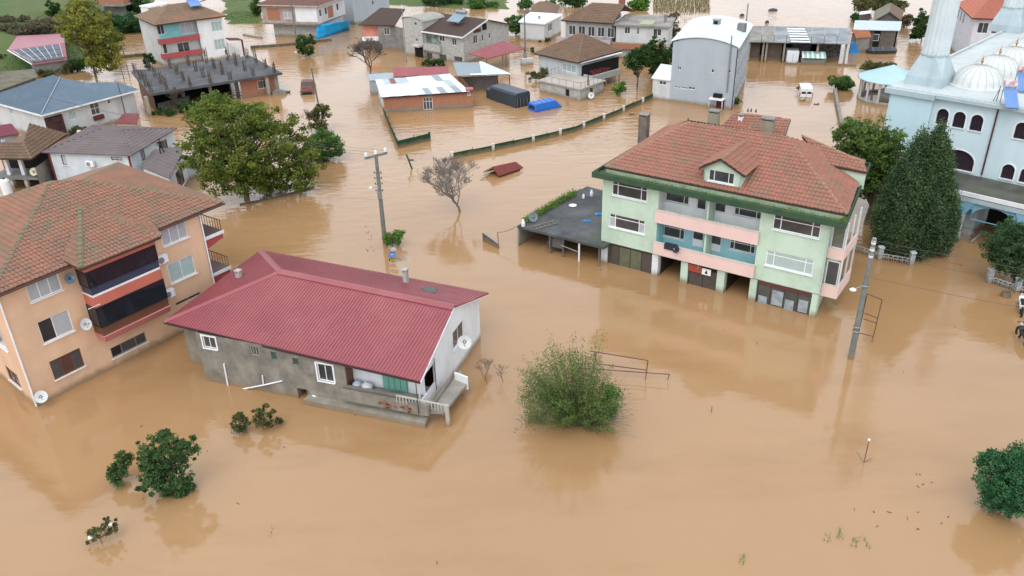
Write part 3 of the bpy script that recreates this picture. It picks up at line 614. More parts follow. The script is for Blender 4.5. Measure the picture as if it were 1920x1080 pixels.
# ================================================================ house with the red sheet metal roof
REDS = mat('red_roof_sheet', (.285, .072, .080), (.235, .058, .066), scale=.3, rough=.42, spec=.45, mud=False, contrast=1.3, moss=(.33, .125, .125), mossamt=.3, mossscale=.35, streak=.12)
STONE = mat('grey_plaster', (.27, .25, .21), (.15, .14, .12), scale=.9, contrast=1.6, streak=.6, bump=.6, bscale=3, moss=(.34, .27, .2), mossamt=.35, mossscale=1.2)
o = B('house', 'low grey plastered house with a broad red ribbed metal roof', 'house', (389.7, 721.5), (787, 799))
zl, zr = 3.5, 3.1
FLr, FRr, BLr, BRr = V((-2.85, .74, zl)), V((14.15, -.1, zr)), V((-2.95, 10.95, zl)), V((14.35, 10.0, zr + .1))
RL, RR = o.Q(525.2, 508.6, 4.75), o.Q(850.7, 575.5, 4.55)
def flat(a, b, c, u, v): return o.onplane([a, b, c], u, v)
RLf = o.onplane([FLr, FRr, RR], 525.2, 508.6)
o.ribroof('roof_sheet', [FLr, FRr, RR, RLf], REDS, step=.2, w=.055, h=.04)
o.ribroof('roof_sheet', [BLr, FLr, RLf], REDS, step=.2, w=.055, h=.04)
o.ribroof('roof_sheet', [BRr, BLr, RLf, RR], REDS, step=.2, w=.055, h=.04)
def cap(p, q, wd=.32, m=REDS, lift=.045):
    p, q = V(p), V(q); d = (q - p).normalized(); s_ = d.cross(V((0, 0, 1))).normalized(); mb = MB()
    mb.add([p - s_ * wd + V((0, 0, -.06 + lift)), p + V((0, 0, .06 + lift)), p + s_ * wd + V((0, 0, -.06 + lift)), q - s_ * wd + V((0, 0, -.06 + lift)), q + V((0, 0, .06 + lift)), q + s_ * wd + V((0, 0, -.06 + lift))], [(0, 1, 4, 3), (1, 2, 5, 4)]); o.part('ridge_cap', mb, m)
cap(RLf, RR + V((.05, 0, 0))); cap(FLr, RLf, .22); cap(BLr, RLf, .22)
TRIM = mat('dark_trim', (.05, .03, .035), mud=False, rough=.5)
for a, b_ in ((FLr, FRr), (BLr, FLr), (BRr, BLr), (FRr, RR), (BRr, RR)):
    mb = MB(); d_ = (b_ - a); s_ = d_.cross(V((0, 0, 1))).normalized(); mb.obox(a - V((0, 0, .16)) + s_ * .005, d_, s_ * .04, (0, 0, .13)); o.part('fascia', mb, TRIM if a != FRr and a != BRr else UPVC)
# front wall: main plane y=.35
y0 = .35
f = o.face((-.35, y0), (13.8, y0))  # wall plane
W_ = lambda tl, br, **k: f.win((300 + tl[0] / 2.842, 440 + tl[1] / 2.842), (300 + br[0] / 2.842, 440 + br[1] / 2.842), **k)
W_((222, 538), (305, 612), cols=(1, 1), surround=UPVC)
W_((475, 592), (530, 650), cols=(1, 1, 1), fm=mat('worn_frame', (.3, .3, .27), mud=False), sill=False, split=False)
GRNF = mat('green_frame', (.035, .16, .12), rough=.5, mud=False)
W_((588, 622), (625, 668), cols=(1,), fm=GRNF, sill=False); W_((703, 655), (742, 697), cols=(1,), fm=GRNF, sill=False)
W_((832, 684), (930, 790), cols=(1, 1), surround=UPVC)
f.hole(9.7, 14.14, 1.55, 3.0, th=.12)                       # open balcony
f.hole(6.35, 7.15, -1, .75, th=.6)                          # door niche at the step in the wall
f.wall(-1, 3.2, STONE, gable=[(0, 3.2), (14.15, 3.2), (14.15, 3.02), (0, 3.42)])
# left set back bay, right and rear walls
fl = o.face((-2.5, 1.75), (-.35, 1.75)); fl.wall(-1, 3.5, STONE); o.face((-.35, 1.75), (-.35, y0)).wall(-1, 3.4, STONE)
o.face((-2.5, 10.3), (-2.5, 1.75)).wall(-1, 3.5, STONE); o.face((13.8, 9.6), (-2.5, 10.3)).wall(-1, 3.2, STONE)
fr = o.face((13.8, y0), (13.8, 9.6))
fr.win(r=(4.9, 6.6, 1.7, 2.9), cols=(1, 1), surround=None)
fr.hole(.1, 2.1, 1.3, 2.6, th=.1)
ry = RR.y - y0
fr.wall(-1, 3.15, WHITE, gable=[(0, 3.15), (9.25, 3.15), (ry, 4.4)], label='white painted gable wall')
# balcony recess
o.box('balcony_back_wall', 9.25, 13.7, 1.2, 1.3, 1.2, 3.15, WHITE); o.box('balcony_side_wall', 9.2, 9.32, y0 + .13, 2.04, 1.2, 3.15, BROWNF)
o.box('balcony_floor', 9.2, 13.78, y0 + .13, 2.04, 1.1, 1.22, CONC)
GD = mat('green_door', (.12, .34, .26), (.09, .28, .22), rough=.5)
mb = MB(); mb.box(11.2, 12.7, 1.12, 1.19, 1.22, 2.85); d_ = o.part('balcony_door', mb, GD)
mb = MB()
for k in range(4): mb.box(11.22 + k * .37, 11.55 + k * .37, 1.09, 1.115, 1.3, 2.75)
o.part('door_panels', mb, mat('green_door_panel', (.18, .42, .34), rough=.4), d_)
# parapet band, slightly proud and stepped out at the lower part
mb = MB(); mb.box(9.1, 14.4, .0, .12, .78, 1.5).box(14.28, 14.4, .13, 3.2, .78, 1.1); o.part('balcony_parapet', mb, STONE)
mb = MB(); mb.box(6.7, 14.2, -.12, .345, -1, .42); o.part('plinth', mb, mat('pale_plinth', (.33, .31, .27), (.22, .21, .18), scale=1.4, streak=.4, contrast=1.4))
mb = MB(); mb.box(6.7, 14.25, -.16, -.12, .36, .44); o.part('ledge', mb, MATS['pale_plinth'])
mb = MB(); rr = random.Random(4)
for k in range(26): x = rr.uniform(11.4, 13.6); z = .82 + .11 * rr.randint(0, 3); mb.box(x, x + .2, -.03, -.002, z, z + .08)
o.part('exposed_bricks', mb, mat('exposed_brick', (.30, .12, .08), mud=False), kind='stuff')
mb = MB(); mb.prism([(14.41, .35, .72), (15.1, .5, .72), (15.35, 3.6, .72), (14.41, 4.6, .72)], (0, 0, .16)); o.part('side_slab', mb, MATS['pale_plinth'])
mb = MB(); mb.prism([(14.5, 3.55, .5), (15.4, 3.3, .5), (15.4, 3.42, .5), (14.5, 3.67, .5)], (0, 0, .85)); o.part('slab_kerb', mb, WHITE)
rm = MB(); ra, rb = V((12.6, -.1, 1.5)), V((15.35, .4, 1.05))
for k in range(17): q = ra.lerp(rb, k / 16); rm.box(q.x, q.x + .05, q.y, q.y + .05, q.z - .1, q.z + .32)
rm.obox(ra + V((0, 0, .32)), rb - ra + V((.1, 0, 0)), (0, .08, 0), (0, 0, .06)); o.part('railing', rm, mat('pale_rail', (.5, .48, .43), streak=.4))
mb = MB(); mb.tube((15.35, .5, -.8), (15.3, .45, 1.4), .13, n=8); o.part('post', mb, mat('pale_post', (.5, .47, .4), streak=.5))
mb = MB(); mb.tube((13.85, -.05, .9), (13.85, -.05, 2.95), .025).tube((13.9, 2.3, .9), (13.9, 2.3, 3.0), .025); o.part('balcony_pole', mb, RUST)
mb = MB(); p0 = f.sh(350, 675); q0 = f.sh(431, 733); q1 = f.sh(495, 721); q2 = f.sh(530, 713); q3 = f.sh(493, 703); q4 = f.sh(421, 681)
mb.path([f.pt(q4[0], -.06, q4[1]), f.pt(q0[0], -.06, q0[1]), f.pt(q1[0], -.06, q1[1]), f.pt(q2[0], -.06, q2[1])], .05).path([f.pt(q1[0], -.06, q1[1]), f.pt(q3[0], -.06, q3[1])], .045); o.part('waste_pipe', mb, UPVC)
mb = MB(); mb.box(6.4, 7.1, .7, .76, -.5, .7); o.part('cellar_door', mb, mat('faded_door', (.42, .46, .5), streak=.5))
mb = MB(); mb.prism([(7.0, .25, .5), (7.2, .25, .5), (7.5, .25, 0), (7.3, .25, 0)], (0, .06, 0)); o.part('broken_frame', mb, UPVC)
# chimneys
def chim(b, u, v, z, w_, h, m, name='chimney', cap_=True):
    q = b.Q(u, v, z); c_ = b.box(name, q.x - w_ / 2, q.x + w_ / 2, q.y - w_ / 2, q.y + w_ / 2, z - .6, z + h, m)
    if cap_:
        mb = MB(); mb.box(q.x - w_ * .62, q.x + w_ * .62, q.y - w_ * .62, q.y + w_ * .62, z + h + .12, z + h + .2)
        for sx in (-1, 1):
            for sy_ in (-1, 1): mb.box(q.x + sx * w_ * .42 - .03, q.x + sx * w_ * .42 + .03, q.y + sy_ * w_ * .42 - .03, q.y + sy_ * w_ * .42 + .03, z + h, z + h + .12)
        b.part('chimney_cap', mb, m, c_)
    return q
chim(o, 449, 523, 3.85, .3, .45, mat('pale_chimney', (.45, .43, .4), mud=False, streak=.5)); cq = chim(o, 761, 524, 3.9, .28, .55, MATS['pale_chimney'])
mb = MB(); q = o.Q(806, 545, 3.95); mb.add([q + V((math.cos(a) * .55 * (1 + .2 * math.sin(3 * a)), math.sin(a) * .3, .05 + .03 * math.sin(2 * a))) for a in [i * .628 for i in range(10)]] , [tuple(range(10))]); o.part('tarp_patch', mb.prism([(q.x - .4, q.y - .2, q.z + .03), (q.x + .45, q.y - .15, q.z - .02), (q.x + .4, q.y + .2, q.z + .1), (q.x - .4, q.y + .2, q.z + .12)], (0, 0, .05)), mat('grey_patch', (.1, .12, .11), mud=False))
wq = o.face((0, 0), (1, 0)); a, z = wq.sh(871, 641, 5.2)
t = empty('satellite_dish', o.wld((13.8, 5.2, z)), o.rz, 'pale satellite dish fixed to the white gable wall of the metal roofed house', 'satellite dish', 'satellite dishes')
dish('reflector', V((a - 13.8, 0, 0)), V((.35, -1, .3)), .42, DISH, t); mb = MB(); mb.tube((0, 0, -.1), (a - 13.8, .05, 0), .03); mb.build('wall_bracket', METALG, t)
# things stored on the balcony
def sack(b, x, y, z, r, m, label, cat='bag', name='sack'):
    mb = MB(); mb.lathe((0, 0, 0), [(0.01, 0), (r * .8, .02), (r, r * .5), (r * .85, r * 1.0), (r * .35, r * 1.3), (r * .12, r * 1.35), (r * .22, r * 1.5), (.01, r * 1.5)], 11); rr_ = random.Random(int(x * 100))
    mb.v = [(a_ * (1 + rr_.uniform(-.14, .14)), b_ * (1 + rr_.uniform(-.14, .14)), c_) for a_, b_, c_ in mb.v]
    ob = mb.build(name, m, None, label=label, cat=cat, smooth=True); ob.location = b.wld((x, y, z)); return ob
SK = mat('plastic_sack', (.42, .46, .55), (.3, .34, .42), rough=.4, scale=3, mud=False)
sack(o, 9.75, .8, 1.22, .32, SK, 'blue grey sack nearest the dark end wall of the open balcony'); sack(o, 10.4, .75, 1.22, .36, mat('pale_sack', (.55, .56, .58), (.4, .42, .45), mud=False, scale=3), 'pale plump sack next to the green balcony door')
o.finish(); MEH = o
# smoke drifting off the chimney
sm = bpy.data.materials.new('smoke'); sm.use_nodes = True; t = sm.node_tree; t.nodes.clear(); ov = t.nodes.new('ShaderNodeOutputMaterial'); vp = t.nodes.new('ShaderNodeVolumePrincipled')
vp.inputs['Color'].default_value = (.8, .85, .92, 1); tc = t.nodes.new('ShaderNodeTexCoord'); nz = t.nodes.new('ShaderNodeTexNoise'); nz.inputs['Scale'].default_value = 2.2; nz.inputs['Detail'].default_value = 4; t.links.new(tc.outputs['Object'], nz.inputs['Vector'])
gr = t.nodes.new('ShaderNodeTexGradient'); gr.gradient_type = 'SPHERICAL'; mpp = t.nodes.new('ShaderNodeMapping'); t.links.new(tc.outputs['Object'], mpp.inputs[0]); t.links.new(mpp.outputs[0], gr.inputs[0])
ma = t.nodes.new('ShaderNodeMapRange'); ma.inputs[1].default_value = .42; ma.inputs[2].default_value = .75; t.links.new(nz.outputs[0], ma.inputs[0])
mu = t.nodes.new('ShaderNodeMath'); mu.operation = 'MULTIPLY'; t.links.new(ma.outputs[0], mu.inputs[0]); t.links.new(gr.outputs[0], mu.inputs[1]); m2 = t.nodes.new('ShaderNodeMath'); m2.operation = 'MULTIPLY'; m2.inputs[1].default_value = 1.6; t.links.new(mu.outputs[0], m2.inputs[0]); t.links.new(m2.outputs[0], vp.inputs['Density']); t.links.new(vp.outputs[0], ov.inputs['Volume'])
mb = MB(); mb.lathe((0, 0, 0), [(.01, -1)] + [(math.cos(a), math.sin(a)) for a in [R(x) for x in range(-75, 90, 15)]] + [(.01, 1)], 14)
so_ = mb.build('smoke_puff', sm, None, kind='stuff'); so_.location = o.wld(cq + V((-.25, .2, 1.2))); so_.scale = (.8, .5, 1.0)
tagit(so_, 'thin blue white smoke drifting from the chimney of the metal roofed house', 'smoke')
# ================================================================ green building
GRN = mat('mint_render', (.50, .63, .50), (.45, .57, .46), scale=.5, streak=.26, bump=.1, moss=(.36, .43, .34), mossamt=.5, mossscale=.5)
GRND = mat('dark_green_gutter', (.022, .065, .038), (.05, .08, .05), scale=1.5, contrast=1.4, moss=(.04, .09, .02), mossamt=.7, mossscale=2, mud=False)
PINKP = mat('pink_parapet', (.72, .52, .47), (.66, .48, .44), scale=.8, streak=.2)
CYANW = mat('cyan_wall', (.30, .56, .62), (.28, .52, .58), scale=.8, streak=.15)
o = B('apartment_building', 'mint green building with pink balconies and a red tiled roof with a gabled dormer', 'building', (1126, 490.7), (1526, 596))
gp = lambda z: (1100 + z[0] / 2.511, 190 + z[1] / 2.511)
ZS, ZE, D = 1.78, 6.85, 10.6
WL = dict(cols=(.17, .66, .17), rows=(.72, .28))
def wing(a0, a1, wins):
    f = o.face((a0, 0), (a1, 0))
    for tl, br, g in wins: f.win(gp(tl), gp(br), glass=g, fwd=.07, mull=.055, **WL)
    f.wall(ZS, ZE, GRN); return f
f1 = wing(0, 4.42, [((120, 370), (283, 475), DARKG), ((107, 525), (272, 628), [CURT, DARKG, CURT, DARKG, DARKG, DARKG])])
f2 = wing(11.66, 16.05, [((882, 530), (1095, 648), DARKG), ((848, 697), (1060, 822), CURT2)])
# recessed middle
yb = 1.2; fu = o.face((4.42, yb), (11.66, yb)); uu = dict(cols=(.18, .64, .18), rows=(.72, .28), split=False)
fu.win(gp((352, 408)), gp((480, 490)), **uu); fu.win(gp((697, 485)), gp((820, 560)), **uu)
fu.win(gp((520, 455)), gp((560, 515)), cols=(1,), sill=False); fu.win(gp((605, 470)), gp((652, 528)), cols=(1,), sill=False)
fu.wall(4.45, ZE, WHITE)
fd = o.face((4.42, yb + .001), (11.66, yb + .001))
fd.win(gp((345, 565)), gp((458, 655)), **uu); fd.win(gp((675, 645)), gp((790, 722)), **uu)
fd.win(gp((500, 600)), gp((545, 690)), cols=(1,), rows=(1, 1.5), glass=[UPVC, DARKG], sill=False, split=False, name='balcony_door'); fd.win(gp((583, 622)), gp((628, 712)), cols=(1,), rows=(1, 1.5), glass=[UPVC, DARKG], sill=False, split=False, name='balcony_door')
fd.wall(ZS, 4.44, CYANW)
for x in (4.42, 11.66):
    for z0, z1, m in ((ZS, 4.44, CYANW), (4.45, ZE, WHITE)): o.face((x, 0), (x, yb)).wall(z0, z1, m) if x < 5 else o.face((x, yb), (x, 0)).wall(z0, z1, m)
for z0, z1 in ((ZS + .2, 4.2), (4.62, ZE - .02)): o.box('party_wall', 8.0, 8.12, .02, yb - .01, z0, z1, GRN)
for z0, z1, zf in ((1.98, 2.78, 1.78), (4.42, 5.24, 4.42)):
    s_ = o.box('balcony_slab', 4.43, 11.65, -.1, yb - .002, zf, zf + .18, GRN)
    mb = MB(); mb.box(4.33, 11.75, -.24, -.11, z0 - .1, z1); o.part('balcony_parapet', mb, PINKP)
    mb = MB(); mb.box(4.33, 11.75, -.27, -.08, z1 + .002, z1 + .05); o.part('parapet_coping', mb, mat('coping', (.62, .6, .55), streak=.3))
o.box('soffit', .02, 16.03, .02, yb + 4, ZS - .06, ZS - .01, CONC)
# ground floor: columns, shop fronts, dark passages
CW = mat('white_column', (.70, .72, .73), streak=.3)
for a, b_, m, dd in ((.02, .52, CW, .5), (4.2, 4.68, CW, .5), (6.45, 6.98, GRN, .5), (9.15, 9.7, GRN, .5), (11.5, 11.98, GRN, .5), (15.66, 16.05, GRN, .5)): o.box('column', a, b_, .01, dd, -1, ZS - .07, m)
SHOP = mat('shop_glass', (.05, .045, .04), (.085, .07, .06), rough=.06, spec=.7, mud=False, scale=1.5); SHOPG = mat('shop_glass_green', (.13, .15, .08), (.08, .09, .06), rough=.08, spec=.7, mud=False, scale=2)
SHOPW = mat('shop_glass_pale', (.085, .09, .09), (.05, .05, .05), rough=.08, spec=.7, mud=False, scale=1.0, contrast=1.2)
SF = mat('shop_frame', (.05, .035, .03), rough=.5, mud=False)
ff = o.face((0, .22), (16, .22))
ff.win(r=(.53, 4.19, -.6, 1.6), cols=(1, 1, 1, 1), glass=[SHOP, SHOPG, SHOPG, SHOP], fm=SF, hole=False, sill=False, name='shop_front')
ff.win(r=(6.99, 9.14, -.6, 1.7), cols=(1, 1), glass=SHOP, fm=SF, hole=False, sill=False, name='shop_front')
ff.win(r=(11.99, 15.65, -.6, 1.45), cols=(1, 1, 1, 1), glass=[SHOPW, SHOPW, SHOPW, SHOPW], fm=SF, hole=False, sill=False, name='shop_front')
for x_, z0_, z1_, w_ in ((12.15, -.1, .55, .6), (13.05, .1, 1.2, .75), (13.95, .0, .75, .6), (14.85, .1, 1.0, .62)): o.box('poster_panel', x_, x_ + w_, .15, .165, z0_, z1_, mat('pale_poster', (.34, .38, .40), (.22, .25, .26), scale=2.5, contrast=1.6, mud=False))
o.box('shop_header', 11.99, 15.65, .1, .3, 1.45, ZS - .07, mat('dark_red_header', (.14, .05, .04), streak=.3))
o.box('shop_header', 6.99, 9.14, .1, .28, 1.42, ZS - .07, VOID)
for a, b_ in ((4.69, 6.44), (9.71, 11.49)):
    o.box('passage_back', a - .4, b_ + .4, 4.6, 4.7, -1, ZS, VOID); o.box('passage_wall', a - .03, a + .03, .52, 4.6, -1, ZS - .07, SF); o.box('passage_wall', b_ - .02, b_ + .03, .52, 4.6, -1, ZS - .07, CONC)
# other walls
fr = o.face((16.05, 0), (15.0, D)); fr.wall(-1, ZE, GRN); o.face((15.0, D), (0, D)).wall(-1, ZE, GRN); o.face((0, D), (0, 0)).wall(-1, ZE, GRN)
# side balconies in a projecting bay on the right wall
bx = 17.1
for z0, z1, m in ((1.5, 2.35, PINKP), (4.25, 5.0, PINKP)):
    mb = MB(); mb.box(bx - .12, bx, .45, 3.6, z0, z1).box(16.06, bx - .121, .45, .57, z0, z1); o.part('balcony_parapet', mb, m)
    o.box('balcony_slab', 16.06, bx - .13, .58, 3.6, z0, z0 + .16, CONC)
for y in (.5, 2.0, 3.5): o.box('bay_post', bx - .1, bx - .01, y - .05, y + .05, 2.352, 4.248, CW); o.box('bay_post', bx - .1, bx - .01, y - .05, y + .05, 5.002, 6.85, CW)
fb = o.face((16.06, .52), (bx - .15, .52))
fb.win(r=(.1, .9, 5.02, 6.7), cols=(1,), fm=CW, glass=mat('dusty_glass', (.16, .17, .13), (.1, .11, .08), rough=.2, mud=False), hole=False, sill=False)
fb.win(r=(.1, .9, 2.37, 4.1), cols=(1,), fm=CW, glass=DARKG, hole=False, sill=False)
mb = MB(); mb.tube((16.1, -.06, 6.8), (16.1, -.06, 1.9), .05); o.part('rain_pipe', mb, mat('grey_pipe', (.5, .55, .5), streak=.4))
# gutter parapet and roof
g0, g1, gy0, gy1 = -.6, 17.1, -.6, 11.2
mb = MB(); mb.box(g0, g1, gy0, gy0 + .12, ZE, 7.27).prism([(g1 - .12, gy0 + .121, ZE), (g1, gy0 + .121, ZE), (15.7, gy1, ZE), (15.58, gy1, ZE)], (0, 0, .42)).box(g0, g0 + .12, gy0 + .121, gy1, ZE, 7.27).box(g0 + .121, 15.57, gy1 - .12, gy1, ZE, 7.27)
o.part('gutter_parapet', mb, GRND)
o.part('gutter_floor', MB().prism([(g0 + .12, gy0 + .12, ZE + .02), (g1 - .13, gy0 + .12, ZE + .02), (15.56, gy1 - .12, ZE + .02), (g0 + .12, gy1 - .12, ZE + .02)], (0, 0, .12)), mat('mossy_floor', (.10, .12, .06), (.05, .07, .04), mud=False, scale=3))
mb = MB(); rg = random.Random(9)
pts_ = [(rg.uniform(g0 + .15, g1 - .2), gy0 + rg.uniform(.13, .5), 7.0 + rg.uniform(0, .35)) for _ in range(1400)] + [(g1 - .15 - rg.uniform(0, .3), rg.uniform(gy0, gy0 + .8), 7.0 + rg.uniform(0, .35)) for _ in range(600)]
gw = leaves('gutter_weeds', [o.wld(p) for p in pts_], .06, [rg.random() for _ in pts_], leafmat('weed_leaf', (.05, .13, .02), (.16, .26, .05)), None, .5, 11, kind='stuff')
tagit(gw, 'green weeds growing all along the gutter of the mint green building', 'weeds')
e0, e1, ey = .05, 16.75, .5; EZ = 7.45
o.box('roof_curb', e0 - .05, e1 + .0, ey - .12, ey - .001, ZE + .15, EZ - .05, mat('pale_green_curb', (.36, .44, .32), (.25, .32, .2), scale=2, streak=.5, mud=False)); o.part('roof_curb', MB().prism([(e1 - .12, ey, ZE + .15), (e1, ey, ZE + .15), (15.15, 10.8, ZE + .15), (15.05, 10.8, ZE + .15)], (0, 0, .4)), MATS['pale_green_curb'])
fa, fbk = V((e0 - .1, ey - .15, EZ)), V((e1 + .1, ey - .15, EZ)); rLz = 9.8
rL, rR = V((3.75, 6.0, rLz)), V((10.95, 6.1, rLz)); bkR, bkL = V((15.3, 10.9, EZ)), V((-.3, 11.2, EZ))
cR = o.onplane([fa, fbk, rR], 1480.3, 255.7)
TG = dict(tw=.26, tl=.36)
o.tileroof('roof_slope', [fa, fbk, rR, rL], TILEG, **TG); o.tileroof('roof_slope', [fbk, bkR, rR], TILEG, indiv=False, **TG)
o.tileroof('roof_slope', [bkR, bkL, rL, rR], TILEG, indiv=False, **TG); o.tileroof('roof_slope', [bkL, fa, rL], TILEG, indiv=False, **TG)
for p_, q_ in ((fa, rL), (rL, rR), (fbk, rR), (bkL, rL)): o.ridge(p_, q_, .12, m=mat('pale_ridge_tile', (.33, .19, .13), (.22, .15, .1), island=.6, moss=(.16, .14, .08), mossamt=.5, mud=False))
# side cross gable reaching right over the side bay
PR = MATS['pale_ridge_tile']
k0, k1 = V((16.9, 6.2, 8.35)), V((11.9, 6.4, 9.55)); ra = o.Q(1504, 255, 9.2); rb = o.Q(1622, 291, 9.1); rc = o.Q(1626, 323, 8.3); rd = o.Q(1541, 306, 8.4)
rp_ = o.planar([rd, rc, rb, ra]); ra, rb = rp_[3], rp_[2]
o.tileroof('side_roof_slope', [rd, rc, rb, ra], TILEG, indiv=False, **TG)
o.slab('side_roof_back', [ra, rb, rb + V((-.4, 2.6, -1.0)), ra + V((0, 2.6, -1.0))], TILED)
o.ridge(ra, rb, .12, m=PR)
o.part('side_gable_wall', MB().prism([rd + V((.5, .15, -.02)), rc + V((-.1, .15, -.1)), (rc.x - .1, rc.y + .15, 7.0), (rd.x + 1.6, rd.y + .15, 7.35)], (0, .12, 0)), GRN)
# rear wing
za = 8.9; wv = [o.Q(1345, 246, 8.05), o.Q(1472, 254, 8.3), o.Q(1483, 225, 8.95), o.Q(1378, 211, 8.95)]
o.slab('rear_roof', [wv[0], wv[1], wv[2], wv[3]], TILED); o.tileroof('rear_roof_slope', [wv[0], wv[1], wv[2], wv[3]], TILEG, indiv=False, **TG)
mb = MB(); mb.prism([(wv[1].x - .1, wv[1].y, 7), (wv[1].x - .1, wv[1].y, 8.2), (wv[2].x - .1, wv[2].y, 8.8), (wv[2].x - .1, wv[2].y, 7)], (-.15, 0, 0)); o.part('rear_gable_wall', mb, GRN)
o.ridge(o.onplane(wv[:3], 1400, 249), o.onplane(wv[:3], 1420, 216), .12, indiv=False, m=PR)
o.box('rear_block', min(wv[0].x, wv[3].x) + .3, max(wv[1].x, wv[2].x) - .4, 9, wv[3].y - .3, -1, 7.8, GRN)
# dormer
dy = .75; x0, x1 = 7.25, 9.88; dz0, dz1 = 7.5, 8.72; xm = 8.42; za = 9.42
fdm = o.face((x0, dy), (x1, dy)); fdm.win(gp((576, 318)), gp((692, 395)), cols=(.22, .56, .22), split=False)
fdm.wall(dz0, dz1, GRN, name='dormer_wall', gable=[(0, dz1), (x1 - x0, dz1), (xm - x0, za)])
zt = za + .08; rm_ = o.onplane([fa, fbk, rR], *gp((702, 178)))
slp = (rLz - EZ) / (6.05 - ey + .15); yv = lambda z: ey - .15 + (z - EZ) / slp
ov = .28; fm_ = V((xm, dy - ov, zt)); yr_ = yv(zt) + .1
dl, dr = V((x0 - .28, dy - ov, dz1 - .08)), V((x1 + .28, dy - ov, dz1 - .08))
vl, vr = V((x0 - .28, yv(dz1 - .08) + .1, dz1 - .08)), V((x1 + .28, yv(dz1 - .08) + .1, dz1 - .08)); top = V((xm, yr_, zt))
o.tileroof('dormer_slope', [dr, vr, top, fm_], TILEG, indiv=False, **TG); o.tileroof('dormer_slope', [vl, dl, fm_, top], TILEG, indiv=False, **TG)
o.ridge(fm_, top, .11, m=PR)
for xx in (x0, x1): o.part('dormer_cheek', MB().prism([(xx, dy + .002, dz0 - .05), (xx, yv(dz0), dz0 - .05), (xx, yv(dz1), dz1 - .05), (xx, dy + .002, dz1 - .05)], (.06 if xx == x0 else -.06, 0, 0)), GRN)
CH = mat('stained_chimney', (.22, .18, .14), (.10, .09, .08), streak=.6, mud=False, scale=2, bump=.4); CHG = mat('green_chimney', (.24, .30, .22), (.3, .2, .15), streak=.5, mud=False, scale=2)
def chq(base, top_, z, w_, d_, m):
    q = o.Q(*gp(base), z); h = ztop(o.wld(q), gp(top_)[1]); c_ = o.box('chimney', q.x - w_ / 2, q.x + w_ / 2, q.y - d_ / 2, q.y + d_ / 2, z - 1, z + h, m)
    o.box('chimney_cap', q.x - w_ / 2 - .05, q.x + w_ / 2 + .05, q.y - d_ / 2 - .05, q.y + d_ / 2 + .05, z + h + .1, z + h + .18, CONC, c_); 
    mb = MB()
    for sx in (-1, 1): mb.box(q.x + sx * (w_ / 2 - .08) - .05, q.x + sx * (w_ / 2 - .08) + .05, q.y - d_ / 2 + .02, q.y + d_ / 2 - .02, z + h, z + h + .1)
    o.part('cap_legs', mb, CH, c_)
chq((268, 155), (268, 68), 7.4, .7, .6, CH); chq((597, 105), (597, 52), 8.5, .8, .6, CHG); chq((848, 145), (848, 88), 8.6, .9, .6, CHG); chq((722, 116), (722, 70), 8.2, .35, .35, UPVC)
# birds on the rear ridge
for (u, v, blab) in ((1402, 210, 'leftmost of the three dark birds on the rear roof edge of the green building'), (1408, 210, 'middle one of the three dark birds on the rear roof edge of the green building'), (1417, 211, 'rightmost of the three dark birds on the rear roof edge of the green building'), (1290, 228, 'lone dark bird on the left end of the main roof ridge of the green building')):
    q = P(u, v, 8.8); mb = MB(); mb.lathe((0, 0, 0), [(.01, 0), (.07, .05), (.08, .12), (.05, .2), (.045, .26), (.01, .3)], 8); mb.obox((-.02, -.2, .03), (.05, 0, 0), (0, .2, .06), (0, 0, .02)); mb.tube((0, .03, .25), (0, .11, .24), .015, .003, 4)
    bo = mb.build('pigeon', mat('pigeon_grey', (.10, .10, .11), mud=False), None, label=blab, cat='bird', group='birds on the green building roof'); bo.location = q
# sign boards over the middle shop
t = empty('shop_sign', o.wld((7.0, -.02, 1.25)), o.rz, 'red and white banner sign hung over the middle shop front of the mint green building', 'sign')
MB().box(0.05, 1.0, -.0, .05, -.1, .42).build('red_banner', mat('red_banner', (.40, .07, .04), mud=False), t)
wb = MB().box(1.05, 1.7, -.02, .04, -.12, .34).build('white_panel', UPVC, t)
mb = MB(); mb.prism([(1.3, -.024, -.02), (1.5, -.024, -.02), (1.46, -.024, .1), (1.42, -.024, .14), (1.44, -.024, .24), (1.35, -.024, .26), (1.33, -.024, .14), (1.28, -.024, .08)], (0, -.006, 0)); mb.build('black_silhouette', VOID, wb)
MB().box(.7, .82, -.06, -.01, .2, .75).build('lamp_box', METALG, t)
# clutter on the lower balcony
for (x, z, l) in ((5.2, .5, 'dark washing laid over the lower pink balcony edge'),):
    mb = MB(); mb.box(x, x + .9, -.3, .02, 2.83, 2.9).box(x, x + .9, -.32, -.285, 2.5, 2.83); ob = mb.build('laundry', mat('dark_cloth', (.03, .035, .05), mud=False), None, label=l, cat='laundry'); ob.location = o.A; ob.rotation_euler = (0, 0, o.rz)
dq = o.wld((6.15, -.35, 2.7)); t = empty('satellite_dish', dq, o.rz, 'small dark satellite dish on the lower pink balcony of the green building', 'satellite dish', 'satellite dishes'); dish('reflector', (0, 0, 0), (-.2, -1, .5), .27, MATS['dark_cloth'], t)
o.finish(); GRB = o

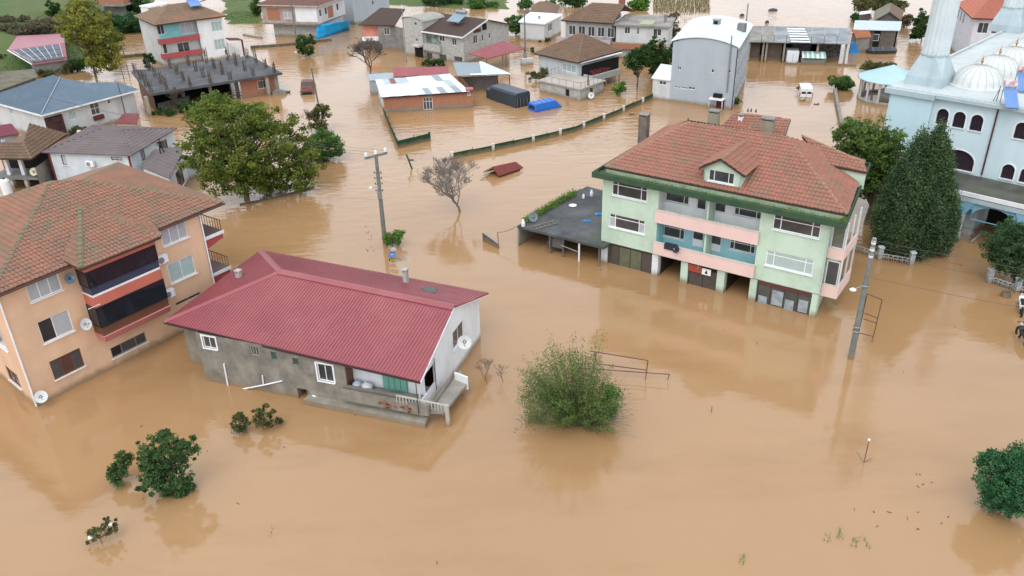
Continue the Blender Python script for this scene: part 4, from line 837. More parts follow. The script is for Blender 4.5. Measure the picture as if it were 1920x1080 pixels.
# ---------------------------------------------------------------- flat roofed garage beside it
tz = 1.75; q = [P(970, 423, tz), P(1126.5, 462, tz), P(1135, 400, tz), P(1101, 349, tz)]
o = B('garage', 'flat roofed open fronted garage with weedy dark roof beside the green building', 'garage', q[0], q[1])
l = [o.loc(p) for p in q]; l[1].x += .25; l[2] = V((l[1].x + .6, l[3].y - 1.0, tz))
FELT = mat('roof_felt', (.035, .038, .04), (.105, .11, .115), scale=.35, contrast=1.5, detail=9, mud=False, moss=(.09, .10, .045), mossamt=.6, mossscale=.5, bump=.3, rough=.8)
o.slab('flat_roof', l, FELT, th=.2); H_ = lambda x: -1
mb = MB(); mb.box(-.02, .12, .02, l[3].y - .3, -1, tz - .21); o.part('side_wall', mb, CONC)
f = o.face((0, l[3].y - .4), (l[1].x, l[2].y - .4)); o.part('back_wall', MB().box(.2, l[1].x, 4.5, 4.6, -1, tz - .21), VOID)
for x, m in ((2.9, CONCD), (4.1, CONCD), (5.5, UPVC), (7.2, CONCD)): mb = MB(); mb.tube((x, .12, -1), (x, .12, tz - .2), .07, n=6); o.part('post', mb, m)
o.part('partition', MB().box(2.85, 2.95, .2, 4.4, -1, tz - .25), CONCD)
o.part('shutter', MB().box(3.0, 4.0, .3, .34, .55, tz - .25), CONCD)
mb = MB(); mb.tube((3.9, .05, 1.0), (5.4, .05, .8), .03); o.part('loose_bar', mb, METALG)
GAR = o
hedge = [GAR.wld(l[0].lerp(l[3], t_) + V((.15, 0, .12))) for t_ in np.linspace(.08, .78, 70)]
rg = random.Random(3); pts_ = [p + V((rg.gauss(0, .16), rg.gauss(0, .2), abs(rg.gauss(0, .16)))) for p in hedge for _ in range(40) if not (p.x, 0) == 0]
w_ = leaves('rooftop_weeds', pts_, .07, [rg.random() for _ in pts_], MATS['weed_leaf'], None, .6, 4, kind='stuff'); tagit(w_, 'bright green weeds along the left edge of the flat garage roof', 'weeds')
def onroof(u, v, dz=0.0): return P(u, v, tz + dz)
q = onroof(1000, 418); t = empty('satellite_dish', q, 0, 'grey satellite dish standing on the flat garage roof', 'satellite dish', 'satellite dishes'); dish('reflector', (0, 0, .5), (-.1, -1, .6), .38, mat('dish_grey', (.16, .18, .2), rough=.5, mud=False), t); mb = MB().tube((0, .05, 0), (0, .05, .5), .03); mb.build('mast', METALG, t)
BLT = mat('blue_tarp', (.02, .16, .42), (.03, .22, .5), rough=.4, mud=False)
for (u, v, s_, lab) in ((1101, 415, .38, 'crumpled blue plastic sheet in the middle of the flat garage roof'), (1122, 402, .4, 'blue plastic sheet lying against the green building on the garage roof')):
    mb = MB(); rr = random.Random(u); n = 9; vs_ = [V((math.cos(6.283 * i / n) * s_ * rr.uniform(.7, 1.2), math.sin(6.283 * i / n) * s_ * .5 * rr.uniform(.7, 1.2), 0)) for i in range(n)]; mb.prism(vs_, (0, 0, .06)); mb.add([v_ * .6 + V((0, 0, .07)) for v_ in vs_] + [V((0, 0, .16))], [(i, (i + 1) % n, n) for i in range(n)])
    ob = mb.build('plastic_sheet', BLT, None, label=lab, cat='tarp'); ob.location = onroof(u, v)
t = empty('ladder', onroof(1005, 431), R(30), 'wooden ladder frame lying near the front edge of the garage roof', 'ladder')
for y in (0, .5): MB().box(0, 2.0, y, y + .07, .02, .1).build('ladder_rail', mat('old_timber', (.22, .18, .16), mud=False), t)
for k in range(5): MB().box(.15 + k * .4, .2 + k * .4, .071, .499, .04, .08).build('rung', MATS['old_timber'], t)
for (u, v, lab, sx) in ((1094, 372, 'white bottle shaped container standing on the garage roof', .1), (1109, 367, 'small white pot near the back of the garage roof', .13), (981, 424, 'pale green pot at the front corner of the garage roof', .14), (1074, 386, 'white broken tile lying on the garage roof', .3)):
    mb = MB(); mb.lathe((0, 0, 0), [(.01, 0), (sx, 0), (sx * 1.1, sx * 2), (sx * .6, sx * 3.5), (sx * .5, sx * 4), (.01, sx * 4)] if sx < .3 else [(.01, 0), (.3, 0), (.34, .06), (.01, .08)], 9); ob = mb.build('container' if sx < .3 else 'roof_scrap', UPVC, None, label=lab, cat='container'); ob.location = onroof(u, v)
# ================================================================ mosque
MQ = mat('pale_blue_render', (.56, .67, .70), (.52, .63, .67), scale=.4, streak=.15); MQC = mat('pale_grey_cornice', (.42, .50, .52), (.34, .42, .45), scale=1, streak=.4)
LEAD = mat('pale_roof_sheet', (.50, .54, .54), (.42, .46, .46), scale=.7, contrast=1.3, mud=False, rough=.6, moss=(.36, .37, .34), mossamt=.5, mossscale=.6)
DOMEM = mat('dome_sheet', (.62, .64, .63), (.52, .54, .53), scale=.8, rough=.45, mud=False, moss=(.36, .35, .31), mossamt=.35, mossscale=1.1)
BLUEP = mat('sky_blue_paint', (.20, .40, .52), (.18, .36, .48), streak=.2); MARB = mat('white_marble', (.56, .58, .58), (.42, .45, .46), scale=1.2, streak=.2)
o = B('mosque', 'pale blue mosque with a row of silvery ribbed domes and arched windows', 'mosque', (1791.3, 452), None, ang=-45)
yw, ZC, XL, XR, YB = 4.5, 9.55, -8.5, 16.0, 34.0
f = o.face((XL, yw), (XR, yw)); IRON = mat('window_iron', (.03, .03, .035), mud=False, rough=.5)
def aw(s0, s1, z0, z1, arch=1.0, frame=UPVC):
    w_ = f.win(r=(s0 - XL, s1 - XL, z0, z1), cols=(1, 1, 1), rows=(1, 1), fm=IRON, glass=mat('dark_maroon_glass', (.035, .022, .03), rough=.15, mud=False), arch=arch, split=False, fwd=.03, mull=.025, inset=.14, th=.3)
    mb = MB(); r = (s1 - s0) / 2; cx = (s0 + s1) / 2 - XL; cz = z1 - r * arch; n = 12
    for i in range(n):
        a0, a1 = math.pi * i / n, math.pi * (i + 1) / n; q = [f.pt(cx + k * math.cos(a), y, cz + k * arch * math.sin(a)) for k in (r + .003, r + .1) for a in (a0, a1) for y in (-.05, -.002)]
        mb.add(q, [(0, 4, 6, 2), (4, 5, 7, 6), (0, 1, 5, 4), (2, 6, 7, 3)])
    for x_ in (cx - r - .1, cx + r + .003): f.fbox(mb, x_, x_ + .097, -.05, -.002, z0, cz)
    o.part('surround', mb, frame, w_)
for s in (-4.75, -3.47, -2.18, 1.0, 2.5, 3.9, 6.2, 7.6): aw(s, s + .9, 7.4, 8.7)
for s in (.85, 2.15, 3.5, 4.8, 6.2): aw(s, s + .9, 4.15, 5.35)
aw(-3.6, -1.2, 4.1, 5.7, .75)
f.hole(.6 - XL, 2.7 - XL, -1, 2.6, .5, .6)
f.wall(-1, ZC, MQ)
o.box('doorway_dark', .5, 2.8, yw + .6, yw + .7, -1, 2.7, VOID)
fl = o.face((XL, YB), (XL, yw)); fl.wall(-1, ZC, MQ); o.face((XR, yw), (XR, YB)).wall(-1, ZC, MQ); o.face((XR, YB), (XL, YB)).wall(-1, ZC, MQ)
o.box('corner_tower', -8.55, -5.15, yw - .35, yw - .002, -1, ZC - .22, mat('corner_blue', (.50, .65, .71), (.47, .62, .68), scale=.5, streak=.12))
mb = MB(); mb.box(XL - .35, XR + .35, yw - .3, YB + .3, ZC + .001, ZC + .22).box(XL - .45, -5.0, yw - .62, yw - .301, ZC - .2, ZC + .22).box(-4.99, XR, yw - .45, yw - .301, ZC - .05, ZC + .22); o.part('cornice', mb, MQC)
mb = MB(); mb.box(XL - .2, XR + .2, yw - .15, YB + .15, ZC + .222, ZC + .3); o.part('roof_deck', mb, LEAD)
mb = MB(); mb.box(XL - .3, XL - .1, yw + 5, YB + .2, ZC + .3, ZC + .5); o.part('roof_kerb', mb, LEAD)
mb = MB(); mb.tube((-.45, yw - .1, ZC - .1), (-.45, yw - .1, 4.1), .07); o.part('rain_pipe', mb, mat('brown_pipe', (.09, .035, .03), mud=False, rough=.5))
# domes: ribbed sheets over a drum, with brass finials
BRASS = mat('brass', (.45, .26, .08), rough=.4, metal=.6, mud=False)
def dome(x, y, r, z):
    d_ = o.part('dome', MB().lathe((x, y, z), [(r * 1.12, 0), (r * 1.12, .12), (r * 1.02, .14)] + [(r * math.cos(a), .14 + r * .80 * math.sin(a)) for a in [R(v_) for v_ in range(0, 90, 9)]] + [(.02, .14 + r * .8)], 40), DOMEM, smooth=True)
    mb = MB()
    for k in range(20):
        a = 2 * math.pi * k / 20; pts = [(x + r * 1.005 * math.cos(t_) * math.cos(a), y + r * 1.005 * math.cos(t_) * math.sin(a), z + .14 + r * .805 * math.sin(t_)) for t_ in [R(v_) for v_ in range(0, 90, 11)]]
        mb.path(pts, .02, 4)
    o.part('dome_ribs', mb, mat('dome_rib', (.44, .45, .43), mud=False), d_, kind='stuff')
    mb = MB(); zt = z + .14 + r * .8; mb.lathe((x, y, zt), [(.14, -.02), (.05, .06), (.05, .16), (.12, .24), (.12, .3), (.04, .38), (.08, .46), (.08, .5), (.02, .56), (.012, .8), (.001, .82)], 8); o.part('finial', mb, BRASS, d_)
for k in range(6): dome(-3.55, 8.85 + 4.35 * k, 1.9, ZC + .3)
for k in range(1, 6): dome(9.5, 8.85 + 4.35 * k, 1.9, ZC + .3)
d_ = o.part('dome', MB().lathe((4, 19, ZC + .3), [(5.6, 0), (5.6, 1.5)] + [(5.5 * math.cos(a), 1.5 + 4.6 * math.sin(a)) for a in [R(v_) for v_ in range(0, 91, 9)]], 48), DOMEM, smooth=True)
# portico
mb = MB(); mb.box(-9.5, XR, -.0, yw - .36, 3.72, 4.02); o.part('portico_roof', mb, mat('portico_felt', (.055, .05, .052), (.10, .10, .08), scale=.5, contrast=1.5, mud=False, moss=(.10, .13, .04), mossamt=.6, mossscale=.45, rough=.5))
mb = MB(); mb.box(-9.6, XR, -.12, -.003, 3.78, 4.1); o.part('portico_edge', mb, UPVC); mb = MB(); mb.box(-9.55, XR, -.08, .3, 3.35, 3.715); o.part('portico_beam', mb, MQC)
for i, x in enumerate((-4.2, 0, 4.2, 8.4)):
    mb = MB(); mb.box(x - .16, x + .16, -.02, .3, .3, 2.3); c_ = o.part('column', mb, MARB)
    o.box('column_base', x - .24, x + .24, -.1, .38, -1, .298, BLUEP, c_); mb = MB(); mb.prism([(x - .18, -.04, 2.3), (x + .18, -.04, 2.3), (x + .7, -.04, 3.34), (x - .7, -.04, 3.34)], (0, .36, 0)); o.part('capital', mb, BLUEP, c_)
for x0 in (-4.2, 0, 4.2): f2 = o.face((x0 + .3, .1), (x0 + 3.9, .1)); f2.hole(.3, 3.3, 2.0, 3.2, .2, .7); f2.wall(2.75, 3.34, BLUEP, name='arch_spandrel')
mb = MB(); mb.box(-3.0, .45, 2.2, 4.4, -1, 2.9); o.part('vestibule', mb, MARB); fv = o.face((-3.0, 2.19), (.45, 2.19)); mb = MB(); fv.fbox(mb, 1.2, 3.2, -.04, -.002, 1.5, 2.3); o.part('blue_panel', mb, BLUEP)
mb = MB()
for k in range(5): mb.box(-2.6 + .12 * k, 1.0 - .12 * k, .15 + .34 * k, 2.18, -.4 + .17 * k, -.232 + .17 * k)
o.part('steps', mb, MARB)
mb = MB(); mb.box(1.02, 1.14, .2, 2.4, -.5, .25); o.part('step_kerb', mb, MARB)
# two fluted minarets
def minaret(x, y, r, zb, lab):
    mb = MB(); s_ = r * 1.45; 
    sq = [V((x + a * s_, y + b_ * s_, ZC + .3)) for a, b_ in ((-1, -1), (1, -1), (1, 1), (-1, 1))]; k = [V((x + a * s_ * .98, y + b_ * s_ * .98, ZC + .3 + zb * .3)) for a, b_ in ((-1, -1), (1, -1), (1, 1), (-1, 1))]
    c8 = [V((x + r * 1.04 * math.cos(R(-157.5 + 45 * i)), y + r * 1.04 * math.sin(R(-157.5 + 45 * i)), ZC + .3 + zb)) for i in range(8)]
    mb.add(sq + k + c8, [(0, 1, 5, 4), (1, 2, 6, 5), (2, 3, 7, 6), (3, 0, 4, 7), (4, 8, 9)] + [(4, 5, 10, 9), (5, 10, 11), (5, 6, 12, 11), (6, 12, 13), (6, 7, 14, 13), (7, 14, 15), (7, 4, 8, 15)] + [tuple(range(8, 16))])
    p_ = o.part('minaret_base', mb, MQC)
    mb = MB(); mb.lathe((x, y, ZC + .3 + zb), [(r * 1.03, -.05), (r * 1.06, .1), (r * 1.0, .12)], 32); o.part('base_ring', mb, MQC, p_)
    z0 = ZC + .3 + zb + .12; mb = MB(); n = 16
    prof = [(r, 0), (r * .985, 6), (r * .97, 13)]; vs = []; 
    for (rr, z) in prof:
        for i in range(n * 3):
            a = 2 * math.pi * i / (n * 3); q = rr * (1.0 if i % 3 else .93); vs.append((x + q * math.cos(a), y + q * math.sin(a), z0 + z))
    m_ = n * 3; mb.add(vs, [(j * m_ + i, j * m_ + (i + 1) % m_, (j + 1) * m_ + (i + 1) % m_, (j + 1) * m_ + i) for j in range(2) for i in range(m_)])
    o.part('minaret_shaft', mb, mat('minaret_paint', (.60, .65, .66), (.50, .57, .59), scale=1.0, streak=.45, mud=False))
    mb = MB(); mb.lathe((x, y, z0 + 13), [(r, 0), (r * 1.7, .9), (r * 1.7, 1.9), (r * 1.62, 1.9), (r * 1.62, 1.1), (r * .85, 1.1), (r * .8, 6), (r * 1.0, 6.1), (.05, 10)], 24); o.part('minaret_top', mb, MQC)
minaret(-6.75, 7.3, 1.02, 2.3, ''); minaret(-8.6, 33.6, 1.02, 2.3, '')
# solar heaters and a tangle of brackets on the roof edge
SB = mat('blue_collector', (.09, .20, .48), (.13, .26, .55), rough=.25, spec=.5, mud=False)
for (u, v, rz, lab) in ((1885, 193, -12, 'blue solar collector nearest the front edge of the mosque roof'), (1910, 163, -12, 'blue solar collector behind the front one on the mosque roof')):
    q = P(u, v, ZC + .3); solar('solar_heater', lab, q, o.rz + R(28), .95, 2.1, R(28), n=1, blue=SB, tank=mat('red_white_tank', (.45, .2, .22), (.6, .6, .62), scale=3, mud=False, contrast=3))
q = P(1868, 190, ZC + .3); t = empty('roof_mast', q, 0, 'thin rusty antenna stand on the front edge of the mosque roof', 'antenna')
MB().tube((0, 0, 0), (.05, 0, 1.2), .03).tube((-.25, 0, 0), (0, 0, .9), .02).build('mast', RUST, t)
MSQ = o
# ================================================================ round pavilion
PVM = mat('pale_cyan_sheet', (.42, .58, .62), (.36, .52, .57), scale=.6, rough=.4, mud=False, streak=.0)
pc = P(1664, 186, 0); t = empty('pavilion', pc, R(-30), 'round ablution pavilion with a pale blue conical ribbed roof beside the mosque', 'pavilion'); pr = 3.3; N = 14
mb = MB(); mb.lathe((0, 0, 0), [(pr + .45, 2.55), (pr + .45, 2.62), (.05, 4.1)], N); rf = mb.build('roof', PVM, t); mb = MB()
for k in range(N * 4):
    a = 2 * math.pi * k / (N * 4); c_, s_ = math.cos(a), math.sin(a); rr = (pr + .45) * math.cos(math.pi / N) / math.cos((a % (2 * math.pi / N)) - math.pi / N); mb.tube((c_ * rr, s_ * rr, 2.63), (0, 0, 4.12), .035, .01, 4)
mb.build('roof_ribs', PVM, rf, kind='stuff')
mb = MB(); mb.lathe((0, 0, 0), [(pr + .2, -1), (pr + .2, .35), (pr - .1, .35), (pr - .1, -1)], N); mb.build('plinth', MARB, t)
for k in range(N):
    a = 2 * math.pi * k / N; MB().tube((math.cos(a) * pr, math.sin(a) * pr, .35), (math.cos(a) * pr, math.sin(a) * pr, 2.56), .13, n=8).build('column', mat('pinkish_column', (.6, .55, .52), streak=.3), t)
    if k % 1 == 0:
        a2 = 2 * math.pi * (k + 1) / N; p_, q_ = V((math.cos(a) * pr, math.sin(a) * pr, 0)), V((math.cos(a2) * pr, math.sin(a2) * pr, 0)); mb = MB()
        for z in (.55, .8, 1.05, 1.3): mb.tube(p_ + V((0, 0, z)), q_ + V((0, 0, z)), .02, n=4)
        for j in range(1, 7): w_ = p_.lerp(q_, j / 7); mb.tube(w_ + V((0, 0, .35)), w_ + V((0, 0, 1.35)), .015, n=4)
        mb.build('grille', mat('grey_iron', (.16, .17, .18), mud=False), t)
MB().lathe((0, 0, 0), [(1.1, -1), (1.1, .9), (1.3, 1.0), (.05, 1.0)], 14).build('fountain', MARB, t)
# ================================================================ fences of cast concrete
CASTW = mat('cast_fence', (.45, .48, .50), (.2, .22, .24), scale=9, contrast=2.5)
def cast_fence(pts, label, h=.55):
    A = P(*pts[0]); t = empty('fence', A, 0, label, 'fence'); W = [P(*p) - A for p in pts]
    for i in range(len(W) - 1):
        d = W[i + 1] - W[i]; n_ = max(1, round(d.length / 1.9)); dn = d.normalized(); rz = Matrix.Rotation(math.atan2(d.y, d.x), 4, 'Z')
        for k in range(n_):
            a, b_ = W[i] + d * k / n_, W[i] + d * (k + 1) / n_; L_ = (b_ - a).length; mb = MB(); s_ = V((-dn.y, dn.x, 0)) * .06
            for z in (-.3, h * .45, h - .08): mb.obox(a + V((0, 0, z)), b_ - a, s_, (0, 0, .08))
            m_ = int(L_ / .16)
            for j in range(m_): p_ = a + dn * (j * .16); mb.obox(p_ + V((0, 0, .0)) + s_ * .1, dn * .05, s_ * .8, dn * (.08 if j % 2 else -.06) + V((0, 0, h)))
            mb.build('fence_panel', CASTW, t)
    for w_ in W: mb = MB(); mb.box(w_.x - .16, w_.x + .16, w_.y - .16, w_.y + .16, -1, h + .45); p_ = mb.build('fence_post', CASTW, t); MB().prism([(w_.x - .2, w_.y - .2, h + .45), (w_.x + .2, w_.y - .2, h + .45), (w_.x + .2, w_.y + .2, h + .45), (w_.x - .2, w_.y + .2, h + .45)], (0, 0, .1)).build('post_cap', MARB, p_)
cast_fence([(1598, 470), (1648, 487), (1707, 497)], 'low ornamental white and grey fence half under water below the tall conifer')
cast_fence([(1853, 530), (1905, 548), (1960, 560)], 'low ornamental fence at the right edge below the round evergreen tree')
# ================================================================ generic house from its eaves
def hut(name, label, cat, eaves, z, over=.35, group=None):
    zs = z if isinstance(z, (list, tuple)) else [z] * 4
    A, Bp = P(*eaves[0], zs[0]), P(*eaves[1], zs[1]); b = B(name, label, cat, A, Bp, group=group)
    b.c = [b.loc(P(*e, q)) for e, q in zip(eaves, zs)]; cen = sum(b.c, V()) / 4; b.w = []
    for i in range(4):
        c, p, n = b.c[i], b.c[i - 1], b.c[(i + 1) % 4]; a = (p - c); a.z = 0; a.normalize(); d = (n - c); d.z = 0; d.normalize(); q = c + (a + d) * over; b.w.append(q)
    b.F = [b.face((b.w[i].x, b.w[i].y), (b.w[(i + 1) % 4].x, b.w[(i + 1) % 4].y)) for i in range(4)]
    b.ov = over; return b
def walls(b, z, mats, skip=(), gable=None):
    for i in range(4):
        if i in skip: continue
        m = mats[i] if isinstance(mats, (list, tuple)) else mats; zz = z if not isinstance(z, (list, tuple)) else z[i]
        b.F[i].wall(-1, zz, m, gable=(gable or {}).get(i))
def hiproof(b, l, r, kind, m, tw=.28, tl=.4, step=.3, rm=None, indiv=False):
    """l, r local ridge ends"""
    c = b.c; fn = (lambda pts, nm='roof_slope': b.tileroof(nm, pts, m, tw=tw, tl=tl, indiv=indiv)) if kind == 'tile' else ((lambda pts, nm='roof_sheet': b.ribroof(nm, pts, m, step=step, w=.05, h=.035)) if kind == 'rib' else (lambda pts, nm='roof_slope': b.slab(nm, pts, m)))
    fn([c[0], c[1], r, l]); fn([c[1], c[2], r]); fn([c[2], c[3], l, r]); fn([c[3], c[0], l])
    if rm:
        for p, q in ((c[0], l), (c[1], r), (c[2], r), (c[3], l), (l, r)): 
            if (V(p) - V(q)).length > .2: b.ridge(p, q, .11, indiv=False, m=rm)
def pybrick(): return brickmat('brick_wall', (.46, .16, .08), (.38, .135, .07), (.30, .22, .16))
BRICK = pybrick()
BLOCK = brickmat('block_wall', (.50, .49, .46), (.40, .39, .36), (.34, .33, .30), w=.4, h=.2)
GREYW = mat('grey_wall', (.39, .43, .47), (.35, .39, .43), scale=.5, streak=.2)
WALLW = mat('dull_white_wall', (.60, .61, .61), (.48, .49, .48), scale=.7, streak=.4)
WHITER = mat('white_sheet_roof', (.74, .77, .80), (.66, .69, .72), scale=.5, rough=.5, mud=False)
GREYR = mat('grey_sheet_roof', (.24, .29, .32), (.20, .24, .27), scale=.6, rough=.45, mud=False)
FLATR = mat('flat_concrete_roof', (.30, .28, .26), (.18, .17, .16), scale=.5, contrast=1.5, mud=False, moss=(.10, .11, .06), mossamt=.5, mossscale=.7)
STUB = dict(split=False)
# ---------------------------------------------------------------- tall grey blue building
o = B('building', 'tall grey blue rendered building with a curved white roof and a small white annex', 'building', (1255, 190), (1371, 206))
W0, D0, SX = 7.85, 13.3, -3.0; ZG = 7.1
f = o.face((0, 0), (W0, 0)); G = dict(fm=UPVC, split=False, sill=False)
f.win((1270.5, 124), (1277.5, 132), cols=(1, 1), **G); f.win((1333.5, 129), (1339, 137), cols=(1,), **G); f.win((1365, 130), (1370, 137), cols=(1,), **G)
f.win((1264, 161), (1276, 166), cols=(1, 1), **G); f.win((1277.5, 162), (1289, 168), cols=(1, 1), **dict(G, glass=mat('grey_blind', (.2, .18, .18), mud=False))); f.win((1290.5, 162), (1303, 169), cols=(1, 1), **G)
f.hole(5.9, 6.9, -1, 1.1, .3); gb = [(0, ZG)] + [(W0, ZG)] + [(W0 * (1 - t_), ZG + .75 * math.sin(math.pi * t_) ** .8) for t_ in (.15, .3, .5, .7, .85)]
f.wall(-1, ZG, GREYW, gable=gb)
fr = o.face((W0, 0), (W0 + SX, D0)); fr.L = math.hypot(D0, SX)
for j, z in enumerate((.8, 3.1, 5.4)):
    for k in range(6): fr.win(r=(.8 + 2.15 * k, 2.2 + 2.15 * k, z, z + 1.25), cols=(1, 1), **G)
fr.wall(-1, ZG, GREYW); o.face((W0 + SX, D0), (SX, D0)).wall(-1, ZG, GREYW); o.face((SX, D0), (0, 0)).wall(-1, ZG, GREYW)
mb = MB(); n = 10
for k in range(n + 1):
    t_ = k / n; x = -.25 + (W0 + .5) * t_; z = ZG + .03 + .78 * max(0, math.sin(math.pi * t_)) ** .8
    mb.v += [(x, -.15, z), (x + SX, D0 + .2, z), (x, -.15, z + .1), (x + SX, D0 + .2, z + .1)]
for k in range(n): a = 4 * k; mb.f += [(a, a + 4, a + 5, a + 1), (a + 2, a + 3, a + 7, a + 6), (a, a + 2, a + 6, a + 4), (a + 1, a + 5, a + 7, a + 3)]
mb.f += [(0, 1, 3, 2), (4 * n, 4 * n + 2, 4 * n + 3, 4 * n + 1)]; o.part('roof', mb, mat('white_curved_roof', (.62, .68, .72), (.54, .61, .66), rough=.4, mud=False))
def vent(u, v, w_, h, m=METALG, z=7.8, dark=True):
    q = o.Q(u, v, z); p_ = o.box('roof_vent', q.x - w_ / 2, q.x + w_ / 2, q.y - w_ / 2, q.y + w_ / 2, z - .5, z + h, m); 
    if dark: o.box('vent_opening', q.x - w_ * .35, q.x + w_ * .35, q.y - w_ / 2 - .01, q.y - w_ / 2 - .002, z + .15, z + h - .1, VOID, p_); o.box('vent_cap', q.x - w_ * .65, q.x + w_ * .65, q.y - w_ * .65, q.y + w_ * .65, z + h + .002, z + h + .08, m, p_)
vent(1343.5, 48, .75, .7); vent(1390, 61, .9, 1.1, mat('grey_chimney', (.22, .21, .2), streak=.5), 7.3, False)
q = o.Q(1399, 42, 7.3); mb = MB(); mb.tube((q.x, q.y, 7), (q.x, q.y, 9.6), .1, n=6); o.part('flue', mb, METALG)
pa, pb = f.sh(1373, 66), f.sh(1361, 172); mb = MB(); mb.tube(f.pt(pa[0], -.12, pa[1]), f.pt(pb[0] + .15, -.12, pb[1]), .09); o.part('flue_pipe', mb, METALG)
o.part('downpipe', MB().tube((W0 + .03, -.1, 7), (W0 + .03, -.1, 0), .06), mat('dark_pipe', (.04, .045, .06), mud=False))
mb = MB(); mb.box(5.3, 7.0, -1.0, -.01, 1.15, 1.3); p_ = o.part('porch_roof', mb, UPVC); mb = MB()
for x in (5.35, 6.95): mb.box(x - .05, x + .05, -.95, -.85, -1, 1.148)
o.part('porch_posts', mb, MARB, p_); o.box('door', 5.95, 6.85, .1, .16, -1, 1.05, mat('dark_red_door', (.10, .03, .03), mud=False)); o.box('meter_box', 5.6, 6.6, -.5, -.02, 1.3, 1.75, VOID)
# annex
fa = o.face((-2.35, .1), (-.02, .1)); fa.win((1236, 151), (1249, 160), cols=(1, 1), **G); fa.wall(-1, 2.55, WALLW)
o.face((-3.4, 4.5), (-2.35, .1)).wall(-1, 2.55, WALLW); o.slab('annex_roof', [(-2.5, -.05, 2.6), (-.02, -.05, 2.6), (-.9, 3.9, 3.4), (-3.3, 4.4, 3.3)], WHITER)
GRY = o
# ---------------------------------------------------------------- brick shed with white sheets
o = B('shed', 'long low red brick shed roofed with white and grey metal sheets', 'shed', (721, 212), (887, 202))
f = o.face((0, 0), (10.7, 0)); f.win((792.5, 183), (812, 205), cols=(1, 1, 1), rows=(2, 1), sill=False, split=False); f.win((876, 173.5), (882.5, 180), cols=(1,), sill=False, glass=CURT, split=False)
f.wall(.45, 1.95, BRICK); f.wall(-1, .449, CONC, name='plinth_wall')
zb = 2.6; c0, c1 = V((-.25, -.3, 1.98)), V((10.3, -.3, 2.05)); c3, c2 = o.Q(704, 151, 2.35), o.Q(842, 140, 2.4)
fl = o.face((c3.x + .2, c3.y - .2), (0, 0)); fl.wall(-1, 2.0, WALLW); o.face((10.7, 0), (c2.x + 1.6, c2.y - .2)).wall(-1, 2.0, BRICK); o.face((c2.x + 1.6, c2.y - .2), (c3.x + .2, c3.y - .2)).wall(-1, 2.2, BRICK)
SHEETS = [WHITER, WHITER, WHITER, mat('pale_grey_sheet', (.45, .52, .56), mud=False, rough=.5), WHITER, mat('mid_grey_sheet', (.30, .36, .40), mud=False, rough=.5)]
nx_, ny_ = 12, 3; rr = random.Random(5)
def bil(s, t_): return c0.lerp(c1, s).lerp(c3.lerp(c2, s), t_)
o.slab('roof_deck', [c0 - V((0, 0, .04)), c1 - V((0, 0, .04)), c2 - V((0, 0, .04)), c3 - V((0, 0, .04))], VOID, th=.06)
for j in range(ny_):
    for i in range(nx_):
        a, b_, c_, d_ = bil(i / nx_, j / ny_), bil((i + 1.04) / nx_, j / ny_), bil((i + 1.04) / nx_, (j + 1.05) / ny_), bil(i / nx_, (j + 1.05) / ny_)
        lift = V((0, 0, .02 * ((i + j) % 2) + .012 * j + rr.uniform(0, .02))); m_ = SHEETS[3] if (i, j) in ((1, 2), (4, 2), (10, 1), (3, 2)) else SHEETS[5] if (i, j) in ((6, 0), (8, 0), (10, 0), (9, 2)) else mat('rusty_sheet', (.3, .13, .1), mud=False) if (i, j) == (2, 2) else WHITER
        mb = MB(); mb.prism([a + lift, b_ + lift, c_ + lift, d_ + lift], (0, 0, .025)); up = (d_ - a).normalized(); e_ = (b_ - a).normalized()
        for k in range(5): mb.obox(a + lift + e_ * (.1 + k * .19) + V((0, 0, .022)), e_ * .05, d_ - a, (0, 0, .025))
        o.part('roof_panel', mb, m_)
o.box('red_hood', 9.9, 10.8, -.2, .9, 2.06, 2.3, REDS)
SHED = o
# red roofed strip and grey lean to behind
o = hut('shed', 'narrow store with a red ribbed roof just behind the brick shed', 'shed', [(737.5, 144), (842, 139), (841, 123), (736, 127)], [2.3, 2.3, 3.0, 3.0], .15)
walls(o, 2.25, CONC); o.ribroof('roof_sheet', o.c, REDS, step=.3)
o = hut('shed', 'low lean to with a pale grey sheet roof left of the red roofed store', 'shed', [(693, 151), (738, 147), (737, 136), (689, 139)], [1.9, 1.9, 2.1, 2.1], .1)
walls(o, 1.85, mat('pale_bluish_wall', (.42, .47, .5), streak=.4)); o.ribroof('roof_sheet', o.c, mat('pale_blue_sheet', (.36, .42, .46), mud=False, rough=.5), step=.35)
# open shelter
o = hut('shelter', 'open shelter with blue grey and clear sheets on posts beside the red canopy', 'shelter', [(858, 142), (958, 139), (904, 116), (849, 117)], [2.3, 2.2, 2.7, 2.7], .2)
c = o.c; m0, m1 = c[0].lerp(c[1], .45), c[3].lerp(c[2], .9)
o.ribroof('roof_sheet', [c[0], m0, m1, c[3]], GREYR, step=.3); o.ribroof('roof_sheet', [m0 + V((0, 0, .05)), c[1] + V((0, 0, .05)), c[2] + V((0, 0, .05)), m1 + V((0, 0, .05))], mat('clear_sheet', (.42, .56, .62), (.6, .68, .7), mud=False, rough=.4), step=.3)
mb = MB().obox(m0 + V((-1.5, -.1, .07)), c[1] - m0 + V((1.2, 0, 0)), (0, .5, .03), (0, 0, .03)); o.part('edge_sheet', mb, WHITER)
for s_ in (.03, .28, .5, .75, .97):
    q = c[0].lerp(c[1], s_); o.part('post', MB().tube((q.x, q.y + .2, -1), (q.x, q.y + .2, 2.15), .06), RUST)
o.box('rear_wall', c[0].x + .3, c[0].x + 5.2, c[0].y + 1.6, c[0].y + 1.75, -1, 1.7, mat('weathered_wall', (.2, .2, .2), (.12, .12, .12), streak=.6))
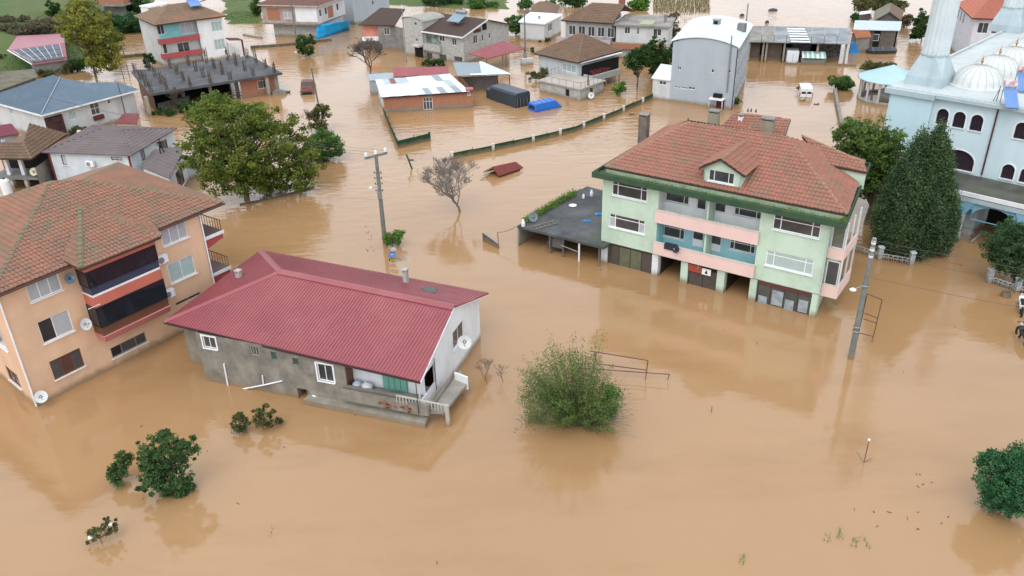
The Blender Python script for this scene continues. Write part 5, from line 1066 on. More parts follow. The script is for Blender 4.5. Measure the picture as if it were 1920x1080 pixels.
# ---------------------------------------------------------------- two part grey house with mossy roof
MOSSR = mat('mossy_brown_tile', (.19, .125, .085), (.14, .11, .06), scale=.6, contrast=1.5, island=.4, moss=(.20, .19, .05), mossamt=.85, mossscale=.22, mud=False)
o = B('house', 'two storey grey block house with a mossy brown roof carrying solar panels', 'house', P(795, 57.5, 3.95), P(868, 68.5, 3.95))
g6 = lambda z: (680 + z[0] / 6, z[1] / 6); ZE = 3.95; WX = o.L
f = o.face((0, 0), (WX, 0)); K = dict(split=False, sill=False)
f.win(g6((1000, 425)), g6((1055, 515)), cols=(1, 1), **K); f.win(g6((862, 605)), g6((945, 695)), cols=(1,), fm=METALG, **K); f.win(g6((1030, 630)), g6((1122, 700)), cols=(1,), fm=METALG, **K); f.win(g6((715, 585)), g6((785, 660)), cols=(1,), fm=METALG, **K)
f.hole(.25, 3.4, ZE - 1.75, ZE - .35, .9); f.wall(-1, ZE, BLOCK)
o.box('veranda_glazing', .25, 3.4, .5, .55, ZE - 1.75, ZE - .35, mat('misty_glass', (.34, .42, .40), (.12, .16, .12), scale=2, contrast=2, rough=.15, mud=False)); o.box('veranda_parapet', .1, 3.55, -.5, -.02, ZE - 2.7, ZE - 1.75, BLOCK)
f.win(g6((862, 395)), g6((930, 470)), cols=(1, 1), hole=False, **K)
Dp = 10.5; fr = o.face((WX, 0), (WX - .2, Dp)); apx = 5.3; RZ = ZE + 1.55
fr.win(g6((1245, 398)), g6((1295, 485)), cols=(1, 1), **K); fr.win(g6((1340, 385)), g6((1365, 460)), cols=(1,), **K); fr.win(g6((1418, 370)), g6((1440, 430)), cols=(1,), **K); fr.win(g6((1395, 172)), g6((1440, 250)), cols=(1,), fm=METALG, glass=VOID, **K) if False else None
fr.wall(-1, ZE, BLOCK, gable=[(0, ZE), (Dp, ZE), (apx, RZ)], label='pale block gable wall'); o.face((WX - .2, Dp), (-3, Dp)).wall(-1, ZE, BLOCK); 
mb = MB(); fr.fbox(mb, 4.3, 5.3, -.03, -.002, ZE + .15, ZE + 1.05); o.part('gable_opening', mb, VOID); mb = MB(); fr.fbox(mb, 2.3, 4.0, -.03, -.002, ZE + .05, ZE + .55); o.part('gable_boarding', mb, mat('brown_board', (.10, .05, .03), mud=False))
e0, e1 = V((-.2, -.45, ZE + .02)), V((WX + .35, -.45, ZE + .02)); r0_, r1_ = V((-1.5, apx, RZ + .05)), V((WX + .2, apx, RZ + .05)); b0_, b1_ = V((-3, Dp + .5, ZE + .02)), V((WX + .2, Dp + .5, ZE + .02))
o.tileroof('roof_slope', [e0, e1, r1_, r0_], MOSSR, tw=.3, tl=.45, indiv=False); o.tileroof('roof_slope', [b1_, b0_, r0_, r1_], MOSSR, tw=.3, tl=.45, indiv=False)
o.part('eave_board', MB().obox(e0 + V((0, -.06, -.18)), e1 - e0, (0, .05, 0), (0, 0, .2)), UPVC); o.part('verge_board', MB().obox(e1 + V((0, 0, -.15)), r1_ - e1, (.05, 0, 0), (0, 0, .2)), UPVC)
# stair tower
tz = ZE + 1.3; t0 = f.sh(*g6((497, 640)))[0]; ft = o.face((t0, -.35), (-.02, -.35)); ft.win(g6((575, 248)), g6((610, 288)), cols=(1,), **K); ft.win(g6((588, 430)), g6((622, 468)), cols=(1,), **K)
W_ = -.02 - t0; ft.wall(-1, tz, BLOCK, gable=[(0, tz), (W_, tz), (W_ * .75, tz + .4), (W_ * .45, tz + .52), (W_ * .2, tz + .38)]); o.face((t0, 4), (t0, -.35)).wall(-1, tz, BLOCK); o.face((-.02, -.35), (-.02, 4)).wall(-1, tz, BLOCK)
mb = MB()
for k in range(6): a0, a1 = math.pi * k / 6, math.pi * (k + 1) / 6; mb.add([(t0 + W_ / 2 - math.cos(a) * (W_ / 2 + .15), y, tz + .55 * math.sin(a)) for a in (a0, a1) for y in (-.5, 4.5)], [(0, 1, 3, 2)])
o.part('tower_roof', mb, mat('pale_vault', (.35, .34, .30), (.24, .23, .2), mud=False)); mb = MB(); ft.fbox(mb, W_ * .6, W_, -1.0, -.02, 1.7, 1.95); o.part('door_canopy', mb, mat('pale_canopy', (.55, .5, .45), mud=False))
mb = MB(); ft.fbox(mb, W_ * .55, W_ - .1, -.03, -.002, -.5, 1.5); o.part('door', mb, VOID)
# left wing
zl = 3.9; wa, wb = o.Q(707.5, 46, zl), o.Q(738, 45.5, zl); fw2 = o.face((wa.x, wa.y), (wb.x, wb.y)); l0 = wa.x
fw2.win(g6((235, 310)), g6((305, 390)), cols=(1, 1), **K); fw2.win(g6((180, 488)), g6((232, 572)), cols=(1,), fm=METALG, **K); fw2.wall(-1, zl, CONC); o.face((wb.x, wb.y), (t0 - .01, wb.y * .35)).wall(-1, zl - .2, CONC)
fd_ = fw2.d; fn_ = fw2.n; pw = wa - fd_ * 2.6 + fn_ * .8; fp = o.face((pw.x, pw.y), ((wa + fn_ * .8).x, (wa + fn_ * .8).y)); fp.wall(zl - 2.1, zl, mat('coral_wall', (.62, .24, .18), mud=False)); fp.wall(-1, zl - 2.11, CONC, name='wing_base')
mb = MB().obox(pw - fn_ * 1.0 + V((0, 0, -2.45)), fd_ * 2.58, fn_ * .99, (0, 0, .5)); o.part('balcony', mb, UPVC)
e_l, e_r = pw - fn_ * .5 - fd_ * .4, V((wb.x + .6, wb.y - .3, zl)); e_l.z = zl; rr_, rl_ = e_r + fn_ * 6.5 + V((1.0, 0, 1.5)), e_l + fn_ * 6 + fd_ * 2.5 + V((0, 0, 1.5))
o.tileroof('wing_roof_slope', [e_l, e_r, rr_, rl_], mat('red_brown_tile', (.19, .095, .075), (.15, .08, .065), scale=.7, island=.4, mud=False, moss=(.10, .085, .06), mossamt=.4), tw=.3, tl=.45, indiv=False)
sq = o.onplane([e0, e1, r1_], *g6((1115, 235))); st = solar('solar_heater', 'grey blue double solar collector with a silver tank on the mossy roof', o.wld(sq), o.rz, 2.4, 2.0, R(24), n=3, blue=mat('pale_collector', (.22, .32, .38), (.3, .4, .46), rough=.2, mud=False), tank=METALG)
# red canopy
c_ = [P(*g6(q), z) for q, z in (((1400, 658), 2.1), ((1825, 548), 2.1), ((1582, 475), 2.6), ((1188, 600), 2.6))]
cb = B('canopy', 'dark red sheet metal canopy on thin posts beside the grey block house', 'canopy', c_[0], c_[1]); lc = [cb.loc(p) for p in c_]; cb.ribroof('roof_sheet', lc, REDS, step=.3)
for p in (lc[0], lc[0].lerp(lc[1], .5), lc[1], lc[3].lerp(lc[2], .98)): cb.part('post', MB().tube((p.x, p.y + .1, -1), (p.x, p.y + .1, p.z - .1), .05), RUST)
TWO = o
# ================================================================ farther houses
def q3(px, o_, s_): return (o_[0] + px[0] / s_, o_[1] + px[1] / s_)
zA = lambda x, y: (x / 4, y / 4)            # top left enlargement
zC = lambda x, y: (960 + x / 4, y / 4)      # top middle
K = dict(split=False, sill=False)
def pwin(F_, tl, br, **k): kk = dict(K); kk.update(k); return F_.win(tl, br, **kk)
PINKW = mat('pale_pink_wall', (.52, .42, .46), streak=.3)
# hipped house with side balcony, and its flat shed
o = hut('house', 'single storey white house with a mossy brown hipped tile roof and a balcony', 'house', [(1001, 100), (1082.5, 117.5), (1166, 94), (1085, 80)], 3.4, .45)
pwin(o.F[0], zC(375, 470), zC(478, 550), glass=mat('frosted', (.35, .40, .41), rough=.3, mud=False), cols=(1, 1, 1)); walls(o, 3.4, [mat('bluish_white', (.50, .54, .56), streak=.35), WALLW, WALLW, WALLW])
pk = o.Q(1090, 63.5, 5.1); hiproof(o, pk - V((.4, 0, 0)), pk + V((.4, 0, 0)), 'tile', TILEB, rm=RIDGE)
c1, c2 = o.w[1], o.w[2]; o.part('balcony_parapet', MB().box(c1.x + .6, c1.x + 1.9, c1.y + .6, c1.y + .75, 1.0, 1.75).box(c1.x + 1.9, c1.x + 2.05, c1.y + .6, c1.y + 6.2, 1.0, 1.75), mat('pale_parapet', (.42, .44, .44), streak=.4)); o.box('balcony_slab', c1.x + .02, c1.x + 1.89, c1.y + .76, c1.y + 6.2, 1.0, 1.15, CONC)
for y in (.8, 3.5, 6): o.part('balcony_post', MB().tube((c1.x + 1.95, c1.y + y, -1), (c1.x + 1.95, c1.y + y, 1.0), .08), CONC)
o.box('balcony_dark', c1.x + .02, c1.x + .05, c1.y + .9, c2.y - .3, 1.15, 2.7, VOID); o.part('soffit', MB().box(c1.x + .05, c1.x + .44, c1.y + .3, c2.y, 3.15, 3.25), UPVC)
fp_ = [o.wld((c1.x + 1.2 + rnd.uniform(-.5, .5), c1.y + 3 + rnd.uniform(-1.6, 1.6), 1.5 + rnd.uniform(0, .6))) for _ in range(500)]
fl_ = leaves('balcony_flowers', fp_, .09, [rnd.random() for _ in fp_], leafmat('flower_leaf', (.05, .09, .03), (.35, .02, .06)), None, .3, 8, kind='stuff'); tagit(fl_, 'dark red and green potted flowers on the balcony of the hipped house', 'flowers'); o.finish()
o = hut('shed', 'low concrete block shed with a flat pale roof in front of the hipped house', 'shed', [(1009, 150), (1089, 167.5), (1136, 150), (1047, 136)], 1.55, .2)
pwin(o.F[0], (1060, 166), (1067.5, 181.5), cols=(1,), fm=METALG, glass=VOID); pwin(o.F[1], zC(585, 660), zC(612, 700), cols=(1,)); walls(o, 1.5, BLOCK); o.slab('flat_roof', o.c, mat('pale_flat_roof', (.42, .37, .32), (.33, .30, .26), scale=.7, contrast=1.3, mud=False, streak=.0), th=.16)
mb = MB()
for a, b_ in ((0, 1), (1, 2), (0, 3)):
    n = 6
    for k in range(n + 1): p = o.c[a].lerp(o.c[b_], k / n); mb.tube(p, p + V((0, 0, .75)), .02, n=4)
    mb.tube(o.c[a] + V((0, 0, .75)), o.c[b_] + V((0, 0, .75)), .02, n=4)
o.part('railing', mb, RUST)
q = o.wld((o.w[1].x + .5, o.w[1].y + 1.5, .5)); t = empty('satellite_dish', q, o.rz, 'white satellite dish low on the side of the flat concrete shed', 'satellite dish', 'satellite dishes'); dish('reflector', (0, 0, 0), (.4, -1, .4), .4, DISH, t)
# terrace row at the back
o = hut('house', 'long terrace house with a brown tiled roof and a pale pink parapet', 'house', [(1052, 38), (1150, 44), (1172, 9), (1110, 6)], [5, 5, 6.7, 6.7], .4)
for a in range(5): o.F[0].win(r=(.5 + a * 1.5, 1.6 + a * 1.5, 2.9, 4.3), cols=(1, 1), **K)
walls(o, [4.9, 5, 5.5, 5.0], [mat('cream_grey', (.36, .36, .34), streak=.5), WALLW, WALLW, WALLW]); o.tileroof('roof_slope', o.c, TILEB, tw=.35, tl=.5, indiv=False); c = o.c; o.slab('rear_slope', [c[3], c[2], c[2] + V((0, 5, -1.7)), c[3] + V((0, 5, -1.7))], TILEB); o.ridge(c[3], c[2], .14, indiv=False)
o.box('balcony_parapet', -.4, o.L - .2, -.6, -.45, 1.7, 2.7, PINKW); o.box('balcony_slab', -.4, o.L - .2, -.44, .38, 1.7, 1.85, CONC); o.finish()
w = o.Q(1166, 8, 6.5); o.part('chimney', MB().box(w.x - .4, w.x + .4, w.y - .4, w.y + .4, 6, 7.4), mat('red_chimney', (.3, .12, .09), mud=False))
o = hut('house', 'white two storey terrace house with a flat mossy concrete roof', 'house', [(1150, 46), (1258, 50), (1270, 28), (1172, 27)], 4.8, .35)
for tl, br in (((845, 200), (885, 255)), ((935, 205), (955, 260)), ((1060, 215), (1120, 270))): pwin(o.F[0], zC(*tl), zC(*br), cols=(1, 1))
walls(o, 4.7, WALLW); o.slab('flat_roof', o.c, FLATR, th=.22); o.box('brick_band', -.1, o.L - .6, -.4, .34, 1.5, 2.3, BRICK)
for x in (.3, 2.2, 4.2, 6.2, 8.0): o.box('pillar', x, x + .25, -.35, -.1, -1, 1.49, CONC)
o.box('roof_slab_pale', 3.6, 5.6, .6, 3.6, 4.802, 4.9, mat('lichen_slab', (.36, .38, .24), mud=False)); o.box('chimney', 6.8, 7.2, 3, 3.4, 4.8, 5.9, CONC); o.box('chimney', 1, 1.4, 3, 3.4, 4.8, 5.5, CONC)
o = hut('house', 'small white flat roofed house beside a round green tree', 'house', [(972, 40), (1022, 44), (1055, 27), (997, 20)], 3, .25)
pwin(o.F[1], zC(270, 185), zC(300, 225), cols=(1, 1)); walls(o, 2.9, WALLW); o.slab('flat_roof', o.c, WHITER, th=.2); o.box('roof_stub', 2, 2.3, 3, 3.3, 3, 3.5, METALG)
# white house with cyan bay
CY2 = mat('turquoise_wall', (.22, .52, .54), streak=.2); RB = mat('brick_red_band', (.40, .09, .09), streak=.3)
o = B('house', 'three storey white and turquoise house with brick red balcony bands and a worn tile roof', 'house', (310, 125), (435, 105)); Z1 = 6.2
f = o.face((0, 0), (5.6, 0)); f.fw = 0
for tl, br, c_ in (((1345, 178), (1490, 242), (1, 1.4, 1)), ((1172, 190), (1240, 255), (1, 1)), ((1325, 325), (1430, 388), (1, 1)), ((1215, 325), (1262, 400), (1,))): f.win(zA(*tl), zA(*br), cols=c_, glass=CURT if len(c_) == 3 else DARKG, **K)
f.wall(-1, 3.9, WALLW); f.wall(3.901, Z1, CY2)
for z in (3.35, 1.2): mb = MB(); mb.box(-.3, 5.7, -.75, -.6, z, z + .75).box(-.3, -.15, -.599, -.01, z, z + .75); p_ = o.part('balcony_parapet', mb, RB); o.box('balcony_slab', -.14, 5.68, -.59, -.01, z, z + .12, CONC, p_)
f2 = o.face((5.62, -.55), (9.6, -.55))
for tl, br in (((1580, 165), (1672, 228)), ((1602, 300), (1695, 365))): f2.win(zA(*tl), zA(*br), cols=(1, 1, 1), glass=CURT2, **K)
f2.wall(-1, Z1, WHITE); fr = o.face((9.6, -.55), (9.9, 9)); fr.win(r=(.6, 1.8, 4.4, 5.6), cols=(1, 1), **K); fr.wall(-1, Z1, WHITE); o.face((5.62, .01), (5.62, -.55)).wall(-1, Z1, WHITE); o.face((0, 9), (0, 0)).wall(-1, Z1, WALLW); o.face((9.9, 9), (0, 9)).wall(-1, Z1, WALLW)
TO = mat('patchy_orange_tile', (.24, .15, .10), (.17, .12, .085), scale=.5, contrast=1.3, island=.35, moss=(.42, .16, .08), mossamt=.75, mossscale=.17, mud=False)
a, b_, rl, rr_ = V((-.5, -.9, Z1)), V((10.1, -1.0, Z1)), V((3.6, 4.6, 7.9)), V((6.6, 4.6, 7.9)); bl, brr = V((-.5, 9.6, Z1)), V((10.4, 9.6, Z1))
o.tileroof('roof_slope', [a, b_, rr_, rl], TO, tw=.3, tl=.42, indiv=False); o.tileroof('roof_slope', [b_, brr, rr_], TO, tw=.3, tl=.42, indiv=False); o.tileroof('roof_slope', [bl, a, rl], TO, tw=.3, tl=.42, indiv=False); o.tileroof('roof_slope', [brr, bl, rl, rr_], TO, tw=.3, tl=.42, indiv=False)
for p_, q_ in ((a, rl), (b_, rr_), (rl, rr_)): o.ridge(p_, q_, .11, indiv=False)
o.part('rain_pipe', MB().tube((5.55, -.68, 6), (5.55, -.68, 0), .06), mat('brown_pipe', (.09, .035, .03), mud=False)); o.finish()
o.part('outside_stair', MB().prism([(9.7, -1, 0), (11.2, -1, 0), (11.2, -1, 1.0), (9.7, -1, 2.2)], (0, 1.0, 0)), WALLW); o.part('porch_roof', MB().prism([(9.9, -1.2, 2.6), (12.0, -1.2, 2.3), (12.0, .8, 2.3), (9.9, .8, 2.6)], (0, 0, .12)), mat('maroon_tiles', (.12, .05, .055), mud=False)); o.part('porch_post', MB().tube((11.9, -1, -1), (11.9, -1, 2.3), .14), mat('maroon_tiles', (.12, .05, .055)))
sq = o.onplane([a, b_, rr_], 361, 11); solar('solar_heater', 'blue solar collector near the top of the worn tile roof of the turquoise house', o.wld(sq), o.rz, 1.8, 1.7, R(26), n=1, blue=MATS['blue_collector'])
o = B('house', 'plain white box shaped outbuilding left of the turquoise house', 'building', P(263, 13, 5), P(284, 15, 5)); o.face((0, 0), (1.9, 0)).wall(-1, 5, WHITE); o.face((0, 4), (0, 0)).wall(-1, 5, WHITE); o.box('flat_roof', -.1, 2.6, -.1, 4, 5.001, 5.25, UPVC)
# unfinished concrete frame
o = hut('unfinished_building', 'unfinished concrete frame building with rebar columns standing on its dark roof slab', 'building', [(280, 176), (529, 136), (469, 104), (246, 133)], 2.7, .5)
c = o.c; DK = mat('wet_roof_slab', (.05, .05, .052), (.10, .10, .105), scale=.35, contrast=1.6, mud=False, rough=.75, bump=.2); o.slab('roof_slab', c, DK, th=.3)
PC = mat('pale_column', (.36, .33, .28), (.24, .22, .19), streak=.5)
for (u, v) in ((288, 224), (347, 196), (398, 190), (447, 180), (508, 181)):
    q = o.loc(P(u, v, 0)); yy = max(q.y, c[0].lerp(c[1], min(1, max(0, q.x / o.L))).y + .3); o.box('column', q.x - .2, q.x + .2, yy - .2, yy + .2, -1, 2.4, PC)
for x in (1, 6, 11, 15): 
    for y in (6, 11): o.box('column', x, x + .35, y, y + .35, -1, 2.4, PC)
yb = .9; x0_, x1_ = c[1].x - 5.4, c[1].x - .9; fb = o.face((x0_, yb), (x1_, yb)); fb.win((482, 152), (500, 165), cols=(2, 1), **K); fb.wall(-1, 2.4, BRICK); o.box('pale_end', x1_, x1_ + .5, yb - .05, yb + .3, -1, 2.4, PC)
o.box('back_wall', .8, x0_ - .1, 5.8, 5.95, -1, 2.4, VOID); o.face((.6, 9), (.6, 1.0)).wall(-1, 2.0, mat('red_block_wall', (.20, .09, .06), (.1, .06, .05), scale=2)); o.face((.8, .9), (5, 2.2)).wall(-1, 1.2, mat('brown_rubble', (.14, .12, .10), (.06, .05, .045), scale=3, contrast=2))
rr = random.Random(12)
for k, (fx, fy) in enumerate([(a_, b_) for b_ in (.04, .3, .6, .9) for a_ in (.02, .13, .3, .45, .6, .78, .95)]):
    p = c[0].lerp(c[1], fx).lerp(c[3].lerp(c[2], fx), fy); mb = MB(); hh = rr.uniform(1.1, 2.1)
    for i in range(6):
        a0 = (i % 3) * .16 - .16, (i // 3) * .22 - .11; mb.tube((p.x + a0[0], p.y + a0[1], 2.7), (p.x + a0[0] + rr.uniform(-.15, .15), p.y + a0[1] + rr.uniform(-.1, .1), 2.7 + hh * rr.uniform(.8, 1.1)), .035, n=4)
    for z in (.25, .5, .75): mb.obox((p.x - .19, p.y - .14, 2.7 + hh * z), (.38, 0, 0), (0, .03, 0), (0, 0, .03)); mb.obox((p.x - .19, p.y + .11, 2.7 + hh * z), (.38, 0, 0), (0, .03, 0), (0, 0, .03))
    o.part('rebar_column', mb, mat('dark_rebar', (.07, .045, .035), (.11, .09, .08), mud=False), kind='stuff')
# blue roofed house
BLR = mat('slate_blue_sheet', (.105, .15, .195), (.085, .125, .165), scale=.4, rough=.5, mud=False, moss=(.2, .25, .3), mossamt=.3)
o = B('house', 'white single storey house with a broad slate blue ribbed metal roof', 'house', P(77.5, 215, 3.2), P(260, 167.5, 3.2)); pk = o.Q(113, 146, 4.9); c0, c1 = V((0, 0, 3.2)), V((o.L, 0, 3.2))
w1, w0 = o.onplane([c0, c1, pk], 222, 154), o.onplane([c0, c1, pk], 163, 155)
o.ribroof('roof_sheet', [c0, c1, w1, w0, pk], BLR, step=.28); c3 = V((.3, 13, 3.2)); pk2 = o.Q(100, 140, 4.9)
o.ribroof('roof_sheet', [c3, c0, pk, pk2], BLR, step=.28); o.slab('rear_slope', [pk, w0, w0 + V((0, 3, -1.2)), pk + V((0, 5, -1.2))], BLR)
for a_, b_ in ((c0, c1), (c3, c0)): d_ = b_ - a_; o.part('fascia', MB().obox(a_ - V((0, 0, .22)), d_, d_.cross(V((0, 0, 1))).normalized() * .06, (0, 0, .18)), UPVC)
mb = MB(); mb.tube(c0 + V((0, 0, .06)), pk + V((0, 0, .06)), .06, n=4); o.part('hip_cap', mb, mat('pale_blue_cap', (.3, .36, .42), mud=False))
f = o.face((.5, .55), (o.L - .4, .55)); f.win(zA(668, 775), zA(758, 850), cols=(1, 1), rows=(1, 1), **K); f.win(zA(803, 750), zA(833, 775), cols=(1,), **K); f.win(zA(500, 815), zA(578, 888), cols=(1, 1, 1), glass=CURT2, **K); f.wall(-1, 3.1, WALLW)
o.box('maroon_balcony', f.sh(*zA(690, 850))[0] + .5, f.sh(*zA(765, 850))[0] + .5, .2, .53, .9, 1.4, mat('maroon_panel', (.13, .03, .035)))
fl = o.face((.6, 12), (.5, .55)); fl.win(zA(62, 800), zA(108, 862), cols=(1, 1, 1), glass=CURT, **K); fl.wall(-1, 3.1, WALLW); o.face((o.L - .4, .55), (o.L, 6)).wall(-1, 3.1, WALLW)
o.box('porch_dark', .4, 2.4, .3, .54, .5, 2.6, mat('maroon_curtain', (.10, .03, .03), (.02, .02, .02), scale=3, contrast=2))
# brown shingle house, its annex and the tiled porch
SHG = mat('brown_shingle', (.145, .115, .115), (.115, .095, .095), scale=.7, mud=False, rough=.8, moss=(.19, .165, .16), mossamt=.35, mossscale=.5); RT = mat('dark_red_trim', (.17, .035, .035), mud=False)
def shingles(b, pts, name='roof_slope'):
    pts = b.planar(pts); d_ = b.slab(name, pts, SHG, th=.1); n = (pts[1] - pts[0]).cross(pts[-1] - pts[0]).normalized(); e = (pts[1] - pts[0]).normalized(); up = n.cross(e); mb = MB(); uv = [((p - pts[0]).dot(e), (p - pts[0]).dot(up)) for p in pts]; v = .3
    while v < max(q[1] for q in uv):
        xs = [a + (c_ - a) * (v - b_) / (d2 - b_) for (a, b_), (c_, d2) in zip(uv, uv[1:] + uv[:1]) if (b_ - v) * (d2 - v) < 0]
        if len(xs) >= 2: mb.obox(pts[0] + e * min(xs) + up * v - n * .005, e * (max(xs) - min(xs)), up * .3, n * .022)
        v += .42
    b.part('shingle_courses', mb, SHG, d_, kind='stuff')
o = hut('house', 'white house with dark red window trims under a brown shingle roof', 'house', [(77.5, 285), (245, 291), (332, 239.5), (172, 234)], 3.5, .35); c = o.c
l, r = V((3.4, 4.3, 4.5)), V((5.8, 4.3, 4.5))
for p_ in ([c[0], c[1], r, l], [c[1], c[2], r], [c[2], c[3], l, r], [c[3], c[0], l]): shingles(o, p_)
f = o.F[0]; t8 = lambda x, y: (x / 8, 220 + y / 8)
f.win(t8(905, 565), t8(1010, 715), cols=(1,), fm=RT, glass=CURT2, split=False); f.win(t8(1660, 590), t8(1840, 650), cols=(1, 1), fm=RT, glass=CURT, split=False); f.wall(-1, 3.45, mat('cool_white', (.60, .66, .70), streak=.2))
for x in (.0, 8.3): o.part('corner_trim', MB().obox(f.pt(x, -.03, 0), f.d * .22, f.n * .028, (0, 0, 3.3)), RT)
F1 = o.F[1]; F1.win((220 + 340 / 8.3, 220 + 500 / 8.3), (220 + 450 / 8.3, 220 + 650 / 8.3), cols=(1, 1), fm=RT, glass=CURT, split=False); F1.win(r=(5.0, 6.4, 1.7, 2.9), cols=(1, 1), fm=RT, split=False); F1.wall(-1, 3.45, MATS['cool_white']); o.F[2].wall(-1, 3.4, WHITE); o.F[3].wall(-1, 3.4, CONC)
ac_unit(f, f.sh(*t8(1310, 640))[0], f.sh(*t8(1310, 720))[1]); BRH = o
o = hut('annex', 'low annex with a brown shingle mono pitch roof and red framed broken windows', 'annex', [(264, 312), (317.6, 334.5), (347.7, 282.7), (287, 281)], [2.3, 2.3, 2.9, 2.9], .2); c = o.c
shingles(o, c); F1 = o.F[1]; F1.win((329, 325), (347, 341), cols=(1, 1), fm=RT, split=False); F1.win((356, 296), (374, 326), cols=(1, 1), fm=RT, glass=mat('salmon_interior', (.35, .16, .10), (.03, .02, .02), scale=4, contrast=3, mud=False), split=False)
walls(o, [2.3, 2.5, 2.6, 2.3], MATS['cool_white']); a_, b_ = o.w[1], o.w[2]
e2 = o.loc(P(386, 316, .6)); o.part('gable_extension', MB().prism([(b_.x, b_.y, -1), (e2.x, e2.y, -1), (e2.x, e2.y, .8), (b_.x, b_.y, 2.6)], (0, -.15, 0)), MATS['cool_white']); ANX = o
o = B('porch', 'open porch with a brown tiled roof on white pillars beside the brown shingle house', 'porch', P(0, 297, 3.4), P(54, 297.5, 3.4)); pkq = o.Q(56, 242, 4.3); a0, a1, a2 = V((-1.5, 0, 3.4)), V((o.L + .2, 0, 3.4)), o.Q(125, 251, 3.4); h1 = o.Q(44, 268, 4.4)
o.tileroof('roof_slope', [a0, a1, h1, V((-1.5, h1.y, 4.4))], TILEB, indiv=False); o.tileroof('roof_slope', [a1, a2, o.Q(58, 243, 4.6), h1], TILEB, indiv=False)
o.ridge(a1, h1, .1, indiv=False); o.slab('rear_slope', [h1, o.Q(58, 243, 4.6), o.Q(25, 262, 4.0), V((-1.5, h1.y + 1.5, 3.9))], TILEB); o.finish()
for (u, v) in ((20, 330), (47, 330)): q = o.Q(u, v, 1.2); o.box('pillar', q.x - .16, q.x + .16, q.y - .16, q.y + .16, -1, 3.3, WHITE)
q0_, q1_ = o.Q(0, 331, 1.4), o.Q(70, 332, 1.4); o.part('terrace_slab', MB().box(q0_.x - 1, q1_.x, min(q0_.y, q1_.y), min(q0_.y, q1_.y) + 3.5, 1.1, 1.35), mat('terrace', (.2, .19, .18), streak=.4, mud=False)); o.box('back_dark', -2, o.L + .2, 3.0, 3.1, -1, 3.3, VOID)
o.part('side_wall', MB().obox(V((o.L + .1, .3, -1)), (a2 - a1) * .45, (0, .15, 0), (0, 0, 3.4)), CONC)
q = P(64, 322, 1.9); t = empty('satellite_dish', q, 0, 'cream satellite dish on the terrace of the tiled porch', 'satellite dish', 'satellite dishes'); dish('reflector', (0, 0, 0), (.1, -1, .5), .38, mat('cream_dish', (.62, .56, .42), rough=.5, mud=False), t); MB().tube((0, .05, -.55), (0, .05, 0), .03).build('mast', METALG, t)
# greenhouse building with pink roof
o = B('greenhouse', 'pink sheet roofed building with a large glazed roof slope', 'greenhouse', P(60, 121, 2.0), P(126, 112, 2.0)); a, b_ = V((0, 0, 2.0)), V((o.L, 0, 2.0)); rb = o.Q(121, 80, 3.6); ra = o.onplane([a, b_, rb], 14, 94)
PNK = mat('pink_sheet', (.34, .13, .16), (.29, .11, .135), scale=.5, mud=False, rough=.5); r2_ = o.planar([a, b_, rb, ra]); ra, rb = r2_[3], r2_[2]
o.ribroof('roof_sheet', [a, b_, rb, ra], PNK, step=.3); ba, bb = o.Q(32, 67, 2.6), o.Q(120, 63, 2.6); o.slab('rear_slope', [ra, rb, bb, ba], PNK); 
GLZ = mat('grey_glazing', (.05, .065, .09), (.08, .10, .13), scale=.8, rough=.25, spec=.6, mud=False); nrm = (b_ - a).cross(ra - a).normalized()
for i in range(6):
    for j in range(3):
        f0, f1, g0_, g1_ = .06 + .142 * i, .06 + .142 * (i + 1) - .012, .05 + .3 * j, .05 + .3 * (j + 1) - .02; P4 = [a.lerp(b_, s_).lerp(ra.lerp(rb, s_), t_) + nrm * .05 for s_, t_ in ((f0, g0_), (f1, g0_), (f1, g1_), (f0, g1_))]; o.part('pane', MB().prism(P4, nrm * .03), GLZ)
for i in range(7): s_ = .06 + .142 * i - .006; o.part('glazing_bar', MB().tube(a.lerp(b_, s_).lerp(ra.lerp(rb, s_), .12) + nrm * .09, a.lerp(b_, s_).lerp(ra.lerp(rb, s_), .93) + nrm * .09, .035, n=4), UPVC)
o.part('gable_wall', MB().prism([(a.x + .1, a.y + .1, 0), (a.x + .1, a.y + .1, 2.5), ra + V((.2, 0, -.15)), ba + V((.2, 0, -.1)), (ba.x + .2, ba.y, 0)], (.15, .05, 0)), mat('grey_green_wall', (.28, .32, .31), streak=.3)); o.box('front_wall', 0, o.L, .25, .4, -1, 2.45, CONC); o.part('verge', MB().tube(a, ra, .08, n=4), UPVC)
o = B('shed', 'old corrugated grey brown roof at the left edge behind the slate blue roof', 'shed', P(-60, 190, 2.6), P(72, 143, 2.6)); o.ribroof('roof_sheet', [V((0, 0, 2.6)), V((o.L, 0, 2.6)), o.Q(60, 122, 3.4), o.Q(-60, 140, 3.4)], mat('old_corrugated', (.20, .185, .14), (.14, .13, .10), scale=.8, contrast=1.5, mud=False, moss=(.09, .09, .045), mossamt=.5), step=.25); o.box('wall', .2, o.L - .3, .3, .4, -1, 2.5, mat('dull_wall', (.15, .14, .12)))
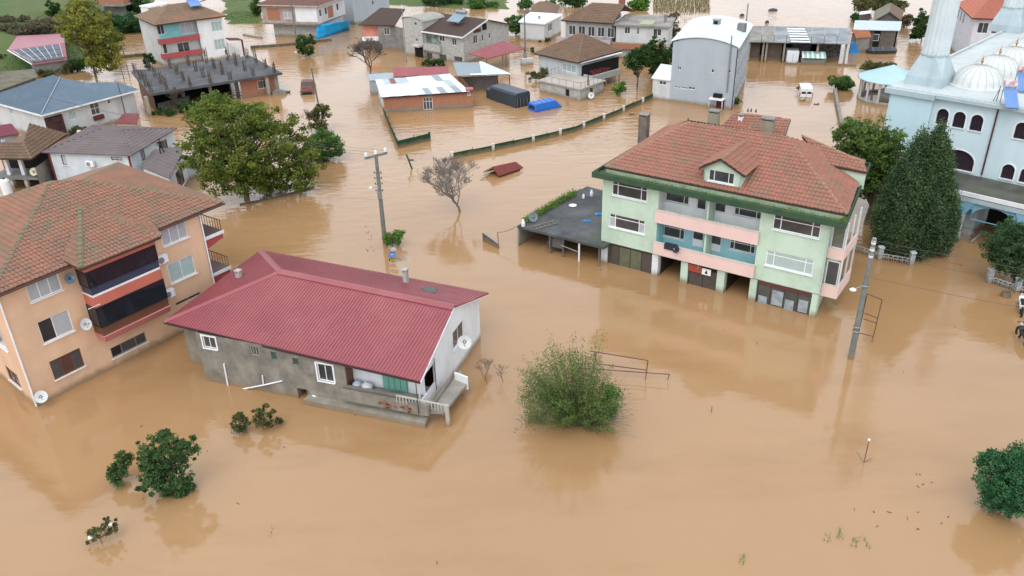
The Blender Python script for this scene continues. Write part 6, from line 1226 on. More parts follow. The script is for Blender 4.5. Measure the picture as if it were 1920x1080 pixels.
# corner house with overhanging upper floor, tarpaulin below
o = B('house', 'two storey house with overhanging upper floor, patched brick and white walls', 'house', P(494, 42, 2.4), P(597, 45, 2.4)); zE = o.face((0, 0), (1, 0)).sh(597, 10)[1]; Lq = o.L
f = o.face((0, 0), (Lq, 0)); f.win(q3((200, 84), (480, 0), 4), q3((272, 143), (480, 0), 4), cols=(1, 1), glass=CURT, **K); f.wall(2.4, zE, mat('patched_wall', (.42, .38, .34), (.3, .2, .16), scale=.4, contrast=1.6, streak=.4)); sx = f.sh(553, 20)[0]; o.box('white_patch', sx, Lq - .02, -.02, -.002, 2.7, zE - .3, WHITE); sx = f.sh(500, 20)[0]; o.box('brick_patch', sx, sx + 2.4, -.03, -.002, 2.8, zE - .6, BRICK)
fr = o.face((Lq, 0), (Lq + .5, 9.5)); 
for k, y in enumerate((.7, 2.6, 4.4, 6.6)): fr.win(r=(y, y + .8, 3.4, 4.6), cols=(1,), **K)
fr.wall(2.4, zE, WALLW); o.part('brick_patch', MB().obox(fr.pt(3.5, -.03, 2.7), fr.d * 1.8, fr.n * .028, (0, 0, 1.9)), BRICK); o.box('upper_floor_slab', -.1, Lq + .1, -.1, 9.5, 2.15, 2.4, CONC)
o.face((1.2, 1.0), (Lq - .2, 1.0)).wall(-1, 2.15, BLOCK); o.face((Lq - .2, 1.0), (Lq + .2, 9)).wall(-1, 2.15, BLOCK); o.face((0, 9), (0, 0)).wall(2.4, zE, WALLW)
e0_, e1_ = V((-.4, -.5, zE)), V((Lq + .5, -.5, zE)); rA, rB = V((2.6, 4.6, zE + 1.2)), V((Lq - 2.4, 4.6, zE + 1.2)); e2_, e3_ = V((Lq + .9, 9.9, zE)), V((-.3, 9.9, zE))
for pp in ([e0_, e1_, rB, rA], [e1_, e2_, rB], [e2_, e3_, rA, rB], [e3_, e0_, rA]): o.tileroof('roof_slope', pp, MATS['red_brown_tile'], tw=.32, tl=.45, indiv=False)
o.part('fascia', MB().obox(e0_ + V((0, -.04, -.2)), e1_ - e0_, (0, .04, 0), (0, 0, .2)).obox(e1_ + V((.01, 0, -.2)), e2_ - e1_, (.04, 0, 0), (0, 0, .2)), mat('pink_fascia', (.5, .4, .38), mud=False)); o.finish()
TARP = mat('bright_blue_tarp', (.0, .40, .78), (.0, .27, .62), scale=1.5, contrast=1.5, rough=.35, spec=.4, mud=False, bump=.8, bscale=2.5)
tp = [P(593, 74, 0), P(655, 55, 0), P(656, 38, 1.9), P(640, 32, 2.3), P(594, 47, 2.2)]; mb = MB(); n = 14; rr = random.Random(2)
bot = lambda s_: tp[0].lerp(tp[1], s_); top = lambda s_: tp[4].lerp(tp[2], s_)
for i in range(n + 1):
    for j in range(7):
        p = bot(i / n).lerp(top(i / n), j / 6) + V((rr.uniform(-.1, .1), -.35 * math.sin(i * .9) * (1 - j / 6) * .6 + rr.uniform(-.12, .12), 0)); mb.v.append(tuple(p - V((0, 0, .1 if j == 0 else 0))))
mb.f = [(i * 7 + j, (i + 1) * 7 + j, (i + 1) * 7 + j + 1, i * 7 + j + 1) for i in range(n) for j in range(6)]; ob = mb.build('tarpaulin', TARP, None, label='bright blue tarpaulin hung under the overhanging corner house', cat='tarp', smooth=True); sd = ob.modifiers.new('solid', 'SOLIDIFY'); sd.thickness = .03
# grey blue house wall and street beyond
o = B('house', 'pale grey blue house partly cut by the top edge behind the corner house', 'house', P(665, 46, 0), P(732, 30, 0)); f = o.face((0, 0), (o.L, 0)); f.win((697, 1), (702, 9), cols=(1,), **K); f.win((714, 17), (719, 24), cols=(1,), **K); f.wall(-1, 5, GREYW); o.face((o.L, 0), (o.L + 1, 8)).wall(-1, 5, GREYW); o.face((0, 8), (0, 0)).wall(-1, 5, GREYW); o.slab('flat_roof', [(-.3, -.3, 5.1), (o.L + .3, -.3, 5.1), (o.L + 1.3, 8, 5.1), (0, 8, 5.1)], FLATR)
# row of garages on the right
o = hut('garage_row', 'long row of open garages under a patched grey sheet roof', 'garage', [(1405, 78), (1593, 82), (1596, 53), (1408, 48)], [2.9, 2.9, 3.1, 3.1], .3); c = o.c
cols_ = [FLATR, FLATR, mat('weathered_sheet', (.28, .30, .31), (.16, .17, .18), scale=.4, contrast=1.6, mud=False, streak=0), WHITER, MATS['weathered_sheet'], MATS['weathered_sheet'], MATS['weathered_sheet']]
for i in range(8):
    s0_, s1_ = i / 8, (i + 1) / 8 - .004; m_ = FLATR if i < 2 else MATS['weathered_sheet']
    o.part('roof_panel', MB().prism([c[0].lerp(c[1], s0_) - V((0, 0, .1)), c[0].lerp(c[1], s1_) - V((0, 0, .1)), c[3].lerp(c[2], s1_) - V((0, 0, .1)), c[3].lerp(c[2], s0_) - V((0, 0, .1))], (0, 0, .1 + .02 * (i % 2))), m_)
s_, e_ = .42, .61
for k in range(6): a_, b_ = c[0].lerp(c[1], s_), c[0].lerp(c[1], e_); y_ = (c[3].y - .5) * k / 6 - .4; o.part('striped_sheet', MB().box(a_.x, b_.x, y_, y_ + .85, 3.02 + .02 * k, 3.06 + .02 * k), WHITER if True else None)
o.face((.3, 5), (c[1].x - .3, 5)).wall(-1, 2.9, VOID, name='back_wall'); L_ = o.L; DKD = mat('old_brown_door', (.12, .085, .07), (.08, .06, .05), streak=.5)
for a_, b_, m_, nm in ((.1, 1.6, DKD, 'garage_door'), (2.6, 4.6, DKD, 'garage_door'), (6.0, 8.6, mat('clutter_dark', (.12, .11, .10), (.04, .04, .04), scale=3, contrast=2), 'partition'), (9.4, 12.6, MATS['clutter_dark'], 'partition')): o.box(nm, a_, b_, .9 if nm != 'partition' else 2.5, 1.0 if nm != 'partition' else 2.6, -1, 2.7, m_)
for x in (.0, 1.9, 2.35, 4.75, 9.2, 12.9): o.box('pillar', x, x + .25, .4, .65, -1, 2.78, PC)
o.box('low_wall', 5.2, 14.6, -.6, -.4, -1, .25, CONC); GARR = o
def thing_box(b, name, label, cat, x0, x1, y0, y1, z0, z1, m, parts=()):
    t = empty(name, b.wld((x0, y0, z0)), b.rz, label, cat); bb = MB().box(0, x1 - x0, 0, y1 - y0, 0, z1 - z0).build('body', m, t, bevel=.06)
    for (nm, a, m2) in parts: MB().box(*a).build(nm, m2, t)
    return t
thing_box(o, 'box_van', 'white box bodied truck back parked inside the open garage row', 'truck', 5.3, 6.9, .0, 2.4, -.4, 1.7, WHITER, (('door_split', (.78, .82, -.02, -.002, .3, 1.6), METALG), ('rear_lamp', (.05, .2, -.03, -.002, .5, .7), RB), ('rear_lamp', (1.4, 1.55, -.03, -.002, .5, .7), RB)))
t = thing_box(o, 'stall', 'market stall with a green and white striped awning in front of the garages', 'stall', 7.3, 10.5, -.2, 1.2, -.4, .7, mat('stall_front', (.4, .38, .34), streak=.4))
for k in range(10): MB().prism([(.32 * k, -.5, 1.35), (.32 * k + .31, -.5, 1.35), (.32 * k + .31, 1.2, 1.9), (.32 * k, 1.2, 1.9)], (0, 0, .04)).build('awning_strip', mat('awning_green', (.30, .55, .42), mud=False) if k % 2 else WHITER, t)
for x in (0.05, 3.1): MB().tube((x, -.45, 0), (x, -.45, 1.34), .04).build('post', METALG, t)
# cluster of sheds
o = hut('shed', 'plank walled shed with a pale blue sheet roof at the upper right', 'shed', [(1600, 55), (1688, 57), (1691, 40), (1603, 38)], [2.7, 2.7, 3.0, 3.0], .3)
PLK = mat('grey_plank', (.16, .14, .125), (.10, .09, .08), scale=1.5, streak=.5); f = o.F[0]; f.win((1637, 64), (1647, 77), cols=(1,), **K)
for k in range(int(f.L / .3)): 
    if not (f.sh(1637, 70)[0] - .2 < k * .3 < f.sh(1647, 70)[0]): o.part('plank', MB().obox(f.pt(k * .3, 0, -.8), f.d * .28, f.n * .03, (0, 0, 3.4 + .03 * (k % 2))), PLK)
walls(o, 2.65, PLK, skip=(0,)); o.ribroof('roof_sheet', o.c, mat('ice_blue_sheet', (.50, .58, .62), mud=False, rough=.5), step=.35)
f.ops = []; o.face((f.p0.x, f.p0.y + .2), (f.p1.x, f.p1.y + .2)).wall(-1, 2.6, VOID)
o = hut('lean_to', 'small lean to with a rusty orange sheet roof beside the plank shed', 'shed', [(1605, 71), (1634, 69), (1629, 53), (1597, 54)], [2.2, 2.2, 2.7, 2.7], .15); o.ribroof('roof_sheet', o.c, mat('rust_orange_sheet', (.36, .13, .055), (.27, .10, .05), scale=1, mud=False), step=.3); walls(o, 2.1, CONC)
o = hut('house', 'small old timber gabled house behind the pale blue shed roof', 'house', [(1640, 38), (1690, 38), (1695, 20), (1640, 20)], 2.6, .3); c = o.c; rA, rB = (c[0] + c[1]) / 2 + V((0, 0, 1.3)), (c[2] + c[3]) / 2 + V((0, 0, 1.3))
walls(o, 2.6, mat('timber_grey', (.13, .12, .13)), gable={0: [(0, 2.6), (o.F[0].L, 2.6), (o.F[0].L / 2, 3.7)]}); o.slab('roof_slope', [c[3], c[0], rA, rB], MATS['old_corrugated']); o.slab('roof_slope', [c[1], c[2], rB, rA], TILEB)
o = hut('shelter', 'small white sheet roof left of the timber gabled house', 'shelter', [(1611, 27), (1634, 24), (1630, 20), (1612, 22)], 2.6, .1); o.ribroof('roof_sheet', o.c, WHITER, step=.4); walls(o, 2.5, PLK)
# house with orange roof behind the mosque
o = hut('house', 'white two storey house with a clean orange red tile roof behind the mosque', 'house', [(1823, 34), (1945, 38), (1960, -30), (1793, 6)], 6.3, .5)
f = o.F[0]; f.win((1831, 36), (1846, 53), cols=(1, 1, 1), **K) if False else None
for k in range(5): f.win(r=(.5 + 1.7 * k, 1.8 + 1.7 * k, 4.3, 5.7), cols=(1, 1), **K)
for k in range(3): o.F[3].win(r=(.6 + 1.9 * k, 1.4 + 1.9 * k, 4.3, 5.7), cols=(1,), **K)
walls(o, 6.25, mat('lilac_white', (.62, .62, .66), streak=.2)); OR2 = mat('orange_red_tile', (.42, .15, .10), (.36, .13, .09), scale=.5, island=.4, mud=False)
c = o.c; mid = sum(c, V()) / 4; hiproof(o, mid + V((-1.5, 0, 1.9)), mid + V((1.5, 0, 1.9)), 'tile', OR2, rm=mat('orange_ridge', (.45, .2, .12), mud=False)); o.finish()
# upper left house on its bank
o = B('house', 'brick house on the bank at the top edge above the yellowish tree', 'house', P(178, 8, 3.5), P(232, 8, 3.5)); f = o.face((0, 0), (o.L, 0)); f.wall(3.5, 6.5, BRICK); o.box('floor_slab', -.2, o.L + .3, -.6, 7, 3.2, 3.49, CONC); o.box('under_wall', 1, o.L - .5, 1.0, 1.2, .5, 3.2, CONC); o.face((o.L, 0), (o.L, 7)).wall(3.5, 6.5, BRICK); o.slab('roof', [(-.5, -.8, 6.6), (o.L + .5, -.8, 6.6), (o.L + .5, 8, 6.6), (-.5, 8, 6.6)], TILEB)
# ================================================================ vegetation
def PT(u, v):
    p = P(u, v)
    for _ in range(8): z = max(0.0, float(landz(np.array([p.x]), np.array([p.y]))[0])); p = P(u, v, z)
    return p
def pb(base, blobs):
    """crown blobs picked in the picture, at the depth of the tree's foot"""
    W = PT(*base); d2 = V((W.x, W.y, 0)).normalized(); ppm = FPX / ((W - CO).dot(fw)); out = []
    for q in blobs:
        u, v, ru, rv = q[:4]; dd = q[4] if len(q) > 4 else 0; pl_ = W + d2 * dd; d = ray(u, v); t = (pl_ - CO).dot(d2) / d.dot(d2); p = CO + d * t
        out.append((p.x - W.x, p.y - W.y, max(.15, p.z - W.z), ru / ppm, (ru + rv) / 2 / ppm, rv / ppm * 1.05))
    return W, out
LG = leafmat('leaf_green', (0.029, 0.065, 0.017), (0.124, 0.176, 0.039)); LD = leafmat('leaf_dark', (0.019, 0.051, 0.019), (0.075, 0.144, 0.038)); LY = leafmat('leaf_yellow', (0.094, 0.116, 0.026), (0.312, 0.305, 0.058))
LM = leafmat('leaf_mid', (0.038, 0.098, 0.026), (0.127, 0.229, 0.060)); LC = leafmat('leaf_conifer', (.022, .050, .026), (.13, .20, .085)); LO = leafmat('leaf_olive', (0.051, 0.065, 0.026), (0.182, 0.182, 0.065)); LB = leafmat('leaf_brown', (0.087, 0.072, 0.043), (0.221, 0.182, 0.104)); LF = leafmat('leaf_fresh', (0.051, 0.131, 0.022), (0.169, 0.312, 0.058))
def T(name, label, cat, base, blobs, n, leaf, m, **k): W, b_ = pb(base, blobs); return tree(name, label, cat, W, b_, n, leaf, m, **k)
T('tree', 'large spreading green tree with yellowish top standing in the water by the brown roofed house', 'tree', (462, 372), [(420, 238, 66, 36, 1), (500, 232, 50, 32, 1.5), (388, 282, 48, 40), (470, 285, 70, 44), (560, 305, 48, 34), (430, 328, 50, 36, -1), (530, 335, 58, 24), (405, 203, 40, 16, 3), (555, 262, 30, 22, 1.5), (480, 335, 40, 26)], 44000, .13, leafmat('leaf_big', (0.038, 0.078, 0.020), (0.229, 0.263, 0.051)), seed=3, trunk=.3, clump=.62, per=60, limb=30, tbase=1.2)
T('tree', 'dark green bushy tree at the right end of the large tree group', 'tree', (612, 300), [(612, 272, 30, 26), (590, 285, 26, 20)], 8000, .13, LM, seed=5, trunk=.15, clump=.5, tbase=.4)
T('tree', 'slim grey green tree growing beside the leaning wooden pole', 'tree', (603, 245), [(603, 208, 18, 16), (595, 225, 20, 18), (608, 240, 15, 14)], 3600, .12, LO, seed=6, trunk=.1, clump=.4, tbase=.5)
T('tree', 'tall yellow green tree at the edge of the grassy bank at the upper left', 'tree', (180, 146), [(150, 25, 36, 22, 2), (165, 55, 44, 30), (188, 85, 38, 28), (192, 112, 26, 20)], 15000, .19, LY, seed=7, trunk=.22, clump=.8, tbase=1.5, limb=18)
T('tree', 'leafy green tree with open crown between green building and the pavilion', 'tree', (1622, 420), [(1612, 258, 42, 30), (1655, 275, 38, 36), (1625, 300, 45, 38), (1660, 330, 36, 40), (1618, 345, 22, 22)], 20000, .13, leafmat('leaf_side', (0.038, 0.086, 0.024), (0.169, 0.237, 0.060)), seed=8, trunk=.2, clump=.6, tbase=1.6, limb=22, per=50)
T('tree', 'small round green tree in front of the terrace houses', 'tree', (1194, 168), [(1192, 112, 23, 20), (1205, 100, 16, 14)], 5000, .14, LD, seed=9, trunk=.12, clump=.5, tbase=1.4)
T('tree', 'dark green tree touching the left wall of the tall grey building', 'tree', (1240, 146), [(1232, 100, 30, 26), (1240, 122, 26, 24)], 8000, .15, LD, seed=10, trunk=.15, clump=.55)
T('tree', 'narrow brown leafed column tree beside the flat roofed terrace house', 'tree', (1264, 92), [(1264, 45, 9, 24), (1266, 68, 11, 18)], 2600, .14, LB, seed=11, trunk=.12, clump=.4)
T('tree', 'round bright green tree beside the small white flat roofed house', 'tree', (967, 64), [(967, 45, 17, 16)], 4000, .16, LF if False else LM, seed=12, trunk=.12, clump=.5)
T('tree', 'round dark evergreen tree at the right edge above the parked vehicles', 'tree', (1903, 535), [(1903, 458, 44, 44), (1925, 490, 36, 36), (1885, 480, 26, 28)], 22000, .09, leafmat('leaf_evergreen', (0.022, 0.060, 0.026), (0.101, 0.169, 0.068)), seed=13, trunk=.2, clump=.38, per=50)
T('bush', 'large glossy dark green bush cut by the right edge near the bottom', 'bush', (1893, 968), [(1885, 895, 44, 48), (1915, 920, 42, 44), (1862, 860, 20, 16), (1900, 860, 22, 24), (1870, 935, 22, 22)], 26000, .065, leafmat('leaf_glossy', (0.020, 0.078, 0.038), (0.078, 0.203, 0.078)), seed=14, trunk=.1, clump=.26, per=45, tbase=.3)
T('bush', 'broad dark green bush standing in the water at the lower left', 'bush', (308, 930), [(300, 845, 38, 28), (345, 840, 26, 22), (285, 880, 26, 26), (318, 890, 38, 30), (340, 905, 22, 20), (305, 820, 16, 10), (292, 906, 34, 16), (330, 914, 30, 12), (272, 862, 20, 18)], 15500, .075, leafmat('leaf_bush', (0.034, 0.075, 0.026), (0.115, 0.203, 0.070)), seed=15, trunk=.07, clump=.2, per=40, tbase=.3)
T('bush', 'small green bush just left of the broad dark one at the lower left', 'bush', (226, 908), [(232, 862, 12, 16), (222, 888, 19, 18)], 3400, .07, MATS['leaf_bush'], seed=16, trunk=.05, clump=.22, tbase=.2)
T('bush', 'olive green shrub with two clumps below the metal roofed house', 'bush', (495, 806), [(494, 772, 20, 14), (480, 790, 16, 12), (512, 792, 14, 12)], 2300, .065, LO, seed=17, trunk=.05, clump=.2, tbase=.2)
T('bush', 'single olive shrub clump left of the two clump shrub below the house', 'bush', (448, 812), [(448, 792, 17, 17)], 1500, .065, LO, seed=18, trunk=.04, clump=.2, tbase=.2)
T('bush', 'sparse dead brown bush holding white litter in the lower left corner', 'bush', (192, 1018), [(180, 995, 18, 12), (205, 990, 14, 12), (205, 975, 12, 8), (170, 1018, 12, 5)], 1700, .055, LO, seed=19, trunk=.03, clump=.14, tbase=.15, limb=16)
T('bush', 'small round bush growing round the foot of the tall concrete pole', 'bush', (736, 462), [(738, 446, 16, 12)], 2200, .08, LF, seed=20, trunk=.05, clump=.3, tbase=.1)
T('bush', 'dark leafy bush in the street in front of the blue tarpaulin', 'bush', (573, 106), [(573, 84, 16, 17)], 3800, .14, LD, seed=21, trunk=.08, clump=.45)
T('bush', 'round dark green bush beside the white van', 'bush', (1577, 168), [(1575, 153, 22, 11), (1585, 158, 14, 10)], 4600, .13, LM, seed=22, trunk=.08, clump=.4, tbase=.2)
T('bush', 'low brownish hedge behind the round pavilion', 'bush', (1645, 135), [(1630, 126, 18, 7), (1655, 124, 18, 7)], 3200, .15, LO, seed=23, trunk=.06, clump=.5, tbase=.2)
T('tree', 'dark green tree beside the fluted minaret', 'tree', (1728, 78), [(1728, 45, 13, 24), (1722, 60, 11, 14)], 4500, .17, LD, seed=24, trunk=.1, clump=.5)
T('bush', 'small green bush in the flooded yard beside the grey building annex', 'bush', (1164, 178), [(1163, 164, 11, 11)], 1800, .1, LF, seed=25, trunk=.04, clump=.3, tbase=.1)
T('bush', 'low yellow green shrub row beside the hipped house', 'bush', (1010, 150), [(1000, 141, 12, 6), (1025, 136, 14, 8)], 2600, .11, LO, seed=26, trunk=.04, clump=.35, tbase=.1)
T('bush', 'dark shrubs against the front of the grey block house', 'bush', (822, 124), [(805, 117, 14, 6), (825, 116, 10, 6)], 2200, .12, LD, seed=27, trunk=.04, clump=.4, tbase=.1)
T('bush', 'broad leafed green thicket on the bank beside the white outbuilding', 'bush', (235, 62), [(215, 45, 24, 14), (245, 42, 26, 15), (262, 48, 18, 12)], 9000, .2, leafmat('leaf_thicket', (0.026, 0.072, 0.029), (0.078, 0.169, 0.065)), seed=28, trunk=.08, clump=.8, tbase=.3)
T('bush', 'dark dense thicket below the brick house at the top edge', 'bush', (252, 30), [(250, 8, 20, 16), (262, 20, 16, 12)], 6000, .24, LD, seed=29, trunk=.08, clump=.9, tbase=.3)
T('bush', 'brown bramble thicket on the slope above the pink roofed greenhouse', 'bush', (75, 66), [(40, 55, 40, 8), (90, 50, 34, 14), (10, 62, 30, 10)], 8000, .2, leafmat('leaf_bramble', (0.087, 0.080, 0.051), (0.182, 0.156, 0.098)), seed=30, trunk=.05, clump=1.0, tbase=.2)
T('bush', 'dark bush between the greenhouse and the yellow green tree', 'bush', (150, 132), [(148, 120, 20, 9), (105, 118, 16, 9)], 4200, .16, LD, seed=31, trunk=.05, clump=.6, tbase=.2)
T('bush', 'small dark fir like bush behind the unfinished concrete building', 'bush', (278, 130), [(279, 116, 12, 9), (280, 108, 7, 8)], 1700, .14, LD, seed=32, trunk=.05, clump=.35)
T('bush', 'low green growth against the front left column of the unfinished building', 'bush', (335, 212), [(315, 214, 22, 8), (355, 200, 22, 9)], 3800, .12, LD, seed=33, trunk=.05, clump=.4, tbase=.2)
T('tree', 'light green tree rising in front of the unfinished concrete building', 'tree', (420, 255), [(405, 190, 26, 14), (440, 205, 30, 18), (380, 215, 26, 16), (475, 212, 24, 18)], 8500, .15, leafmat('leaf_light', (0.058, 0.109, 0.026), (0.195, 0.260, 0.065)), seed=34, trunk=.14, clump=.55, limb=14)
for (b_, bl, lab, m_, sd, n_) in (((830, 8), [(815, -4, 22, 12), (850, 0, 20, 10)], 'dark shrubs at the top edge behind the grey block house', LD, 41, 4000), ((905, 14), [(895, 6, 24, 10), (925, 12, 16, 7)], 'green shrubs at the top edge right of the solar roof', LM, 42, 4000), ((1085, 12), [(1080, 2, 20, 12)], 'dark tree top at the top edge above the terrace house', LD, 43, 3200), ((1200, 18), [(1198, 6, 18, 12)], 'bright green tree at the top edge right of the brown terrace roof', LF, 44, 3600), ((985, 14), [(985, 8, 10, 8)], 'small green tree at the top edge above the white flat house', LM, 45, 1800),
        ((1640, 26), [(1625, 8, 22, 12), (1660, 4, 24, 14), (1685, 10, 14, 12)], 'olive trees at the top edge behind the timber gabled house', LO, 46, 8000), ((1625, 42), [(1615, 34, 14, 6)], 'dark ivy hedge behind the pale blue shed roof', LD, 47, 2200), ((1700, 50), [(1700, 38, 7, 12)], 'thin reddish shrub beside the channel near the minaret', LB, 48, 900), ((485, 30), [(482, 18, 7, 16)], 'narrow dark shrub beside the corner house', LD, 49, 1800), ((1820, 330), [(1900, 332, 6, 2)], '', None, 0, 0)):
    if m_: T('shrub', lab, 'shrub', b_, bl, n_, .2, m_, seed=sd, trunk=.07, clump=.7, tbase=.2)
bare_tree('tree', 'bare grey tree standing alone in open water near the middle', P(863, 396), 4.6, .95, seed=5, trunk=.11, depth=8, forks=4, twig=.0085)
bare_tree('tree', 'bare bushy grey tree left of the grey block house', P(697, 150), 5.6, 1.1, forks=4, seed=9, trunk=.13, depth=7, m=mat('dark_twig', (.12, .10, .09), mud=False), twig=.016)
bare_tree('tree', 'dead twiggy shrub in front of the unfinished concrete building', P(330, 208), 2.6, .9, seed=2, trunk=.05, depth=6, m=MATS['dark_twig'], forks=4, twig=.012)
bare_tree('shrub', 'dry reddish twigs right of the metal roofed house', P(915, 720), 1.5, .8, seed=11, trunk=.02, depth=5, m=mat('red_twig', (.17, .12, .10), mud=False), forks=4, twig=.006)
bare_tree('shrub', 'small clump of dry twigs between the house and the big bush', P(945, 716), .8, .7, seed=12, trunk=.02, depth=4, m=MATS['red_twig'], forks=4, twig=.006)
bare_tree('tree', 'bare twigs behind the slim grey green tree', P(583, 246), 2.4, .8, seed=14, trunk=.05, depth=5, m=MATS['dark_twig'], twig=.012)
bare_tree('tree', 'leafless climber in front of the white house with the slate blue roof', P(120, 248), 2.6, 1.0, seed=15, trunk=.06, depth=6, m=MATS['dark_twig'], forks=3, twig=.014)
# tall conifer with two tips
def conifer(label, base, tips, n, seed):
    W = P(*base); o = empty('tree', W, 0, label, 'tree'); rs = np.random.RandomState(seed); C = []; TN = []
    d2 = V((W.x, W.y, 0)).normalized(); ppm = FPX / ((W - CO).dot(fw))
    for (u, v, bu, rad, wt) in tips:
        d = ray(u, v); p = CO + d * ((W - CO).dot(d2) / d.dot(d2)); H = p.z; bx = (bu - base[0]) / ppm; k = int(n * wt)
        K = k // 45; h = rs.beta(1.15, 1.5, K); a = rs.uniform(0, 6.283, K); prof = np.where(h < .22, .72 + h * 1.27, (1 - (h - .22) / .78) ** .68); r = rad * prof * rs.uniform(.72, 1.05, K) * (1 + .08 * np.sin(a * 5))
        tx = (p.x - W.x) * h ** .9 + bx * (1 - h); ty = (p.y - W.y) * h; c = np.stack([tx + r * np.cos(a), ty + r * np.sin(a), .35 + h * (H - .35)], -1); idx = rs.randint(0, K, k); tn = rs.uniform(0, .8, K)
        off = rs.normal(size=(k, 3)) * np.array([.16, .16, .30]) * (rad / 2.2); C.append(c[idx] + off); TN.append(tn[idx] + rs.normal(0, .12, k))
    C = np.concatenate(C); ok = C[:, 2] > .1; leaves('crown', C[ok], .085, np.concatenate(TN)[ok], LC, o, .9, seed)
    MB().tube((0, 0, -.8), (.1, 0, 2.5), .28, .2, 8).build('trunk', BARK, o)
conifer('tall dark conifer with two pointed tips in front of the pale blue mosque', (1700, 472), [(1734, 250, 1692, 2.5, .58), (1764, 236, 1740, 1.95, .42)], 75000, 4)
# the wide willow like bush in the open water
W = P(1092, 792); o = empty('bush', W, 0, 'wide airy green bush with arching stems in open water at the middle', 'bush'); rs = np.random.RandomState(6); mb = MB(); LV = []; TN = []
ppm = FPX / ((W - CO).dot(fw)); d2 = V((W.x, W.y, 0)).normalized(); sd_ = V((d2.y, -d2.x, 0))
for k in range(430):
    right = rs.rand() < .24; tu = rs.uniform(40, 105) * (1 if right else 0) + (0 if right else rs.uniform(-125, 40)); rad = rs.rand() ** .6
    tv = (rs.uniform(25, 155) if not right else rs.uniform(5, 85)); dep = rs.uniform(-2.2, 1.9)
    lim = 1 - (abs(tu) / 130) ** 2 * .5; tip = sd_ * (tu / ppm) + d2 * dep + V((0, 0, .2 + 1.15 * tv / ppm * lim)); st = V((rs.uniform(-.5, .35), rs.uniform(-.4, .4), -.2)) + (sd_ * (tu / ppm) * .12)
    mid = st.lerp(tip, .5) + V((0, 0, .32 * rs.rand() * tip.length * .6)); pts = [st, st.lerp(mid, .6) + V(rs.normal(size=3)) * .04, mid, mid.lerp(tip, .5) + V(rs.normal(size=3)) * .05, tip]
    mb.path(pts, .02 if rs.rand() < .15 else .012, 3, .004)
    nl = (0 if rs.rand() < .8 else 10) if (right and tu > 62) else rs.randint(40, 95)
    for i in range(nl):
        t_ = rs.uniform(.25, 1); q = pts[2].lerp(pts[4], (t_ - .5) * 2) if t_ > .5 else pts[0].lerp(pts[2], t_ * 2); LV.append(tuple(q + V(rs.normal(size=3)) * .09)); TN.append(rs.uniform(.1, .9))
LV = np.array(LV); ok = LV[:, 2] > .02; leaves('leaves', LV[ok], .05, np.array(TN)[ok], leafmat('leaf_willow', (0.051, 0.102, 0.026), (0.169, 0.227, 0.065)), o, .3, 3); mb.build('stems', mat('stem', (.12, .10, .07), (.2, .17, .13), mud=False), o)
W2, b2 = pb((1092, 790), [(1080, 755, 42, 26), (1045, 742, 34, 22), (1142, 748, 22, 34), (1130, 770, 26, 16)]); rs = np.random.RandomState(8); C = []
for b_ in b2:
    c = rs.normal(size=(70, 3)); c /= np.linalg.norm(c, axis=1)[:, None]; c = c * rs.uniform(.3, 1, 70)[:, None] * np.array(b_[3:6]) + np.array(b_[:3]); i_ = rs.randint(0, 70, 3600); C.append(c[i_] + rs.normal(size=(3600, 3)) * .13)
C = np.concatenate(C); C = C[C[:, 2] > .02]; leaves('leaves', C, .05, rs.rand(len(C)), leafmat('leaf_willow_low', (0.041, 0.102, 0.022), (0.117, 0.221, 0.052)), o, .3, 4)
W2, b3 = pb((1092, 790), [(1050, 700, 72, 52), (1005, 745, 32, 42), (1070, 678, 44, 24), (1112, 716, 32, 26), (1005, 790, 26, 12), (1060, 795, 24, 8)]); C = []
for b_ in b3:
    c = rs.normal(size=(60, 3)); c /= np.linalg.norm(c, axis=1)[:, None]; c = c * rs.uniform(.45, 1.05, 60)[:, None] * np.array(b_[3:6]) + np.array(b_[:3]); i_ = rs.randint(0, 60, 1300); C.append(c[i_] + rs.normal(size=(1300, 3)) * .15)
C = np.concatenate(C); C = C[C[:, 2] > .02]; leaves('leaves', C, .045, rs.rand(len(C)), MATS['leaf_willow'], o, .3, 5)
# reeds standing in the water at the top, and drowned crop shoots
def shoots(name, label, area, n, h, m, seed, cat, lean=.3, w_=.03):
    rr = random.Random(seed); mb = MB()
    for _ in range(n):
        u, v = rr.uniform(area[0], area[2]), rr.uniform(area[1], area[3]); p = P(u, v); t_ = p + V((rr.gauss(0, lean), rr.gauss(0, lean), 1)) * h * rr.uniform(.5, 1.2); s_ = V((rr.uniform(-1, 1), rr.uniform(-1, 1), 0)).normalized() * w_
        mb.add([p - s_, p + s_, t_], [(0, 1, 2)])
    mb.build(name, m, None, label=label, cat=cat, kind='stuff')
shoots('reeds', 'scattered brownish green reeds standing in the flood at the top', (1225, -6, 1330, 24), 1500, .8, mat('reed', (.14, .15, .06), (.2, .17, .1), mud=False), 1, 'reeds', .3, .06)
shoots('field_stubble', 'thin line of dead stalks standing in the far flood', (1225, 24, 1300, 44), 120, .4, MATS['reed'], 2, 'stubble', .4, .05)
GS = mat('green_shoot', (.14, .24, .06), mud=False)
for i, (u, v, n_, lab) in enumerate(((1550, 1012, 9, 'leftmost small green shoots in the lower right water'), (1573, 1004, 16, 'second clump of green shoots from the left in the lower right water'), (1602, 1018, 18, 'tallest clump of green shoots in the lower right water'), (1625, 1022, 9, 'rightmost small green shoots in the lower right water'), (1390, 1052, 12, 'single green sprout near the bottom edge'), (505, 1000, 3, 'tiny twig poking out near the bottom edge'))): shoots('water_plant', lab, (u - 6, v - 12, u + 6, v + 8), n_, .3, GS, 20 + i, 'plant', .5, .02)
